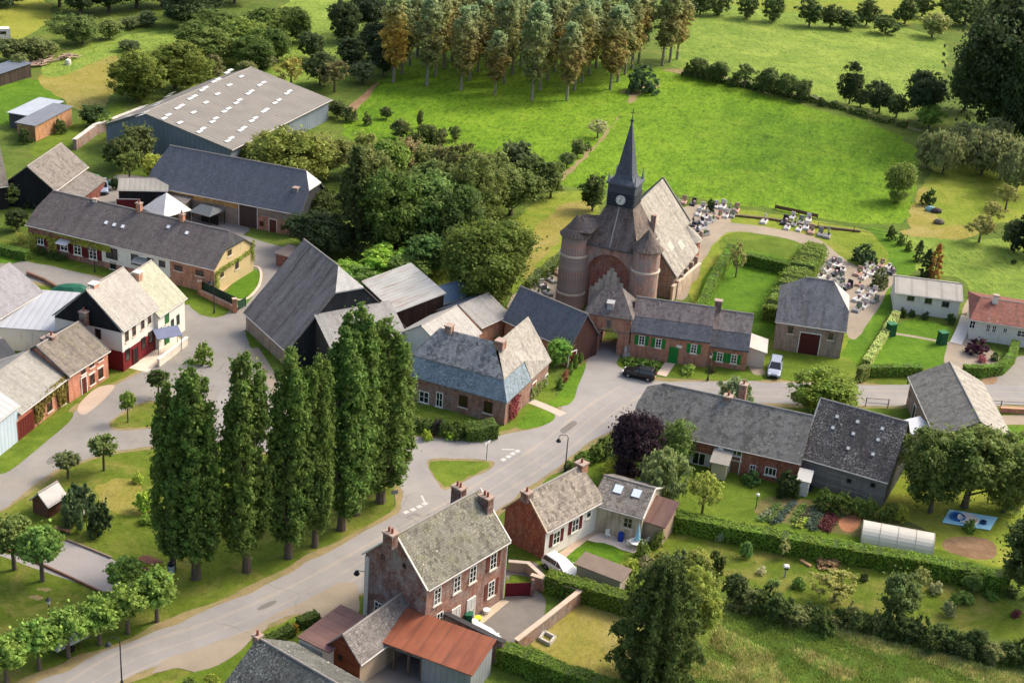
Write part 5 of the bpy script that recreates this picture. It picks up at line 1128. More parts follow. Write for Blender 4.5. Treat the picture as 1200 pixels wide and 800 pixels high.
    for yy in(9.4,21.4): mb.poly([(exl+.35,yy,-.3),(ex-.35,yy,-.3),(ex-.35,yy,3.3),(xr,yy,zr-.3),(exl+.35,yy,3.3)])
    mb.poly([(.4,24.2,-.3),(xc-.3,24.2,-.3),(xc-.3,24.2,zt(xc-.3)-.25),(xr,24.2,zr-.3),(.4,24.2,zt(2*xr-.4)-.25)])
    for xx in(.4,xc-.3): mb.poly([(xx,21.4,-.3),(xx,24.2,-.3),(xx,24.2,zt(xc-.3)-.25),(xx,21.4,zt(xc-.3)-.25)])
    mb.build('nave_wall',brick('#8a5a4a','#b08a76','#b5a48f',.5),e,recalc=False)
    w=MB()
    for y in(11.3,14,16.7,19.4): w.box((ex-.33,y,1.9),(.06,1.0,1.7))
    w.build('window',flat('#8a857c',nm='leaded_glass'),e)
    for y in(10.1,12.6,15.3,18.0,20.6):
        b=MB(); b.box((ex-.1,y,1.2),(.6,.5,2.9)); b.build('buttress',brick('#a58270','#bfa590','#b5a48f',.5),e)
    for p,q in (((xr,24.35,zr+.12),(xc,24.35,zt(xc)+.12)),((xr,24.35,zr+.12),(.1,24.35,zt(2*xr-.1)+.12)),((8.9,9.2,zt(8.9)+.1),(ex,9.2,zt(ex)+.1))): v=MB(); v.cyl(p,q,.15,n=4); v.build('verge_coping',flat('#6a6866',nm='lead'),rf)
    v=MB(); v.box((8.6,7.5,10.2),(.7,.5,4.6)); v.build('gable_stub',CB,e)
    ap=MB(); ap.lathe([(2.2,-.3),(2.2,4.2)],(xc,23.0,0),20); a_=ap.build('apse',brick('#a04f38','#b5654c','#9a7a66',.1),e); k=MB(); k.lathe([(2.4,0),(1.2,1.2),(.05,2.0)],(xc,23.0,4.2),18); k.build('apse_roof',RN,a_)
    for p in((9.9,12.5),(10.6,16.0)):
        x_,y_=p; s_=MB(); s_.slab([[(x_-.3,y_,zt(x_-.3)+.06),(x_+.5,y_,zt(x_+.5)+.06),(x_+.5,y_+1.8,zt(x_+.5)+.06),(x_-.3,y_+1.8,zt(x_-.3)+.06)]],.05); s_.build('roof_patch',flat('#a9a59a',nm='new_slates'),rf)
    return e
church()
wallrun('stone_wall',[(786,353),(818,325)],2.2,.3,render_wall('#c9b39c',amt=.8),flat('#c4b49e',nm='coping'),'pinkish stone wall beside the church aisle and the square lawn')
# ---- long house on the left ----
h30=House('long_village_house','long brown-roofed house with white, ivy-clad and brick sections behind the village road',(32.5,262.5),(251,315),(287,286),h=3.75,keep='y')
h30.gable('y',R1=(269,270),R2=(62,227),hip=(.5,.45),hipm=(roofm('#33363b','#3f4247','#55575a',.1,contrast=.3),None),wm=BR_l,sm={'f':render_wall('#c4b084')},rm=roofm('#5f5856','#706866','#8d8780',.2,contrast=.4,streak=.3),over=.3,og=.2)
def panel(hh,face,a0,a1,z0,z1,m,name,d=.03):
    q=MB(); 
    if face=='g': q.box((-d/2,(a0+a1)/2,(z0+z1)/2),(d,a1-a0,z1-z0))
    else: q.box(((a0+a1)/2,-d/2,(z0+z1)/2),(a1-a0,d,z1-z0))
    return q.build(name,m,hh.e)
ya,yb=h30.hit((199,305),'g').y,h30.hit((119,286),'g').y; panel(h30,'g',ya,yb,0.9,3.7,WH,'render_panel')
panel(h30,'g',yb,h30.LY,0,3.7,brick('#7a4038','#935246','#8d7b6c',.2),'brick_panel')
for px,w in (((75,287),2.6),((91,292),2.6),((109,297),2.8)): h30.win(px,1.3,1.7,'g',shut='#5c1a22',sw=.75,off=-.03,bars=(1,2))
h30.win((47.5,281),1.1,1.4,'g',shut='#5c1a22',off=-.03)
h30.win((131,297),1.9,1.6,'g',off=-.03,bars=(0,0),frame='#1c1d20'); h30.win((158,304),1.2,1.5,'g',off=-.03,frame='#3a3c3f',bars=(0,0)); h30.win((167,309),1.2,2.2,'g',kind='door',door='#23252a',frame='#d8d5cd',off=-.0)
for p in((176,306),(190,309)): h30.win(p,1.0,.9,'g',off=-.03,frame='#3a3c3f',bars=(0,0))
h30.win((132.5,311),1.0,1.0,'g',frame='#3a3c3f',bars=(0,0))
for p in((209,314),(234,320)): h30.win(p,1.3,.8,'g',frame='#5c3a34',bars=(1,0))
h30.win((269,296),1.0,.8,'f',frame='#6a5a48'); h30.win((260,319),.9,1.4,'f',frame='#6a5a48'); h30.win((277.5,309),.9,1.5,'f',frame='#6a5a48')
h30.ivy('g',[(h30.LY-9.5,2.9),(h30.LY-.2,2.6),(h30.LY-.1,.1),(h30.LY-1.5,.1),(h30.LY-1.6,2.2),(h30.LY-3.4,2.3),(h30.LY-3.6,.4),(h30.LY-4.8,.4),(h30.LY-5,2.4),(h30.LY-14,2.6),(h30.LY-14,3.6),(h30.LY,3.7)],1500,'#6a7426',off=-.03)
h30.ivy('f',[(0,0),(.8,0),(1,2.8),(h30.LX-.6,3.0),(h30.LX-.4,1.5),(h30.LX,1.5),(h30.LX,4.6),(h30.LX-.8,5),(h30.LX-.8,3.6),(.2,3.4)],600,'#5a6a24')
for p,m_,n in(((112,236),WH,0),((163,237),BR_l,1),((213,250),BR_l,1)): h30.chim(p,w=.6,d=.7,mat_=m_,pots=n)
for p in((124.5,261),(134,263.5),(144,265.5),(197.5,266),(219,273)): h30.skylight(p,.6,.6,col='#e4e6ea')
q=MB(); y=h30.hit((167,309),'g').y; q.slab([[(-1.3,y-1,2.45),(-.05,y-1,2.9),(-.05,y+1,2.9),(-1.3,y+1,2.45)]],.1); q.build('door_canopy',flat('#8b8a88',nm='zinc'),h30.e)
y=h30.hit((77,283),'g').y; q=MB(); q.slab([[(-1.2,y-.9,2.45),(-.1,y-.9,2.8),(-.1,y+.9,2.8),(-1.2,y+.9,2.45)]],.08); q.build('door_canopy',flat('#b5b7ba',nm='pale_sheet'),h30.e)
q=MB(); y0,y1=h30.hit((142,311),'g').y,h30.hit((152,313),'g').y
# ---- yellow-board barn ----
h31=House('yellow_board_barn','large dark slate barn with a yellow board strip and white-tipped hip by the yard',(174,215),(351,249.5),(385,229),base=(348,278),cat='barn',keep='y')
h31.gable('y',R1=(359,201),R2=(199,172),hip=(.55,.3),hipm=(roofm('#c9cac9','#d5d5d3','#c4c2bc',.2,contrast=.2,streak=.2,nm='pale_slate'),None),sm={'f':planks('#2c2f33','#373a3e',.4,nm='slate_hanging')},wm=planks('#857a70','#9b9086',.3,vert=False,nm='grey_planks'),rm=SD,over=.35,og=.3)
y0,y1=h31.hit((198,222),'g').y,h31.hit((279,243),'g').y; panel(h31,'g',y1,y0,2.6,h31.h-.05,planks('#b08a56','#c49c66',.5,nm='yellow_boards'),'board_panel')
panel(h31,'g',.0,h31.hit((302,262),'g').y,0,2.2,brick('#a0654c','#b87b60','#b39b86',.1),'brick_panel')
panel(h31,'f',.0,h31.LX,0,2.2,brick('#7c4636','#8f5745','#8d7b6c',.1),'brick_panel')
h31.win((291,258),3.0,3.4,'g',kind='door',door='#4a3d38'); h31.win((320,267),1.2,2.0,'g',kind='door',door='#5a3626'); 
for p in((306.5,262),(331.5,266.5),(343,268.5)): h31.win(p,.7,.8,'g',off=-.03,frame='#6a3f2e',sill=None)
for a in(((-.04,h31.hit((322,262),'g').y,2.0),(-.04,h31.hit((315,262),'g').y,.2)),): pass
h31.pent(-4,-.0,h31.LY-7.5,h31.LY-3,2.4,3.0,planks('#5c554f','#6d655e',.3),flat('#6f6a66',nm='roof_felt'),dirn='x-',name='lean_to')
q=MB(); 
def hiptip(hh,y0,m,col,fx):
    pass
h31.chim((347,219),w=.8,d=.8,pots=0,mat_=flat('#77797c',nm='zinc'),b=2.2)
h32=from_front('black_shed','black boarded shed with dark red door left of the yellow-board barn',(139,223),(196,224),None,None,3.6,5.5,cat='shed')
h32.gable('x',rise=.9,wm=BK,rm=metalroof('#8b8880','#9d9a92','#6a665e',.8,.3,nm='grey_sheet'),over=.2)
h32.win((150,237),3.4,2.2,kind='door',door='#5c1a22')
# ---- hangar ----
h33=House('farm_hangar','very large farm hangar with blue-grey metal walls and a roof dotted with white skylights',(135,142),(270,175),(371,115),h=3.8,cat='hangar',keep='avg')
RH=metalroof('#73706b','#817d77','#64605b',1.1,.35,nm='fibre_cement',rough=.9)
h33.gable('x',rise=3.3,pos=.68,wm=metalroof('#67727e','#7a8590','#555f6a',.9,.2,nm='blue_sheet'),rm=RH,over=.5,og=.4)
ROOFL=[(197.5,135),(192.5,139),(213,124),(208,127),(228,113),(223,116),(241,103),(237,106),(256,93),(251,96),(270,82.5),(266,85.5),(211,144),(227,132),(241.5,120.5),(255,110.5),(269,100),(283,90),(295,107),(291,110),(281,117.5),(277,121),(268,127.5),(263,131),(253,139),(249,143),(238,151),(234,154.5),(286,150),(282,153),(299.5,138.5),(295,142),(271,162),(267,165.5),(309,97),(304.5,100),(339.5,107),(336,110),(327,117.5),(322.5,121),(312.5,128.5),(309,131)]
ROOFL=[(x,y) for x,y in ROOFL]
for p in ROOFL: h33.skylight(p,1.6,.7,col='#bfc1c0')
def backsky(hh,px,w,h):
    o=hh.Mi@CAM; d=hh.Mi.to_3x3()@ray(*px); m=hh.mid; Y=hh.Lb; r=hh.zr-hh.h; k=-r/(Y-m)
    t=(hh.h+.22-k*Y+k*o.y-o.z)/(d.z-k*d.y); p=o+d*t; z=lambda y:hh.h+.27-k*Y+k*y
    q=MB(); q.slab([[(p.x-w/2,p.y-h/2,z(p.y-h/2)),(p.x+w/2,p.y-h/2,z(p.y-h/2)),(p.x+w/2,p.y+h/2,z(p.y+h/2)),(p.x-w/2,p.y+h/2,z(p.y+h/2))]],.05); q.build('skylight',flat('#c9cccc',nm='skylight_glass'),hh.roof)
for p in((150.5,136),(167.5,125),(165,135),(169,132),(183.5,113.5),(181.5,123.5),(185.5,120.5),(197,103.5),(196.5,113),(201,109.5),(212,93.5),(211,103),(214.5,100),(226,83.5),(225,93),(229,89.5),(240.5,82),(245,79.5)): backsky(h33,p,1.6,1.1)
# ---- far left barns ----
h34=House('black_gable_barn','grey-roofed barn with a black boarded gable at the left edge, behind the long house',(20,209),(63,223),(101,195),h=3.4,cat='barn',keep='x')
h34.gable('x',R1=(44,186),R2=(79,166),wm=BK,rm=roofm('#716b64','#827b73','#96908a',.35,contrast=.7),over=.3)
h34.pent(h34.LX*.05,h34.LX*.9,-3.5,0,2.0,3.0,brick('#6b2a28','#7f3a34','#6b4a40',.1),roofm('#716b64','#827b73','#96908a',.35,contrast=.7),name='lean_to')
h35=from_front('left_edge_barn','weathered grey-roofed barn cut by the left edge beside the black-gable barn',(-50,222),(8,215),None,None,4.0,9,cat='barn')
h35.gable('x',R1=(-45,150),R2=(3,147),wm=BK,rm=roofm('#7a736b','#8b837a','#9a9284',.35,contrast=.5),over=.3)
h36=House('brick_strip_shed','small shed with orange brick side wall in the far left field',(15,148),(41,148),(84,129),base=(42,166),cat='shed',keep='x')
mono(h36,h36.h-.0,h36.h+.5,brick('#b07a52','#c48d62','#a88a6a',.1),metalroof('#6b7078','#7b8087','#5a5e64',.9,.2,nm='dark_sheet')); h36.info()
h37=from_front('pale_roof_shed','small open shed with a pale blue-grey flat roof behind the brick strip shed',(37,137),(73,121),None,None,2.6,4.5,cat='shed')
mono(h37,2.6,2.8,planks('#4a4c50','#5a5c60',.4),metalroof('#9aa3ad','#adb5bd','#7b848c',.9,.2,nm='pale_sheet'))
h38=from_front('log_shelter','small open log shelter with a dark roof at the upper left edge',(-2,87),(36,76),None,None,2.4,4,cat='shelter')
mono(h38,2.3,2.6,planks('#3a322c','#4c423a',.4),metalroof('#5c6470','#6c7480','#4a5058',.9,.2,nm='dark_sheet'))
# ---- black-gable white house & green-roof house ----
h40=House('white_and_red_house','white house with dark red ground floor, black gable top and pale grey roof',(65,368),(142.5,386.5),(184,359),h=5.5,keep='x')
h40.gable('x',R1=(103,341.6),R2=(145,312),wm=render_wall('#d5d1c8',amt=.3),rm=roofm('#9b9790','#aaa69e','#b8b3a6',.3,contrast=.25,streak=.25,nm='pale_slate'),over=.3,og=.12)
q=MB(); Y=h40.LY; q.poly([(-.05,-.1,h40.h-.35),(-.05,h40.mid,h40.zr),(-.05,Y+.1,h40.h-.35)]); q.build('gable_cladding',BK,h40.e,recalc=False)
panel(h40,'f',.0,h40.LX,0,2.5,flat('#6b1a20',nm='red_facade'),'red_ground_floor',.05); panel(h40,'g',0,3.6,0,2.6,flat('#6b1a20',nm='red_facade'),'red_side_panel',.05)
for p in((148.5,393),(157,386.5),(167,378.5),(175,372.5)): h40.win(p,.75,1.5,frame='#7a5a48',bars=(0,1))
for p in((149.5,415.5),(168,402),(176.5,395)): h40.win(p,.9,1.5,off=-.05,frame='#33201e',bars=(0,1),sill=None)
h40.win((158,411),1.0,2.1,kind='door',door='#2a1c1c',off=-.05,frame='#5a1a1e'); h40.win((115,391),.8,1.3,'g',frame='#4a3a36',bars=(0,0),sill=None)
h40.chim((110,339),w=1.0,d=.8,pots=0,mat_=brick('#b5826a','#c4937a','#c9b5a0',.2),cap='#d5d1c8'); h40.chim((162,328),w=.9,d=.8,pots=0,mat_=brick('#b5826a','#c4937a','#c9b5a0',.2),cap='#d5d1c8',b=h40.mid-1.2)
h41=from_front('green_tinged_roof_house','white house with pale greenish roof and green shutters attached to the red-fronted house',(185,370),(216,348),None,None,4.6,h40.LY)
h41.gable('x',R1=(150,324),R2=(179,305),wm=render_wall('#dcd8ce',amt=.3),rm=roofm('#a3a48f','#b0b09b','#bcbca4',.4,.15,contrast=.25,streak=.25,nm='green_slate'),over=.3)
h41.win((195.5,372),1.0,1.5,frame='#1f6b34',glasscol='#1f6b34',bars=(1,0)); 
for p in((188,390),(202,380),(208.5,374.5)): h41.win(p,.7,1.4,frame='#274a30',bars=(0,1))
h41.win((195,386),.9,2.2,kind='door',door='#1f6b34',frame='#274a30')
q=wallrun('balustrade',[(186,430),(203,417),(219,404)],1.0,.25,flat('#d8cfc0',nm='white_stone'),flat('#dcd6ca',nm='white_stone2'),'white balustrade along the terrace of the white and red house')
e=empty('awning',G(197,411),math.radians(35),'blue and white slanted awning on thin posts on the terrace','awning'); q=MB(); q.slab([[(-1.6,-.8,2.2),(1.6,-.8,2.2),(1.6,.8,2.9),(-1.6,.8,2.9)]],.08); q.build('canopy',flat('#6e7690',nm='awning_cloth'),e)
for x,y,z in((-1.5,-.7,2.2),(1.5,-.7,2.2),(-1.5,.7,2.8),(1.5,.7,2.8)): q=MB(); q.cyl((x,y,0),(x,y,z),.04,n=6); q.build('post',flat('#44464a',nm='steel'),e)
# rear extension and grey roof
h42=House('grey_roof_house','grey slate roofed building cut by the left edge, left of the flat-roofed extension',(-40,352),(-28,389),(49,342.5),h=3.6,keep='x',LA=9)
h42.gable('x',R1=(-30,337),R2=(15,304),wm=WH,rm=roofm('#86858a','#929196','#a3a2a0',.15,contrast=.25,streak=.25),over=.2)
h43=House('flat_roof_extension','white-walled extension with pale corrugated flat roofs behind the black gable',(0,372),(65,388),(92,349),h=3.0,cat='extension',keep='x')
mono(h43,3.0,3.5,WH,metalroof('#9da1a7','#aaaeb4','#83878d',.9,.2,nm='pale_sheet')); h43.info()
# ---- brick terrace with two fronts ----
h44=from_front('brick_terrace_house','orange brick house with a brown mossy roof and white window trim beside the paved path',(79.5,440),(126,411),None,None,3.5,8.0,)
h44.gable('x',R1=(63,395),R2=(89,380),wm=brick('#b5694e','#c98064','#b09680',.1),rm=roofm('#6f6760','#81786f','#9c9482',.4,.35,contrast=.5,streak=.6),over=.25,og=.15); h44.verge('#4a4c50',(0,1))
for p in((97.5,435),(107.5,427),(117.5,419.5)): h44.win(p,.8,.6,frame='#5a2a26',sill='#dcd8ce',bars=(0,0),lintel=None)
for p in((108,444),(118,437)): h44.win(p,.9,1.3,frame='#5a2a26',sill='#dcd8ce',lintel='#dcd8ce',bars=(0,1))
h44.win((98.5,456),.9,2.1,kind='door',door='#5a2a26')
h44.chim((53,395),at=.2,w=.8,d=.8,pots=0,mat_=BR_d,b=h44.mid+.6); h44.chim((60,392),w=.8,d=.8,pots=1,mat_=BR_d); h44.chim((98,364),w=.7,d=.9,pots=1,mat_=BR_d)
h45=from_front('ivy_row_house','low brick house with a pale grey roof and yellow-green creeper along its eaves',(21,484),(78,441),None,None,3.2,9.0)
h45.gable('x',R1=(0,433),R2=(47,406),wm=brick('#b5694e','#c98064','#b09680',.1),rm=roofm('#8d8b84','#9b9992','#a8a49a',.3,contrast=.25,streak=.3),over=.35,og=.1)
X=h45.LX; h45.ivy('f',[(X*.28,3.2),(X*.3,.6),(X*.45,.4),(X*.5,1.9),(X*.75,2.2),(X*.8,.3),(X*.92,.3),(X,3.6)],1500,'#56521e',size=.17)
h45.win((29,492),3.0,2.3,kind='door',door='#5e2420',frame='#a05a44'); 
for p in((46,484),(58,474),(74,466)): h45.win(p,1.0,1.6,frame='#5a2a26',bars=(0,1))
h45.win((89,458),.9,2.0) if False else None
h46=from_front('blue_metal_shed','pale blue corrugated shed with a whitish roof at the left edge',(-22,508),(20,475),None,None,4.2,6,cat='shed')
h46.gable('x',rise=1.6,wm=metalroof('#a9bac8','#b8c7d3','#93a5b3',.7,.2,nm='pale_blue_sheet'),rm=metalroof('#9a9d9f','#aaadae','#7f8284',.9,.2,nm='pale_sheet'),over=.2)
h47=from_front('dark_low_roof_house','low building with a dark roof at the left edge behind the brick row',(-20,432),(20,419),None,None,2.4,6)
h47.gable('x',rise=1.3,wm=WH,rm=roofm('#3f4247','#4b4e54','#6a6c70',.1,contrast=.3),over=.2)
h48=House('garden_hut','tiny brown wooden hut with a whitish roof beside round bushes on the green',(38,585),(56,592),(75,580),base=(57,607),cat='hut')
h48.gable('x',R1=(47,577),R2=(66,567),wm=planks('#5a3a2c','#6b4838',.25),rm=flat('#b0aeac',nm='pale_felt'),over=.2,og=.25)
h49=from_front('red_lean_shed','small reddish shed beside the yard behind the great barn',(344,303),(358,296),None,None,1.8,3,cat='shed')
mono(h49,1.8,2.1,brick('#7c4038','#8e5046','#8d7b6c',.1),flat('#6b625c',nm='roof_felt'))
wallrun('ruined_wall',[(88,176),(112,158),(135,150),(168,137)],1.8,.6,brick('#8a6a5a','#a5857a','#9a8c7e',.6,sc=1.8,nm='rubble_stone'),flat('#c9c2b8',var=.4,nm='rubble'),'crumbling stone wall topped with pale rubble left of the hangar')
wallrun('low_brick_wall',[(235,346),(277,366)],.7,.3,BR_l,flat('#a88a78',nm='brick_coping'),'low brick wall with brick piers under the dark green fence')
# ---------------- vehicles ----------------
def car(label,px,heading,col,L_=4.1,Wd=1.72,Hh=1.45,name='parked_car',estate=False):
    """heading: pixel the nose points at"""
    P=G(*px); Q=G(*heading); rz=math.atan2(Q.y-P.y,Q.x-P.x); e=empty(name,P,rz,label,'car')
    paint=mat('car_paint'); m,nt,b=paint; b.inputs['Base Color'].default_value=srgb(col); b.inputs['Roughness'].default_value=.28; b.inputs['Specular IOR Level'].default_value=.5; b.inputs['Coat Weight'].default_value=.15
    h=L_/2; w=Wd/2
    prof=[(-h,.45),(-h+.02,.85),(-h+.1,.98),(h*.42,.98),(h*.95,.78),(h,.6),(h-.02,.35),(-h+.05,.3)]
    xs=[( -h,.3,.8),(-h+.08,.28,.98),(-h*.5,.27,1.0),(0,.27,1.0),(h*.4,.27,.98),(h*.75,.28,.86),(h*.95,.3,.74),(h,.36,.6)]
    mb=MB(); rings=[]
    for i,(x,zl,zh) in enumerate(xs):
        ww=w*(.86 if i in(0,7) else .95 if i in (1,6) else 1); rings.append([(x,-ww*.92,zl),(x,-ww,(zl+zh)/2),(x,-ww*.93,zh-.03),(x,-ww*.75,zh),(x,ww*.75,zh),(x,ww*.93,zh-.03),(x,ww,(zl+zh)/2),(x,ww*.92,zl)])
    for a,b_ in zip(rings,rings[1:]):
        for j in range(8): mb.poly([a[j],a[(j+1)%8],b_[(j+1)%8],b_[j]])
    mb.poly(rings[0][::-1]); mb.poly(rings[-1]); body=mb.build('body',m,e,smooth=False)
    bw=body.modifiers.new('bevel','BEVEL'); bw.width=.05; bw.segments=2
    rb=-h+.12; rt=-h+(.35 if not estate else .22)
    def ring(z,x0,x1,k): return [(x0,-w*k,z),(x1,-w*k,z),(x1,w*k,z),(x0,w*k,z)]
    A=ring(.97,rb,h*.48,.9); B=ring(Hh-.04,rt,h*.08,.72); g=MB()
    for i in range(4): g.poly([A[i],A[(i+1)%4],B[(i+1)%4],B[i]])
    g.poly(B); g.poly(A[::-1]); g.build('windows',glass('car_glass','#12161a'),e)
    C=ring(Hh-.05,rt-.02,h*.1,.74); D=ring(Hh+.02,rt+.08,h*.0,.66); r=MB()
    for i in range(4): r.poly([C[i],C[(i+1)%4],D[(i+1)%4],D[i]])
    r.poly(D); r.poly(C[::-1])
    for sy in(-1,1):
        for (x0,x1,z0,z1,y0,y1) in ((h*.46,h*.08,.98,Hh-.03,.9,.72),(-.05,-.1,.98,Hh-.03,.905,.725),(rb,rt,.98,Hh-.03,.9,.72)): r.cyl((x0,sy*w*y0,z0),(x1,sy*w*y1,z1),.045,n=5)
    r.build('car_roof',m,e)
    for sx in(-1,1):
        for sy in(-1,1):
            t=MB(); x=sx*h*.62; y=sy*(w-.1); t.cyl((x,y-.1,.32),(x,y+.1,.32),.32,n=18); tw=t.build('wheel',flat('#17181a',nm='rubber'),e); k=MB(); k.cyl((x,y-.115,.32),(x,y+.115,.32),.19,n=10); k.build('rim',flat('#9a9da0',rough=.35,metal=.8,nm='alloy'),tw)
    for sy in(-1,1):
        l=MB(); l.box((h-.06,sy*w*.66,.66),(.16,.34,.16)); l.build('headlight',flat('#e6ebee',rough=.1,nm='lamp_glass'),e)
        l=MB(); l.box((-h+.05,sy*w*.76,.78),(.12,.22,.26)); l.build('tail_light',flat('#8a1216',rough=.2,nm='red_glass'),e)
        l=MB(); l.box((h*.32,sy*(w+.06),1.0),(.12,.14,.12)); l.build('mirror',m,e)
    l=MB(); l.box((h-.0,0,.46),(.06,.9,.16)); l.build('grille',flat('#141517',nm='black_plastic'),e)
    l=MB(); l.box((-h+.0,0,.56),(.05,.5,.12)); l.build('number_plate',flat('#d9d4b0',nm='plate'),e)
    return e
car('black hatchback parked on the forecourt in front of the gatehouse cottage',(749,442),(725,437),'#0b0d12')
car('silver blue estate car parked on the grass beside the stone barn',(907.5,436),(906,444),'#8e99ab',L_=4.5,Hh=1.6,estate=True)
car('pale silver car parked in the yard beside the black gable barn',(120.5,224),(121,232),'#8b9ab5',L_=4.3,Hh=1.6)
car('white hatchback parked behind the low wall beside the white cottage',(657,670),(668,677),'#cfd1d3')
car('white car half hidden behind the dark-capped wall of the farmhouse courtyard',(569,754),(585,763),'#d5d6d8')
# trailer
e=empty('trailer',G(80,757),math.atan2((G(100,745)-G(70,760)).y,(G(100,745)-G(70,760)).x),'grey flatbed trailer parked under the pollarded lindens','trailer')
q=MB(); q.box((0,0,.62),(3.2,1.5,.1)); q.build('bed',flat('#aab0b4',metal=.3,nm='galvanised'),e)
for y in(-.75,.75): q=MB(); q.box((0,y,.82),(3.2,.05,.34)); q.build('side_panel',flat('#b7bcbf',metal=.3,nm='galvanised'),e)
q=MB(); q.box((-1.6,0,.82),(.05,1.5,.34)); q.build('tail_board',flat('#b7bcbf',nm='galvanised'),e)
q=MB(); q.cyl((1.6,-.4,.58),(2.7,0,.5),.04); q.cyl((1.6,.4,.58),(2.7,0,.5),.04); q.build('drawbar',flat('#6a6e70',nm='steel'),e)
for y in(-.82,.82): q=MB(); q.cyl((-.2,y-.08,.3),(-.2,y+.08,.3),.3,n=16); q.build('wheel',flat('#17181a',nm='rubber'),e)
# ---------------- lamps, signs ----------------
def lamp(px,h,label,facing=math.pi,style='crook'):
    e=empty('street_lamp',G(*px),0,label,'street lamp'); I=flat('#33363a',nm='lamp_iron')
    q=MB(); q.cyl((0,0,0),(0,0,h),.07,.05,8); q.lathe([(.14,0),(.12,.5),(.07,.6)],n=10); q.build('post',I,e)
    dx,dy=math.cos(facing),math.sin(facing)
    if style=='crook':
        q=MB(); pts=[(0,0,h-.05)]+[(dx*.5*(1-math.cos(t)),dy*.5*(1-math.cos(t)),h+.35*math.sin(t)) for t in [i*math.pi/8 for i in range(1,9)]]
        for a,b in zip(pts,pts[1:]): q.cyl(a,b,.035,n=6)
        q.cyl(pts[-1],(dx,dy,h-.2),.03,n=6); q.build('arm',I,e); q=MB(); q.lathe([(.05,0),(.16,-.1),(.3,-.38),(.27,-.4)],(dx,dy,h-.15),12); q.build('lamp_shade',I,e); q=MB(); q.lathe([(.2,-.4),(.17,-.5),(.05,-.56)],(dx,dy,h-.15),12); q.build('bulb_glass',flat('#cfcabb',nm='lamp_glass'),e)
    else:
        q=MB(); q.lathe([(.1,0),(.2,.4),(.24,.42)],(0,0,h),10); q.build('lantern',flat('#d5d3c8',nm='lamp_glass'),e); q=MB(); q.lathe([(.28,.42),(.12,.6),(.03,.75)],(0,0,h),10); q.build('lantern_cap',I,e)
    return e
lamp((662,552),4.2,'crook-necked street lamp on the verge above the white cottage'); lamp((143,803),4.6,'crook-necked street lamp at the bottom edge of the road')
lamp((60,747),3.6,'lantern lamp standing behind the pollarded lindens',style='lantern'); lamp((251,367),4.4,'dark crook-necked street lamp before the green garden fence',facing=2.2); lamp((111,319),3.6,'slim lamp post on the grass before the long village house',facing=2.5); lamp((829,446),3.2,'lantern lamp on the lawn edge of the gatehouse cottage',style='lantern'); lamp((185,401),4.2,'street lamp rising beside the white and green-tinged houses',facing=0) if False else None
# bracket lamp on farmhouse corner
q=MB(); P=h1.W(0,h1.LY,4.6); e=empty('wall_lamp',P,0,'dark bracket lamp hanging off the left corner of the brick farmhouse','wall lamp'); q.cyl((0,0,0),(-.75,-.2,.25),.03,n=6); q.build('bracket',flat('#26282b',nm='lamp_iron'),e); q=MB(); q.lathe([(.05,.1),(.16,0),(.3,-.28),(.2,-.42)],(-.75,-.2,.15),10); q.build('lamp_shade',flat('#26282b',nm='lamp_iron'),e)
e=empty('direction_sign',G(570,539),math.radians(60),'grey direction sign post on the grass triangle at the junction','sign'); q=MB(); q.cyl((0,0,0),(0,0,2.3),.05); q.build('post',flat('#8b8e90',nm='steel'),e); q=MB(); q.box((.0,0,2.2),(1.1,.05,.22)); q.build('sign_panel',flat('#c9ccce',nm='sign_paint'),e)
e=empty('back_of_sign',G(462,592),math.radians(20),'small grey sign seen from behind on the verge by the poplars','sign'); q=MB(); q.cyl((0,0,0),(0,0,1.8),.04); q.build('post',flat('#8b8e90',nm='steel'),e); q=MB(); q.box((0,0,1.6),(.7,.04,.45)); q.build('sign_panel',flat('#7e8386',nm='sign_back'),e)
# picnic table & benches
rz=ang((165,652),(184,660)); e=empty('picnic_table',G(174,664),rz,'brown wooden picnic table with fixed benches on the green','picnic table'); WD=flat('#6b4638',nm='stained_wood',var=.2)
q=MB(); 
for i in range(4): q.box((0,-.36+.24*i,.76),(2.0,.2,.05))
q.build('tabletop',WD,e)
for s in(-1,1):
    q=MB(); q.box((0,s*.85,.45),(2.0,.3,.05)); q.build('seat',WD,e); q=MB(); q.box((s*.75,0,.38),(.1,1.9,.09)); q.cyl((s*.75,-.6,0),(s*.75,-.2,.74),.05,n=4); q.cyl((s*.75,.6,0),(s*.75,.2,.74),.05,n=4); q.build('leg_frame',WD,e)
rz=ang((64,619),(81,624)); e=empty('park_bench',G(73,624),rz,'low wooden bench near the gravel court','bench'); q=MB(); q.box((0,0,.45),(1.9,.38,.06)); q.build('seat',flat('#8a6048',nm='wood'),e)
for s in(-1,1): q=MB(); q.box((s*.7,0,.21),(.12,.3,.42)); q.build('leg',flat('#6a6058',nm='stone'),e)
q=MB(); q.lathe([(.28,0),(.3,.85),(.33,.87),(.33,.95),(.1,1.02)],n=14); e=empty('litter_bin',G(201,672),0,'blue and white litter bin with dark lid under the first tall poplar','bin'); q.build('bin_body',flat('#9fb2c0',nm='bin_plastic'),e); q=MB(); q.lathe([(.36,1.0),(.34,1.2),(.1,1.3)],n=14); q.build('lid',flat('#23282c',nm='black_plastic'),e)
q=MB(); e=empty('notice_box',G(97,613),0,'small white box on a post before the dark round bush','notice box'); q.box((0,0,1.3),(.4,.25,.5)); q.build('box',flat('#d4d4cf',nm='white_metal'),e); q=MB(); q.cyl((0,0,0),(0,0,1.1),.04); q.build('post',flat('#6a6a66',nm='steel'),e)
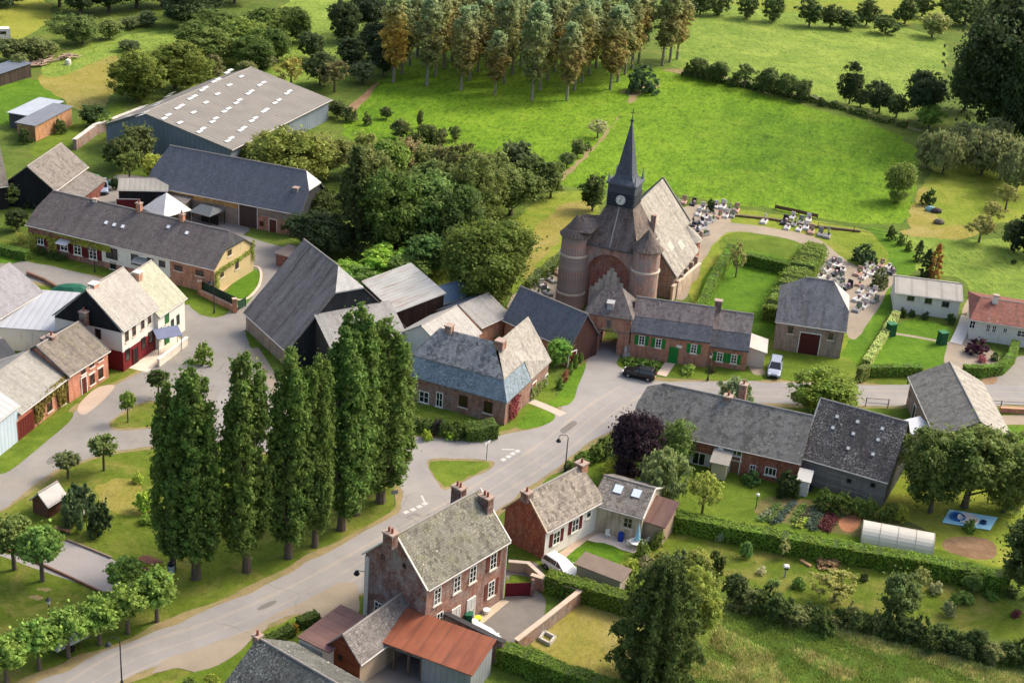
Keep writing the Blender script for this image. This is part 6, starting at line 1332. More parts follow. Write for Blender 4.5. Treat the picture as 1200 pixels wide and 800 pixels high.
# court border
def rail(px,h,w,m,label,name='timber_edging',cat='edging'):
    P=[G(*p) for p in px]; o0=P[0]; mb=MB()
    for a,b in zip(P,P[1:]):
        a=a-o0;b=b-o0; d=(b-a); mb.box(tuple((a+b)/2+Vector((0,0,h/2))),(d.length,w,h),rz=math.atan2(d.y,d.x))
    o=mb.build(name,m); o.location=o0; return tag(o,label,cat)
rail([(-20,634),(22,650),(80,676),(118,694)],.2,.18,flat('#6b4a3a',nm='timber'),'brown timber edging along the near side of the gravel court')
rail([(78,633),(104,643),(131,654)],.2,.18,flat('#8a7a68',nm='timber'),'weathered timber edging along the far side of the gravel court')
# walls near farmhouse
wallrun('courtyard_wall',[(622,688),(680,705),(635,741),(604,765)],1.4,.35,brick('#8a5c4c','#a67a66','#a08f7e',.5),flat('#b9a592',nm='stone_coping'),'low brick wall with pale coping round the farmhouse courtyard')
e=empty('yard_gate',G(592,699),ang((588,699),(618,698)),'dark red solid gate between the farmhouse and the courtyard wall','gate'); q=MB(); q.box((1.2,0,.8),(2.5,.06,1.5)); q.build('gate_leaf',flat('#5e1620',nm='gate_paint'),e); q=MB(); q.box((2.55,0,.95),(.3,.3,1.9)); q.build('gate_pillar',BR_d,e)
wallrun('garden_wall',[(596,668),(618,670),(640,690)],1.0,.3,render_wall('#a39684'),flat('#b3a698',nm='stone_coping'),'grey rendered garden wall beside the gable of the white cottage')
q=wallrun('raised_bed',[(638,742),(650,748),(644,756),(632,750),(638,742)],.35,.2,flat('#b7b2a8',nm='block'),None,'small rectangular block-edged bed on the dry lawn')
wallrun('grave_wall',[(955,305),(953,306)],.1,.1,WH,None,'x') if False else None
# wheelie bins etc
def lathe_thing(name,px,prof,m,label,cat,n=14): 
    q=MB(); q.lathe(prof,n=n); o=q.build(name,m); o.location=G(*px); return tag(o,label,cat)
def wbin(px,c,label,rz=0,s=1):
    e=empty('wheelie_bin',G(*px),rz,label,'bin'); q=MB(); q.box((0,0,.55*s),(.58*s,.6*s,.95*s),top=1.15); q.build('bin_body',flat(c,nm='bin_plastic'),e); q=MB(); q.box((0,0,1.08*s),(.74*s,.76*s,.09*s)); q.build('lid',flat(c,var=.3,nm='bin_lid'),e)
    for y in(-.3*s,.3*s): w_=MB(); w_.cyl((-.25*s,y-.03,.1),(-.25*s,y+.03,.1),.1,n=10); w_.build('wheel',flat('#17181a',nm='rubber'),e)
wbin((549,730),'#1f5c40','dark green wheelie bin against the farmhouse front'); wbin((1042,392),'#1c4a38','dark green bin at the left corner of the vivid lawn, rear one',s=1.5) if False else None
for px,l in (((1043,393),'left green plastic water butt on the vivid lawn'),((1103,403),'right green plastic water butt on the vivid lawn')):
    e=empty('water_butt',G(*px),.4,l,'water butt'); q=MB(); q.box((0,0,.85),(1.1,1.0,1.7),top=.96); q.build('tank',flat('#1d5034',nm='green_plastic'),e); q=MB(); q.box((.0,0,1.78),(1.2,1.1,.16)); q.build('lid',flat('#2a6a45',nm='green_plastic'),e)
for i,(px,c,l) in enumerate((((560,727),'#c9d23a','lime green basin on the paving before the farmhouse door'),((556,731),'#dcdad4','white bucket on the paving before the farmhouse door'),((570,718),'#dcdad4','small white pot farther along the farmhouse front'))): lathe_thing('basin',px,[(.25,0),(.34,.4),(.36,.42)],flat(c,nm='plastic'),l,'basin')
lathe_thing('barrel',(727,633),[(.28,0),(.31,.1),(.33,.5),(.31,.85),(.28,.92)],flat('#1c3f9c',rough=.4,nm='blue_plastic'),'blue plastic barrel on the terrace','barrel')
wbin((735,626),'#1d6a3c','green compost bin on the terrace behind the blue barrel',s=.95)
e=empty('parasol',G(746,640),0,'closed light blue parasol on the terrace','parasol'); q=MB(); q.cyl((0,0,0),(0,0,2.6),.03); q.build('pole',flat('#d0d0cc',nm='pole'),e); q=MB(); q.lathe([(.3,.9),(.26,1.2),(.16,1.9),(.04,2.7)],n=10); q.build('canopy',flat('#8fc4dc',nm='parasol_cloth'),e)
def gtable(px,label,r=.55):
    e=empty('garden_table',G(*px),0,label,'table'); q=MB(); q.cyl((0,0,.68),(0,0,.73),r,n=20); q.build('tabletop',flat('#dcdcd8',nm='white_plastic'),e)
    for a in(.8,2.4,3.9,5.5): q=MB(); q.cyl((math.cos(a)*r*.8,math.sin(a)*r*.8,0),(math.cos(a)*r*.5,math.sin(a)*r*.5,.68),.03,n=6); q.build('leg',flat('#cfcfca',nm='white_plastic'),e)
def gchair(px,rz,label,c='#dcdcd8'):
    e=empty('garden_chair',G(*px),rz,label,'chair'); q=MB(); q.box((0,0,.42),(.46,.46,.04)); q.build('seat',flat(c,nm='white_plastic'),e); q=MB(); q.box((-.23,0,.68),(.04,.46,.5)); q.build('backrest',flat(c,nm='white_plastic'),e)
    for a in(-.2,.2):
        for b in(-.2,.2): q=MB(); q.cyl((a,b,0),(a,b,.42),.025,n=5); q.build('leg',flat(c,nm='white_plastic'),e)
gtable((745,641),'round white garden table under the closed blue parasol',.75); gchair((757,637),2.4,'white garden chair right of the parasol table'); gchair((737,641),.4,'white garden chair left of the parasol table'); gchair((749,648),1.6,'dark garden chair in front of the parasol table','#3a3c40'); gchair((712,630),5,'white low lounger chair at the left of the terrace')
# planter, statue pillar at gate, low terrace wall
wallrun('terrace_wall',[(694,618),(725,626)],.9,.3,render_wall('#b5a894'),flat('#b9ac9a',nm='stone_coping'),'low rendered wall behind the terrace')
for px,l in (((732,419),'pale stone pillar with figure at the left of the gate lawn'),((736,417),'second weathered pale stone block beside the gate pillar')): lathe_thing('stone_figure',px,[(.35,0),(.32,.5),(.2,.6),(.26,1.0),(.18,1.35),(.16,1.6),(.05,1.75)],flat('#a9a49c',var=.3,nm='old_stone'),l,'stone figure',8)
lathe_thing('stone_planter',(699,406),[(.35,0),(.4,.5),(.45,.55)],flat('#a39c90',nm='old_stone'),'round stone planter at the left of the gate arch','planter')
e=empty('rabbit_hutch',G(686,408),-.35,'small grey stone kennel with pitched roof left of the gate tower','kennel'); q=MB(); q.box((0,0,.7),(1.6,1.2,1.4)); q.build('wall',flat('#a8927e',var=.3,nm='old_stone'),e); q=MB(); q.slab([[(-1,-.8,1.4),(1,-.8,1.4),(1,0,2.0),(-1,0,2.0)],[(1,.8,1.4),(-1,.8,1.4),(-1,0,2.0),(1,0,2.0)]],.1); q.build('roof',flat('#8f8a84',nm='felt'),e)
# polytunnel
P0,P1=G(1008,638),G(1092,654); rz=math.atan2((P1-P0).y,(P1-P0).x); e=empty('polytunnel',P0,rz,'whitish plastic polytunnel in the vegetable garden behind the long hedge','polytunnel'); Ln=(P1-P0).length; q=MB(); r=1.7
pm,nt,b=mat('milky_plastic'); b.inputs['Base Color'].default_value=srgb('#cdc8ba'); b.inputs['Roughness'].default_value=.6
R_=[[(x,r+r*-math.cos(t),r*1.05*math.sin(t)) for t in [i*math.pi/14 for i in range(15)]] for x in [Ln*i/24 for i in range(25)]]
for a,b_ in zip(R_,R_[1:]):
    for i in range(14): q.poly([a[i],a[i+1],b_[i+1],b_[i]])
q.poly(R_[0]); q.poly(R_[-1][::-1]); q.build('cover',pm,e)
for i in range(0,25,6):
    q=MB(); 
    for a,b_ in zip(R_[i],R_[i][1:]): q.cyl(tuple(Vector(a)+Vector((0,0,.02))),tuple(Vector(b_)+Vector((0,0,.02))),.035,n=5)
    q.build('hoop',flat('#b0aa9c',nm='steel'),e)
# blue mat & pools
sh=sheet('blue_mat',[(1112,597.5),(1169,607),(1160,622),(1104,613)],.1,flat('#a0d6ea',var=.05,nm='tarpaulin'),0,0,kind=None,label='light blue tarpaulin spread on the grass in the orchard',cat='tarpaulin',thick=.03)
def ring(px,r,c,label,h=.3,name='paddling_pool',cat='paddling pool',fill=None):
    e=empty(name,G(*px,.13),0,label,cat); q=MB(); q.lathe([(r-.12,0),(r,.06),(r,h-.06),(r-.1,h),(r-.2,h-.05),(r-.2,.05)],n=22); q.build('pool_wall',flat(c,rough=.4,nm='vinyl'),e)
    if fill: q=MB(); q.cyl((0,0,.06),(0,0,h-.08),r-.2,n=22); q.build('pool_floor',flat(fill,rough=.4,nm='vinyl'),e)
ring((1122,606.5),.85,'#2f66a0','dark blue inflatable ring pool on the blue tarpaulin'); ring((1134,609),1.15,'#e0d8cf','round whitish pool cover lying on the blue tarpaulin',.25,fill='#ded3c8'); ring((1152,613),.35,'#17385e','small dark blue bucket-like toy on the blue tarpaulin',.35,'toy','toy')
# party tent & gazebo in farmyard
e=empty('white_tent',G(196,262),.9,'white pyramid-topped tent behind the long village house','tent'); q=MB(); X=2.6; q.slab([[(-X,-X,2.3),(X,-X,2.3),(0,0,4.9)],[(X,-X,2.3),(X,X,2.3),(0,0,4.9)],[(X,X,2.3),(-X,X,2.3),(0,0,4.9)],[(-X,X,2.3),(-X,-X,2.3),(0,0,4.9)]],.05); q.build('canopy',flat('#dcdad2',nm='canvas'),e)
for x in(-X,X):
    for y in(-X,X): q=MB(); q.cyl((x*.97,y*.97,0),(x*.97,y*.97,2.3),.05,n=6); q.build('pole',flat('#b9b9b4',nm='pole'),e)
e=empty('gazebo',G(243,263),-.45,'small dark gazebo with a grey pitched canopy in the farmyard','gazebo'); q=MB(); X=1.9; q.slab([[(-X,-X,2.2),(X,-X,2.2),(X*.6,0,3.0),(-X*.6,0,3.0)],[(X,X,2.2),(-X,X,2.2),(-X*.6,0,3.0),(X*.6,0,3.0)],[(X,-X,2.2),(X,X,2.2),(X*.6,0,3.0)],[(-X,X,2.2),(-X,-X,2.2),(-X*.6,0,3.0)]],.06); q.build('canopy',flat('#5d6266',nm='canvas'),e)
for x in(-X,X):
    for y in(-X,X): q=MB(); q.cyl((x*.95,y*.95,0),(x*.95,y*.95,2.2),.06,n=6); q.build('pole',flat('#1d1f22',nm='pole'),e)
q=MB(); q.box((0,.6,.75),(3.2,.06,1.5)); q.build('side_cloth',flat('#1d1f22',nm='canvas'),e)
# green fence by long house
def fence(px,h,label,c='#23382c',name='mesh_fence',step=2.2,solid=True,rails=2,cat='fence'):
    P=[G(*p) for p in px]; o0=P[0]; e=empty(name,o0,0,label,cat); 
    for a,b in zip(P,P[1:]):
        d=b-a; n=max(1,int(d.length/step)); rz=math.atan2(d.y,d.x)
        for i in range(n+1):
            p=a+d*i/n-o0; q=MB(); q.box((p.x,p.y,h/2),(.09,.09,h+.1)); q.build('post',flat(c,nm='fence_paint'),e)
        m=(a+b)/2-o0
        if solid: q=MB(); q.box((m.x,m.y,h/2+.05),(d.length,.03,h-.2),rz=rz); q.build('panel',flat(c,nm='fence_mesh'),e)
        else:
            for k in range(rails): q=MB(); q.box((m.x,m.y,h*(k+1)/rails-.05),(d.length,.03,.05),rz=rz); q.build('rail',flat(c,nm='fence_wire'),e)
    return e
P=fence([(236,344),(276,363)],1.9,'dark green mesh fence on the low brick wall beside the lawn'); fence([(279,364),(288,359)],1.4,'dark green open gate leaf at the end of the mesh fence','#2a4a38',name='garden_gate',cat='gate')
for px,l in (((234,345),'brick gate pier at the left end of the mesh fence'),((275,366),'brick gate pier at the right end of the mesh fence')):
    e=empty('gate_pier',G(*px),.4,l,'gate pier'); q=MB(); q.box((0,0,.95),(.5,.5,1.9)); q.build('pier',BR_l,e); q=MB(); q.box((0,0,1.96),(.62,.62,.12)); q.build('cap',flat('#b9a48f',nm='stone_cap'),e)
fence([(1014,476),(1040,478)],1.2,'dark post and wire fence beside the bright round tree','#3a3632',solid=False,name='wire_fence'); fence([(1160,478),(1172,479),(1230,482)],1.1,'dark railing on a low brick wall beside the right-hand road','#2c2e32',solid=False,rails=3,name='railing',cat='railing')
wallrun('roadside_wall',[(1172,483),(1230,486)],.6,.3,BR_l,flat('#b58a70',nm='brick_coping'),'low brick wall with flower pots beside the right-hand road')
fence([(958,268),(1000,273),(1062,283)],1.1,'thin wire fence between the meadow and the graveyard','#5a564c',solid=False,name='wire_fence',step=8)
fence([(908,245),(936,251),(958,256)],.8,'old brown wooden fence along the meadow behind the graves','#6a5040',name='board_fence',step=3)
rail([(848,252),(905,258),(950,266),(1008,272)],.35,.5,flat('#6f5d45',var=.3,nm='dry_bank'),'low brown bank between the bright meadow and the graveyard','bank','bank')
# cloth-covered pile & misc at left
e=empty('green_cover',G(84,345),.2,'dark green tarpaulin heap behind the flat-roofed extension','tarpaulin'); 
q=MB(); q.lathe([(1.9,0),(1.8,.7),(1.1,1.3),(.3,1.5)],n=9); o=q.build('cover',flat('#1c5a48',nm='tarpaulin'),e); o.scale=(1.5,.7,1)
wallrun('edging_wall',[(32,322),(52,330),(78,345)],.5,.3,flat('#7a5a4a',nm='old_brick'),None,'low dark edging wall beside the road behind the flat roofs')
q=MB(); q.lathe([(.55,0),(.6,.5),(.5,1.0),(.2,1.15)],n=14); o=q.build('white_bale',flat('#d8d2c4',nm='wrapped_bale')); o.location=G(80,76); tag(o,'single white wrapped bale in the upper left field','bale')
e=empty('caravan',G(-2,47),.4,'white caravan cut by the upper left edge','caravan'); q=MB(); q.box((0,0,1.5),(5,2.2,2.1),top=.94); q.build('body',flat('#cfcac6',nm='caravan_shell'),e); q=MB(); q.box((1,-1.09,1.75),(1.2,.06,.6)); q.build('window',glass(),e)
for y in(-1,1): q=MB(); q.cyl((0,y-.1,.35),(0,y+.1,.35),.35,n=14); q.build('wheel',flat('#17181a',nm='rubber'),e)
rr=random.Random(8); q=MB()
for i in range(50): x,y=rr.uniform(-6,6),rr.uniform(-1.6,1.6); a=rr.uniform(-.5,.5); q.cyl((x-math.cos(a),y-math.sin(a),.2+rr.random()*.8),(x+math.cos(a),y+math.sin(a),.2+rr.random()*.8),rr.uniform(.1,.2),n=6)
o=q.build('timber_pile',flat('#9a8474',var=.4,nm='cut_timber')); o.location=G(58,74); o.rotation_euler=(0,0,.9); tag(o,'pile of pale cut timber beside the upper left field','log pile')
for i,(x,y,c,l) in enumerate(((1090,247,'#7fa8b0','pale blue sack beside the orchard bush'),(1097,249,'#4a3f3c','dark crate beside the pale blue sack'),(1100,262,'#6a6056','low grey heap in the orchard grass'),(134,217,'#3f8a6a','green wheelbarrow-like tub beside the yard') ,(112,210,'#4a9a6a','small green tarpaulin on the grass by the parked silver car'),(138,176,'#c9cbc8','white sack pile before the hangar'))):
    q=MB(); q.lathe([(.7,0),(.75,.4),(.45,.75),(.1,.85)],n=9); o=q.build('heap',flat(c,var=.3,nm='tarp')); o.location=G(x,y); o.scale=(1.3,.8,1); tag(o,l,'heap')
# small things on lower lawns
e=empty('bird_house',G(919.5,676),0,'little white bird table on a post on the lower lawn','bird table'); q=MB(); q.cyl((0,0,0),(0,0,1.0),.07); q.build('post',flat('#8b8d90',nm='post'),e); q=MB(); q.box((0,0,1.15),(.4,.4,.3)); q.build('box',flat('#3c3a38',nm='box'),e); q=MB(); q.box((0,0,1.36),(.6,.6,.14),top=.7); q.build('roof',flat('#d8d4cc',nm='white_roof'),e)
e=empty('garden_lamp',G(885.5,596),0,'white-capped garden post on the lawn of the long brick house','garden lamp'); q=MB(); q.cyl((0,0,0),(0,0,1.7),.05); q.build('post',flat('#2f4a3c',nm='post'),e); q=MB(); q.lathe([(.22,1.7),(.2,1.85),(.05,1.95)],n=10); q.build('cap',flat('#dcdad4',nm='cap'),e)
e=empty('white_shed',G(940,577),-.3,'small white garden shed against the boarded barn','shed'); q=MB(); q.prism([(-.6,-.8),(.6,-.8),(.6,.8),(-.6,.8)],0,2.0); q.build('wall',flat('#d5d3cc',nm='white_boards'),e); q=MB(); q.slab([[(-.8,-.95,1.95),(.8,-.95,1.95),(.8,.95,2.5),(-.8,.95,2.5)]],.08); q.build('roof',flat('#c4c1ba',nm='white_sheet'),e)
lathe_thing('water_tub',(947,573.5),[(.5,0),(.55,.4),(.5,.42),(.45,.2)],flat('#2c343a',nm='black_plastic'),'black round tub beside the small white shed','tub'); 
e=empty('table_tennis',G(1006,577),-.35,'low turquoise table top in front of the grey boarded barn','table'); q=MB(); q.box((0,0,.75),(2.6,1.3,.06)); q.build('tabletop',flat('#5cb0a0',nm='turquoise_paint'),e)
for x in(-1.1,1.1): q=MB(); q.box((x,0,.36),(.08,1.0,.72)); q.build('leg',flat('#8a8d90',nm='steel'),e)
for i,(x,y) in enumerate(((980,570),(988,572))): lathe_thing('clay_pot',(x,y),[(.25,0),(.35,.5),(.4,.52)],flat('#7a3c2c',nm='terracotta'),('left','right')[i]+' terracotta pot in front of the grey boarded barn','pot')
lathe_thing('white_statue',(986,570),[(.2,0),(.15,.7),(.22,1.0),(.1,1.4)],flat('#cfc9a8',nm='painted_stone'),'pale garden figure between the terracotta pots','figure')
# vegetable rows
veg=[((903,598),(893,608),'#636657','bush'),((912,592),(890,611),'#385725','a'),((920,596),(902,612),'#435925','b'),((931,588),(907,614),'#354240','c'),((943,592),(930,612),'#405f25','d'),((948,598),(934,618),'#4c4c35','e'),((956,594),(946,618),'#3d4c3f','f'),((960,602),(952,622),'#384939','g'),((945,608),(934,618),'#758d1f','h'),((972,602),(962,620),'#42221b','i'),((980,604),(968,624),'#4c2e22','j')]
nm=['silvery','leafy green','light green','blue-green leek','fresh green','greyish','grey-blue cabbage','grey-green cabbage','bright lime lettuce','dark red beet','reddish brown']
for i,(a,b,c,_) in enumerate(veg):
    A,B=G(*a),G(*b); n=int((B-A).length/.35); P=[];Q=[]; rg=random.Random(i)
    for k in range(n*34):
        t=rg.random(); p=A.lerp(B,t)-A; w=.42; hh_=.3+.1*abs(math.sin(t*n*1.5)); P.append((p.x+rg.gauss(0,w*.6),p.y+rg.gauss(0,w*.3),rg.random()*hh_)); Q.append((rg.gauss(0,.5),rg.gauss(0,.5),1))
    o=leafy('vegetable_row',P,Q,.13,c,None,seed=i); o.location=A; tag(o,'%s vegetable row, %s in the vegetable garden'%(nm[i],nth(i)),'vegetable row','rows of the vegetable garden')
# rockery / log edging on lower lawn
rail([(938,657),(950,664)],.2,.35,flat('#b08a66',nm='timber'),'slanting pale timber beam edging the rockery on the lower lawn','timber_beam','beam'); T('rockery_plants',970,662,652,34,'bush','#7a6a44','brownish rockery planting on the lower lawn','plants')
# ---------------- graveyard ----------------
GM={'w':flat('#c4c2bd',nm='pale_granite'),'g':flat('#8b8a88',nm='grey_granite'),'d':flat('#33343a',rough=.3,nm='dark_granite'),'p':flat('#b08f80',nm='pink_granite')}
def grave_proto(v):
    q=empty('grave',(0,0,0),0,'grave','grave'); m=GM[v[0]]; kids=[]
    b=MB(); b.box((0,0,.16),(1.1,2.1,.32)); b.box((0,-.05,.38),(.92,1.8,.14),top=.96); kids.append(b.build('slab',m,q))
    b=MB()
    if v[1]=='s': b.box((0,.98,.75),(.95,.16,1.0),top=.86)
    elif v[1]=='c': b.box((0,.98,.85),(.16,.14,1.5)); b.box((0,.98,1.15),(.7,.141,.16))
    else: b.box((0,.9,.55),(.8,.3,.5),top=.8)
    kids.append(b.build('headstone' if v[1]!='c' else 'cross',GM[v[0]],q))
    b=MB(); b.lathe([(.12,0),(.2,.2),(.28,.35),(.16,.5)],(.22,.1,.44),7); kids.append(b.build('flowers',flat({'w':'#7a5a60','g':'#4f6a34','d':'#c9a8b0','p':'#6a7a40'}[v[0]],var=.4,nm='flowers'),q))
    reg(q,*kids); return q
protos={}; GN={'w':'pale','g':'grey','d':'dark','p':'pinkish'}; GK={'s':'headstone','c':'cross','l':'low block'}
rg=random.Random(21)
def graves(items,where,base,group):
    items=sorted(items)
    for i,(x,y) in enumerate(items):
        v=(rg.choice('wwwwwggpd'),rg.choice('sslc')); 
        lab='%s grave with %s, %s in %s'%(GN[v[0]],GK[v[1]],nth(i),where)
        if v not in protos: protos[v]=grave_proto(v); q=protos[v]
        else: q=copy_tree(protos[v])
        q.location=G(x,y); q.rotation_euler=(0,0,base+rg.uniform(-.1,.1)); s=rg.uniform(.75,1.0); q.scale=(s,s,s); tag(q,lab,'grave',group)
A_=ang((840,250),(905,262))
graves([(793,243),(801,238),(812,240),(822,246),(838,243),(846,244),(853,247),(862,248)],'the back row behind the church',A_,'graves in the back row behind the church')
graves([(826,256),(834,259),(842,255),(850,254),(858,254),(818,252)],'the second row behind the church',A_,'graves in the second row behind the church')
graves([(806,266),(812,272),(816,280),(822,268),(824,276),(812,288),(818,262),(826,262)],'the group beside the church apse',A_-.6,'graves beside the apse')
graves([(895,261),(919,262),(922,268),(928,256),(930,264),(936,270),(938,262),(944,268),(950,273),(947,259),(961,276),(969,278)],'the cluster right of the gravel path',A_,'graves right of the gravel path')
graves([(962,312),(968,318),(960,326),(968,330),(978,322),(984,326),(980,312),(986,318),(974,336),(962,338),(984,334),(992,338),(984,344),(956,316),(962,304),(974,308)],'the group beside the billowing hedge',A_-.3,'graves beside the billowing hedge')
graves([(1005,322),(1012,326),(1006,334),(1012,318),(1020,322),(1026,318),(1032,312),(1040,314),(1034,322),(1008,342),(1022,344),(1014,350),(1004,352),(1012,360),(1024,354),(1004,364),(1018,312),(1044,320)],'the group near the grass track',A_-.25,'graves near the grass track')
graves([(650,316),(654,322),(646,330),(638,338),(630,345),(641,345),(634,334),(622,352),(616,360)],'the strip left of the church tower',A_+.9,'graves left of the church')
# ---------------- trees ----------------
def row(name,desc,where,cat,group,items,k,col,**kw):
    """items: (x,y,top,w[,kind[,colour]]) sorted by x; label = description + ordinal + where"""
    items=sorted(items,key=lambda t:t[0]); n=len(items)
    for i,t in enumerate(items):
        kk=t[4] if len(t)>4 and t[4] else k; cc=t[5] if len(t)>5 else col
        T(name,t[0],t[1],t[2],t[3],kk,cc,'%s, %s of %s'%(desc,nth(i) if i else 'leftmost',where),cat,group)
G1,G2,G3,G4,G5,G6='#3c4f1a','#48591f','#566628','#2b3d18','#5d6f22','#34471d'
row('poplar_tree','tall columnar poplar','the row by the road','tree','columnar poplars beside the main road',
 [(230,677,424,58,'poplar'),(203,668,450,42,'poplar_b'),(289,669,416,56,'poplar_b'),(338,653,409,50,'poplar'),(369,640,418,44,'poplar_b'),(400,620,384,54,'poplar'),(417,602,358,58,'poplar_b'),(446,588,374,58,'poplar'),(458,566,402,52,'poplar_b')],'poplar','#3d5720')
for a in ((150,495,456,22,'lolli','#4d6a22','small round-headed clipped tree on the little grass island'),(122,551,505,38,'lolli','#4f6030','round-headed clipped tree with a bare stem on the green, right of its twin'),(80,560,526,34,'lolli','#4f5b34','darker round-headed clipped tree on the green, left of its twin'),
 (186,466,430,30,'lolli','#33451c','dark round tree in front of the terrace steps')):
    T('clipped_tree',*a[:6],a[6],'tree')
for a in ((240,426,398,28,'#4f6c24','bright round bush in the road beside the terrace balustrade'),(95,604,556,44,'#33472c','biggest dark round bush behind the garden hut'),(117,626,583,36,'#2c4023','dark round bush right of the garden hut'),(85,618,572,34,'#3a5230','grey-green round bush beside the garden hut wall'),
 (162,565,552,16,'#6f8a2a','small yellow-green bush on the green'),(168,598,570,28,'#6f8a2a','low leafy yellow-green clump on the worn patch of the green'),(172,612,600,20,'#5a7a28','little bush nearest the tall poplars on the green')):
    T('bush',a[0],a[1],a[2],a[3],'bush',a[4],a[5],'bush')
row('linden_tree','pollarded round-crowned linden','the row beside the main road','tree','pollarded lindens beside the main road',[(184,728,664,52),(150,742,680,52),(117,755,695,54),(80,769,709,56),(46,784,724,56),(8,800,741,58)],'linden','#54712a')
T('linden_tree',146,698,650,46,'linden','#4c6a28','round leafy tree at the right end of the gravel court','tree')
T('linden_tree',50,680,612,54,'linden','#567330','light green young tree at the left end of the gravel court','tree')
T('linden_tree',17,667,600,54,'linden','#4c5f2b','darker round tree at the left edge beside the gravel court','tree')
# centre woodland
T('broadleaf_tree',567,356,248,104,'big','#41561c','large dark green spreading tree behind the blue shed','tree')
T('spruce_tree',416,294,176,64,'spruce','#33441f','tall dark spruce with a bare trunk in the wood behind the barns','tree')
row('broadleaf_tree','leafy tree','the wood between barns and church','tree','trees of the village wood',
 [(345,225,142,96,'oak','#556023'),(300,196,158,44,'small','#5b6a2a'),(318,205,165,46,'small','#4c5c24'),(382,208,150,64,'oak_b','#58602c'),(385,302,250,66,'oak','#26371c'),(370,290,240,60,'oak_b','#25361a'),(372,262,215,50,'oak','#2f4019'),(430,240,160,60,'oak_b','#4f5b2c'),
  (462,300,190,84,'oak','#35501c'),(488,295,186,84,'oak_b','#44602a'),(500,322,262,60,'small','#3b5828'),(450,324,280,62,'small_b','#5c8422'),(476,330,290,56,'small','#45622a'),(525,300,208,76,'oak','#33481c'),(538,320,255,54,'oak_b','#2e441c'),(510,255,180,70,'oak_b','#455626'),
  (560,262,180,64,'oak','#4b5a28'),(598,252,186,66,'oak_b','#4a5c2a'),(575,235,165,50,'small','#525f2e'),(545,235,160,50,'small_b','#4a5028'),(620,226,178,44,'small_b','#3c5024'),(645,232,182,40,'small','#435626'),(604,215,158,50,'small','#39492a'),
  (430,205,148,52,'small_b','#5c6a2e'),(455,215,150,54,'small','#4a6422'),(475,205,155,44,'small_b','#6a6640'),(500,205,160,44,'small','#586632'),(520,210,165,40,'small_b','#5f6238'),(405,335,300,54,'small','#4f7a22'),(425,340,308,44,'small_b','#4a6a2c')],'oak',G1)
T('churchyard_tree',694,247,200,36,'small','#36471f','dark round tree left of the church, alone in the grass','tree')
row('small_tree','scrubby little tree','those on the main meadow edge','tree','scrub on the meadow edge',[(453,140,122,17,'small'),(430,147,128,12,'bush'),(469,163,137,26,'small'),(500,166,141,30,'small','#3b4a1e'),(492,150,126,8,'small_b'),(533,165,146,14,'small_b'),(408,142,120,26,'bush'),(395,138,112,26,'small'),(485,170,150,24,'bush'),(515,168,146,30,'bush')],'small','#44522a')
# plantation: columns running back
cols=[(461,97,(10,-11),5,1.0),(500,101,(10.5,-11.5),6,1),(540,106,(10.5,-12),6,.92),(580,111,(10.5,-13),6,.7),(623,118,(9.5,-13),6,1.08),(664,118,(9.3,-12),6,.86),(715,105,(9,-9.5),5,.95),(776,77,(9,-4),3,1.0)]
k=0; PL=[]
for ci,(x,y,d,n,s) in enumerate(cols):
    for j in range(n):
        sx=x+d[0]*j*(1-.02*j); sy=y+d[1]*j*(1-.05*j); PL.append((sx,sy,ci,j,s if j==0 else .97+.12*math.sin(ci*3+j*5)))
for sx,sy,ci,j,s in PL:
    hm=18.0*s; cc=('#7e6622' if (ci==0 and j==0) else '#685a2e' if (ci+j)%3==0 else '#626238' if (ci+j)%3==1 else '#686034')
    e=tree('plantation_poplar',sx,sy,hm,6.6*s**.6,'planted' if (ci+j)%2 else 'planted_b',cc,'slim plantation poplar with rusty lower leaves, %s column from the left, %s tree back'%(['first','second','third','fourth','fifth','sixth','seventh','eighth'][ci],['front','second','third','fourth','fifth','sixth','seventh'][j]),'tree','poplars of the plantation above the meadow')
T('bush',752,108,70,44,'bush','#3a5030','dark leafy bush at the right corner of the poplar plantation','bush')
row('hedgerow_tree','small tree','the hedgerow between two pastures','tree','hedgerow trees between the pastures',[(806,89,70,18,'bush'),(818,92,62,26),(832,95,74,18,'willow'),(842,98,66,24),(860,101,80,20,'bush'),(872,104,70,28,'airy'),(889,107,84,18,'bush'),(900,110,72,30),(921,114,82,30,'willow'),(940,119,90,24),(962,124,112,14,'bush'),(995,122,74,28,'oak','#27391c'),(1008,126,100,26),(1030,132,93,34,'oak','#2a3c22'),(1050,138,104,30),(1078,142,74,50,'oak_b','#2b3d24'),(1088,150,117,34,'small','#5a7a2c')],'small','#42542a')
row('far_tree','bushy tree','the tree line at the top right','tree','tree line at the top right',[(820,18,-18,28),(842,18,-14,26),(875,22,-10,24),(905,26,-10,26),(948,31,-8,32),(972,33,0,24),(990,34,6,34),(1015,30,-6,30),(1037,40,14,28),(1060,28,-8,30),(1092,44,8,36,'small','#6a7440'),(1080,20,-14,30),(1110,22,-16,30),(1130,30,-12,40)],'small_b','#3e5028')
T('dark_tree',1170,160,-40,120,'big','#2c3c20','huge dark tree filling the upper right corner','tree'); T('dark_tree',1196,185,30,70,'big','#2a3a1e','dark tree at the right edge under the huge corner tree','tree'); T('dark_tree',1130,130,60,50,'oak','#2e3e20','dark tree on the left flank of the huge corner tree','tree')
row('willow_shrub','grey-green feathery shrub','the thicket below the huge tree','shrub','grey-green thicket at the upper right',[(1085,196,150,40),(1104,205,146,48),(1128,190,136,60),(1150,205,142,60),(1172,210,150,60),(1190,225,160,56),(1160,190,132,50)],'willow','#626a42')
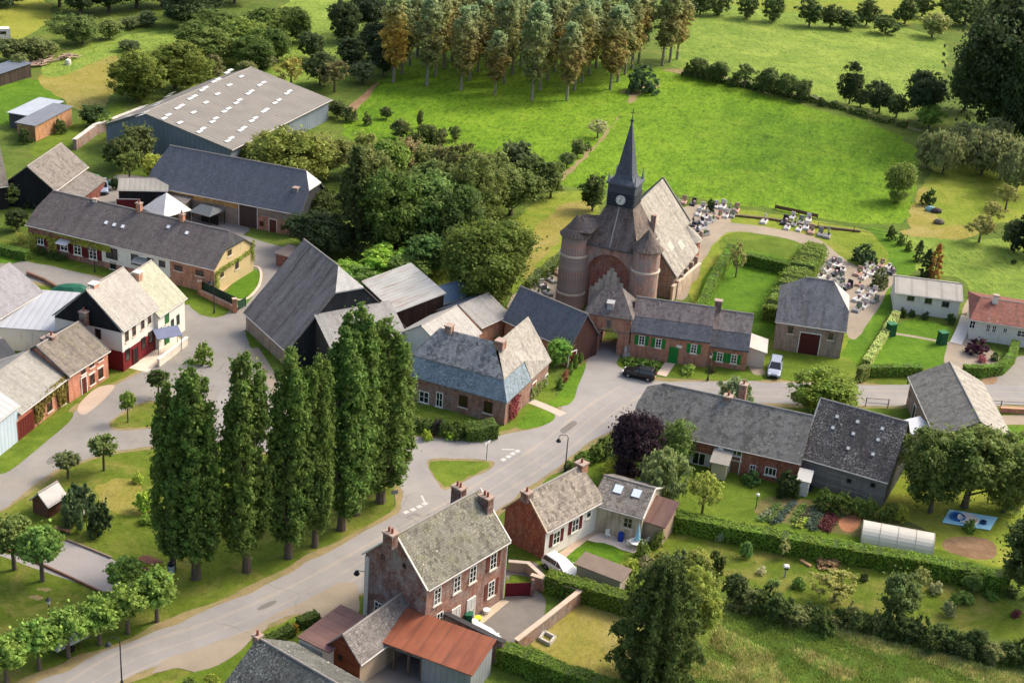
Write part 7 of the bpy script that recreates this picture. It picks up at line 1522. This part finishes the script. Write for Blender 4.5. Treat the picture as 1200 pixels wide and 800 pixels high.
row('orchard_tree','thin-crowned orchard tree','the orchard at the right edge','tree','orchard trees at the upper right',[(1050,236,186,38,'oak','#55662a'),(1147,284,246,36),(1185,292,250,34,'small','#3c4c28'),(1160,262,232,30),(1178,246,212,30)],'airy','#6a6e3a')
T('spruce_tree',1206,300,196,44,'spruce','#18251a','nearly black conifer cut by the right edge','tree')
T('thuja',1094,326,286,17,'thuja','#7a611c','golden yellow conical thuja behind the white outbuilding','conifer'); T('thuja',1084,324,292,17,'thuja','#24361c','dark green conical thuja left of the golden one','conifer'); T('thuja',1076,306,282,14,'thuja','#2c4020','small dark conifer behind the green thuja','conifer')
for a in ((1044,281,262,14,'#35491f','dark bush at the corner of the grass track above the graveyard'),(1055,287,270,12,'#46602a','lighter bush right of the corner bush above the graveyard'),(1064,294,280,10,'#3a5024','smallest bush beside the grass track'),(1012,308,282,34,'#2f4626','big round dark bush in the graveyard'),(1030,337,311,24,'#48552f','grey-green round bush among the graves nearest the track'),(1087,240,218,20,'#2e4420','round bush in the orchard beside the sacks'),(1188,309,303,9,'#2c3e20','little bush in the grass at the right edge'),(1138,348,341,8,'#2c3e20','small round bush right of the white outbuilding')):
    T('bush',a[0],a[1],a[2],a[3],'bush',a[4],a[5],'bush')
row('garden_bush','clipped round bush','those under the white outbuilding windows','bush','clipped bushes under the white outbuilding',[(1057,371,358,11),(1068.5,371,361,10),(1084,374,363,10),(1113,379,364,15)],'bush','#2c4420')
T('small_tree',862,325,279,22,'airy','#6b7040','slim airy tree on the square hedged lawn','tree')
T('purple_bush',1144,414,392,30,'bush','#3a2028','dark purple round bush in front of the white bungalow','bush'); T('conical_bush',1165,422,412,11,'thuja','#3f5a28','small conical bush on the gravel before the white bungalow','bush'); T('flower_bush',1150,424,414,12,'bush','#8a5a52','pinkish flowering shrub under the purple bush','bush')
T("dark_bush",832,248,230,12,"bush","#22361f","dark upright bush among the graves behind the church","bush")
# upper left
row('wood_tree','dense dark tree','the wood along the top left edge','tree','wood along the top left edge',[(70,8,-40,50),(95,16,-36,60),(128,14,-40,60),(160,10,-36,54),(190,8,-30,50),(215,32,-18,56,'oak','#2f4224'),(240,20,-30,50),(275,4,-40,50),(15,6,-30,40),(-8,20,-20,40)],'oak_b','#2a3c20')
row('field_tree','bushy green tree','the upper left field','tree','trees in the upper left field',[(97,52,12,50,'oak','#46592a'),(128,46,18,32,'small','#4f6130'),(154,33,16,30,'small','#4c5a34'),(172,30,9,30,'small_b','#445432'),(152,60,43,30,'small','#3d4e2a'),(18,72,38,40,'small','#45522c'),(42,72,36,44,'small','#4c5a30'),(60,66,46,24,'small_b','#566430'),(24,88,58,20,'small_b','#5f6a3c'),(-5,60,40,30,'small','#3a4a26')],'small',G2)
row('hedge_tree','round leafy tree','the thick belt of trees above the hangar','tree','belt of trees above the hangar',[(232,62,22,52),(252,74,28,54,'oak_b','#4a5e26'),(262,44,8,56),(285,62,14,56,'oak_b','#566a28'),(300,80,38,50),(312,48,2,50,'oak_b','#4a5e26'),(325,72,28,44),(335,40,0,46,'oak_b'),(352,50,6,36),(250,92,60,26,'small_b','#565c38'),(290,92,66,24,'small','#5a6238')],'oak','#3d5220')
row('broad_tree','broad olive-green tree','the pair left of the hangar roof','tree','pair of broad trees by the hangar',[(165,117,52,66),(205,104,42,70)],'oak','#47581c')
row('scrub_tree','loose scrubby tree','the scrub right of the hangar','tree','scrub right of the hangar',[(341,103,62,36,'airy','#7a7a34'),(375,100,52,44,'small','#3c4c28'),(392,108,64,40,'airy','#5a5a34'),(412,82,38,40,'small','#2c3c22'),(425,98,66,36,'small','#465636'),(440,70,16,44,'oak_b','#24351e'),(405,50,-4,40,'oak','#2a3a20'),(430,40,-16,50,'oak_b','#1f2f1a'),(449,90,40,34,'oak','#26361f'),(365,70,30,36,'small','#344624'),(312,80,56,30,'small_b','#56603a')],'small','#44522c')
row('yard_tree','small leafy tree','those between hangar and black shed','tree','trees in front of the hangar',[(112,148,118,40,'small','#2f441f'),(125,152,132,22,'small_b','#5d7a2c'),(143,200,152,42,'small','#3a4a22'),(163,192,140,46,'small','#44522a'),(152,212,172,34,'airy','#4a5a24'),(182,210,174,36,'small','#6a7a28'),(196,175,158,18,'airy','#5f6a3a'),(245,178,162,22,'small_b','#5c6a2e'),(285,192,165,30,'small','#56622c')],'small',G2)
for a in ((30,168,146,20,'#33461f','dark bush against the orange brick strip shed'),(58,157,146,10,'#3d5224','small bush at the middle of the orange brick wall'),(72,156,136,18,'#3d5224','bush at the right end of the orange brick wall'),(135,222,205,14,'#27391f','dark bush beside the parked silver car')):
    T('bush',a[0],a[1],a[2],a[3],'bush',a[4],a[5],'bush')
T('small_tree',14,240,208,28,'small_b','#66763a','light green small tree before the black gable barn','tree'); T('small_tree',20,270,239,30,'small','#2c3c1c','dark rounded tree left of the long village house','tree'); T('bush',38,243,228,26,'bush','#25361a','dark bush before the black gable barn','bush'); T('bush',24,284,270,16,'bush','#8a9444','pale round bush at the end of the long village house','bush')
row('front_shrub','low shrub','those under the long village house','shrub','shrubs under the long village house',[(50,297,286,22),(62,302,292,18),(72,305,296,16)],'bush','#34491f')
# around mansard house
row('garden_shrub','leafy shrub','those along the mansard house front','shrub','shrubs along the front of the mansard house',[(478,497,478,26),(488,502,482,24,'bush','#5a6a34'),(502,506,486,24),(512,508,486,22,'bush','#3a3030'),(522,510,488,24),(535,512,490,26),(548,512,492,24),(500,515,500,16,'bush','#6f8a24'),(528,514,502,18,'bush','#7a9a2a')],'bush','#3a5222')
T('courtyard_bush',576,396,380,22,'bush','#3c5c24','leafy bush in the gap between the slate roofs of the courtyard','bush'); T('courtyard_tree',653,431,389,32,'small','#4f7a2c','bright leafy tree against the dark slate barn','tree'); T('bush',614,410,396,22,'bush','#46662a','bush in the inner courtyard of the mansard house','bush') if False else None
row('wall_shrub','climbing shrub','the strip beside the gate lawn','shrub','planting along the mansard house garden wall',[(656,455,440,12),(662,446,430,12,'bush','#7a5a3a'),(668,438,422,10),(674,430,412,10,'bush','#4a6a2a'),(680,424,408,9)],'bush','#4f6a2c')
row('cottage_shrub','low rounded shrub','those before the gatehouse cottage','shrub','shrubs in front of the gatehouse cottage',[(737,426,416,22),(752,428,418,28),(766,430,420,20),(806,437,424,24,'bush','#5d7a2e'),(834,436,426,12,'bush','#4a4a2a')],'bush','#4a6a28')
T('round_bush',858,474,433,52,'bush','#5a6a48','large grey-green round bush across the road from the gatehouse cottage','bush')
T('purple_tree',738,562,474,64,'oak','#281d22','dark purple-leaved tree beside the main road','tree'); T('broadleaf_tree',788,545,492,46,'oak','#46602a','green tree between the purple tree and the long brick house','tree')
T('weeping_tree',776,592,520,68,'willow','#5c6c40','grey-green feathery tree behind the tiled wing','tree'); T('small_tree',822,606,544,44,'airy','#6c7c34','sparse yellow-green tree on the lawn of the long brick house','tree'); T('bright_tree',966,486,430,86,'oak','#4c661c','bright yellow-green round tree by the roadside above the dark-roofed barn','tree')
row('roadside_shrub','leafy shrub','the verge above the white cottage','shrub','verge shrubs by the white cottage',[(668,550,536,18),(682,545,526,24),(696,540,516,26),(706,535,510,26,'bush','#35481f'),(716,560,530,26,'bush','#7a8a30'),(726,548,520,30)],'bush','#4c662a')
T('dark_bush',922,580,547,34,'bush','#26381a','dark round bush at the corner of the long brick house','bush'); T('bush',880,566,548,26,'bush','#3a5a28','bush in front of the long brick house door','bush'); T('bush',926,470,462,26,'airy','#7a7a50','thin shrub at the roadside fence','bush') if False else None
row('hedge_shrub','rounded clipped shrub','the shrub row below the grey boarded barn','shrub','shrub row below the grey boarded barn',[(966,596,570,30),(984,600,574,30),(1002,603,578,30),(1020,606,581,28),(1040,609,584,28),(1056,610,588,22,'bush','#6c7a26')],'bush','#3f5620')
T('garden_tree',1090,600,506,76,'oak','#3a4e20','dark spreading tree below the pale annex','tree'); T('garden_tree',1130,594,478,104,'oak_b','#485a26','tall olive-green tree in front of the roadside barn','tree'); T('garden_tree',1176,600,505,76,'oak','#4a5c2a','tree beside the dark trunk at the right edge of the garden','tree'); T('garden_tree',1205,700,585,90,'oak_b','#34461f','tree cut by the right edge beside the soil bed','tree')
T('bush',1136,622,606,20,'bush','#4a6a2a','small bush in front of the blue mat','bush')
# lower right garden
T('great_conifer',764,800,660,102,'conifer','#3a4a22','big dark drooping conifer at the bottom edge, right of the dry lawn','conifer'); T('light_tree',812,745,668,62,'oak','#5a6e28','yellow-green tree behind the right side of the big conifer','tree')
row('garden_shrub','loose garden shrub','the shrubbery right of the terrace','shrub','shrubbery right of the terrace',[(770,640,618,22),(752,652,630,20),(738,672,650,26,'bush','#7a8a34'),(757,672,648,28,'bush','#6a6a4a'),(776,668,640,30,'bush','#5a6430'),(795,672,640,30,'bush','#4e5f38'),(815,680,636,34,'small','#6a7434'),(838,668,640,28,'bush','#34461e'),(830,690,660,28,'bush','#4a5a28'),(748,690,668,30,'bush','#627a34'),(728,690,672,28,'bush','#74864a'),(708,684,670,24,'bush','#6a7c4c'),(690,678,666,20,'bush','#6a7c4c'),(860,706,668,34,'small','#2f4220'),(880,712,684,28,'bush','#2f4220')],'bush','#566a2c')
T('round_shrub',873,652,630,19,'bush','#4a6a34','light green dome-shaped shrub on the lawn below the long hedge','shrub'); T('blue_shrub',843,634,621,12,'bush','#74806a','small bluish grey bush below the long hedge','bush'); T('pale_shrub',892,672,661,12,'bush','#9a9c7a','pale small round shrub on the lower lawn','shrub')
T('sapling',918,652,630,16,'airy','#7c8450','thin sapling close below the long hedge','tree'); T('low_tree',977,704,664,62,'airy','#6a6e34','wide low apple tree on the lower lawn','tree'); T('lower_tree',1050,728,660,52,'small','#46572c','grey-green garden tree standing in the wild hedge','tree'); T('lower_tree',1078,690,662,22,'airy','#6e7842','feathery shrub right of the grey-green garden tree','shrub')
row('lawn_shrub','garden shrub','the shrubs on the lower right lawn','shrub','shrubs on the lower right lawn',[(1034,664,654,12,'bush','#8a8f70'),(1012,680,668,12,'bush','#3a4428'),(1096,694,678,20,'bush','#7a8058'),(1110,720,700,22,'bush','#66704a'),(1118,708,694,18),(1138,692,668,26,'small','#4c682c'),(1128,704,690,30),(1190,722,712,16,'bush','#5a3430'),(1184,696,684,24,'bush','#3a4c22'),(908,642+42,676,18,'bush','#5e7a3a'),(935,688,674,20),(1160,700,690,24)],'bush','#4a6a2a')
rr=random.Random(11); W_=[]
n=34
for i in range(n):
    t=i/(n-1); x=868+t*345; y=712+t*72+rr.uniform(-7,8); W_.append((x,y,y-rr.uniform(20,34),rr.uniform(24,36),rr.choice(('bush','bush_b','small')),rr.choice(('#34461f','#3c5024','#46572a','#5a6438','#2e401e'))))
for i,t in enumerate(sorted(W_)[:]):
    T('wild_hedge_shrub',t[0],t[1],t[2],t[3],t[4],t[5],'tangled shrub, %s of the wild hedge above the rough meadow'%(nth(i) if i<30 else '%dth from left'%(i+1)),'shrub','wild hedge above the rough meadow')
# left-bottom garden
for a in ((185//1,1,1,1),): pass
T('yellow_bush',344,741,727,16,'bush','#7d7618','yellow-flowering bush between the two clipped hedge pieces','bush')
row('edge_shrub','shrub','those at the bottom left of the gravel','shrub','planting at the bottom edge',[(222,806,792,26),(248,802,788,24,'bush','#6a7a2a')],'bush','#3c5220')
# hedges
hedge([(585,776),(640,796),(700,818),(760,836)],1.6,2.0,'#3f5c12','long clipped hedge at the bottom edge, right of the cart shed')
hedge([(640,690),(690,704),(742,720)],1.5,1.9,'#3f5c12','clipped hedge between the dry lawn and the white cottage garden')
hedge([(786,618),(860,633),(950,650),(1060,668),(1180,692)],1.6,1.9,'#466816','very long clipped hedge crossing the right-hand gardens')
hedge([(816,382),(834,340),(856,299)],1.4,1.9,'#456618','clipped hedge on the church side of the square lawn')
hedge([(872,310),(905,317),(934,323)],1.3,1.8,'#3c5c18','clipped hedge across the far side of the square lawn')
hedge([(908,378),(925,350),(940,325),(954,300)],3.6,2.2,'#4a6420','wide billowing hedge between the square lawn and the graves',rough=.3,round_=True,size=.14)
hedge([(1018,441),(1045,440),(1078,441)],1.0,1.5,'#42641a','low clipped hedge along the road in front of the vivid lawn'); hedge([(1128,440),(1150,441),(1172,438),(1184,425),(1188,410)],1.0,1.5,'#466a1c','clipped hedge curving round the gravel of the white bungalow')
hedge([(1006,444),(1013,447)],1.8,2.0,'#5f6a34','brownish clipped hedge block at the roadside corner',round_=True); hedge([(1014,430),(1030,405),(1050,372)],1.0,1.0,'#7d8c4e','pale variegated hedge along the left side of the vivid lawn')
hedge([(309,760),(330,750),(342,743)],1.0,1.0,'#33461a','left piece of clipped dark hedge beside the garage'); hedge([(350,736),(362,731),(372,727)],1.0,1.0,'#35481c','right piece of clipped dark hedge beside the garage')
hedge([(-8,296),(14,300),(33,305)],1.2,1.3,'#3c5c1c','clipped hedge at the left end of the long village house'); hedge([(545,512),(560,512),(580,510)],2.2,1.7,'#36521c','dense clipped hedge block at the right front of the mansard house',rough=.15)
hedge([(618,338),(640,322),(656,308)],1.2,1.2,'#4c5c2c','scruffy low hedge left of the church behind the graves',rough=.25); hedge([(240,798),(262,792)],1.0,.8,'#33461a','short clipped hedge piece at the bottom edge by the grey-roofed house') if False else None
hedge([(452,500),(470,497),(500,506)],1.2,1.2,'#465a22','scruffy hedge in front of the left windows of the mansard house',rough=.2)
hedge([(1005,345),(1000,346)],1,1,'#456','x') if False else None
for x0 in (): pass
RGP=[(850,720),(900,722),(1000,742),(1100,768),(1210,796),(1215,815),(690,815),(830,760)]
tufts('rough_grass',RGP,11000,.34,'#4d6626','tall green unmown grass of the rough meadow at the bottom right',w=.06,lean=.9)
tufts('dry_grass',RGP,7000,.3,'#8a8a52','pale straw-coloured grass clumps in the rough meadow at the bottom right',w=.05,lean=1.2,seed=9,patch=True)
tufts('weeds',[(1000,715),(1210,770),(1210,786),(1100,762),(1000,738),(870,715)],2500,.4,'#4c6426','weeds along the foot of the wild hedge',w=.07)

hedge([(800,88),(850,98),(900,107),(960,121),(1010,136),(1062,150)],1.4,1.0,'#5a6230','straggly low hedge between the two pastures',rough=.5,dens=14,size=.16)
row('bank_shrub','grey-green shrub','the bank crossing the meadow','shrub','shrubs on the meadow bank',[(652,206,186,22,'willow'),(664,196,176,22,'small'),(676,184,160,22,'small'),(688,176,164,12,'bush'),(700,162,136,26,'airy','#7a7e5a'),(640,214,196,20,'small')],'small','#47592e')
# ---------------- camera, light, sky ----------------
cd=bpy.data.cameras.new('camera'); co=bpy.data.objects.new('camera',cd); COL.objects.link(co); SC.camera=co
cd.sensor_width=36; cd.lens=F/1200*36; cd.clip_start=1; cd.clip_end=4000
r_=RT*cR+UP*sR; u_=-RT*sR+UP*cR; b_=-FW
M=Matrix(((r_.x,u_.x,b_.x,0),(r_.y,u_.y,b_.y,0),(r_.z,u_.z,b_.z,H),(0,0,0,1))); co.matrix_world=M
SUN_EL=math.radians(43); SUN_AZ=math.radians(SUNAZ)   # azimuth measured from +Y (view direction) towards +X
sd=Vector((math.sin(SUN_AZ)*math.cos(SUN_EL),math.cos(SUN_AZ)*math.cos(SUN_EL),math.sin(SUN_EL)))
sl=bpy.data.lights.new('sun','SUN'); so=bpy.data.objects.new('sun',sl); COL.objects.link(so); sl.energy=SUNE; sl.angle=math.radians(12.0); sl.color=(1,.92,.79)
so.rotation_euler=sd.to_track_quat('Z','Y').to_euler(); so.location=(0,200,150)
w=bpy.data.worlds.new('World'); SC.world=w; w.use_nodes=True; nt=w.node_tree; bg=nt.nodes['Background']
sk=nt.nodes.new('ShaderNodeTexSky'); sk.sky_type='NISHITA'; sk.sun_disc=False; sk.sun_elevation=SUN_EL; sk.sun_rotation=SUN_AZ; sk.dust_density=6.0; sk.air_density=1.0; sk.ozone_density=.4
nt.links.new(sk.outputs[0],bg.inputs[0]); bg.inputs[1].default_value=SKYE
SC.view_settings.view_transform='Standard'; SC.view_settings.look='None'; SC.view_settings.exposure=EXPO; SC.view_settings.gamma=1
SC.render.engine='CYCLES'; SC.cycles.max_bounces=5; SC.cycles.diffuse_bounces=3; SC.cycles.transparent_max_bounces=4
SC.cycles.use_adaptive_sampling=True; SC.cycles.adaptive_threshold=.02
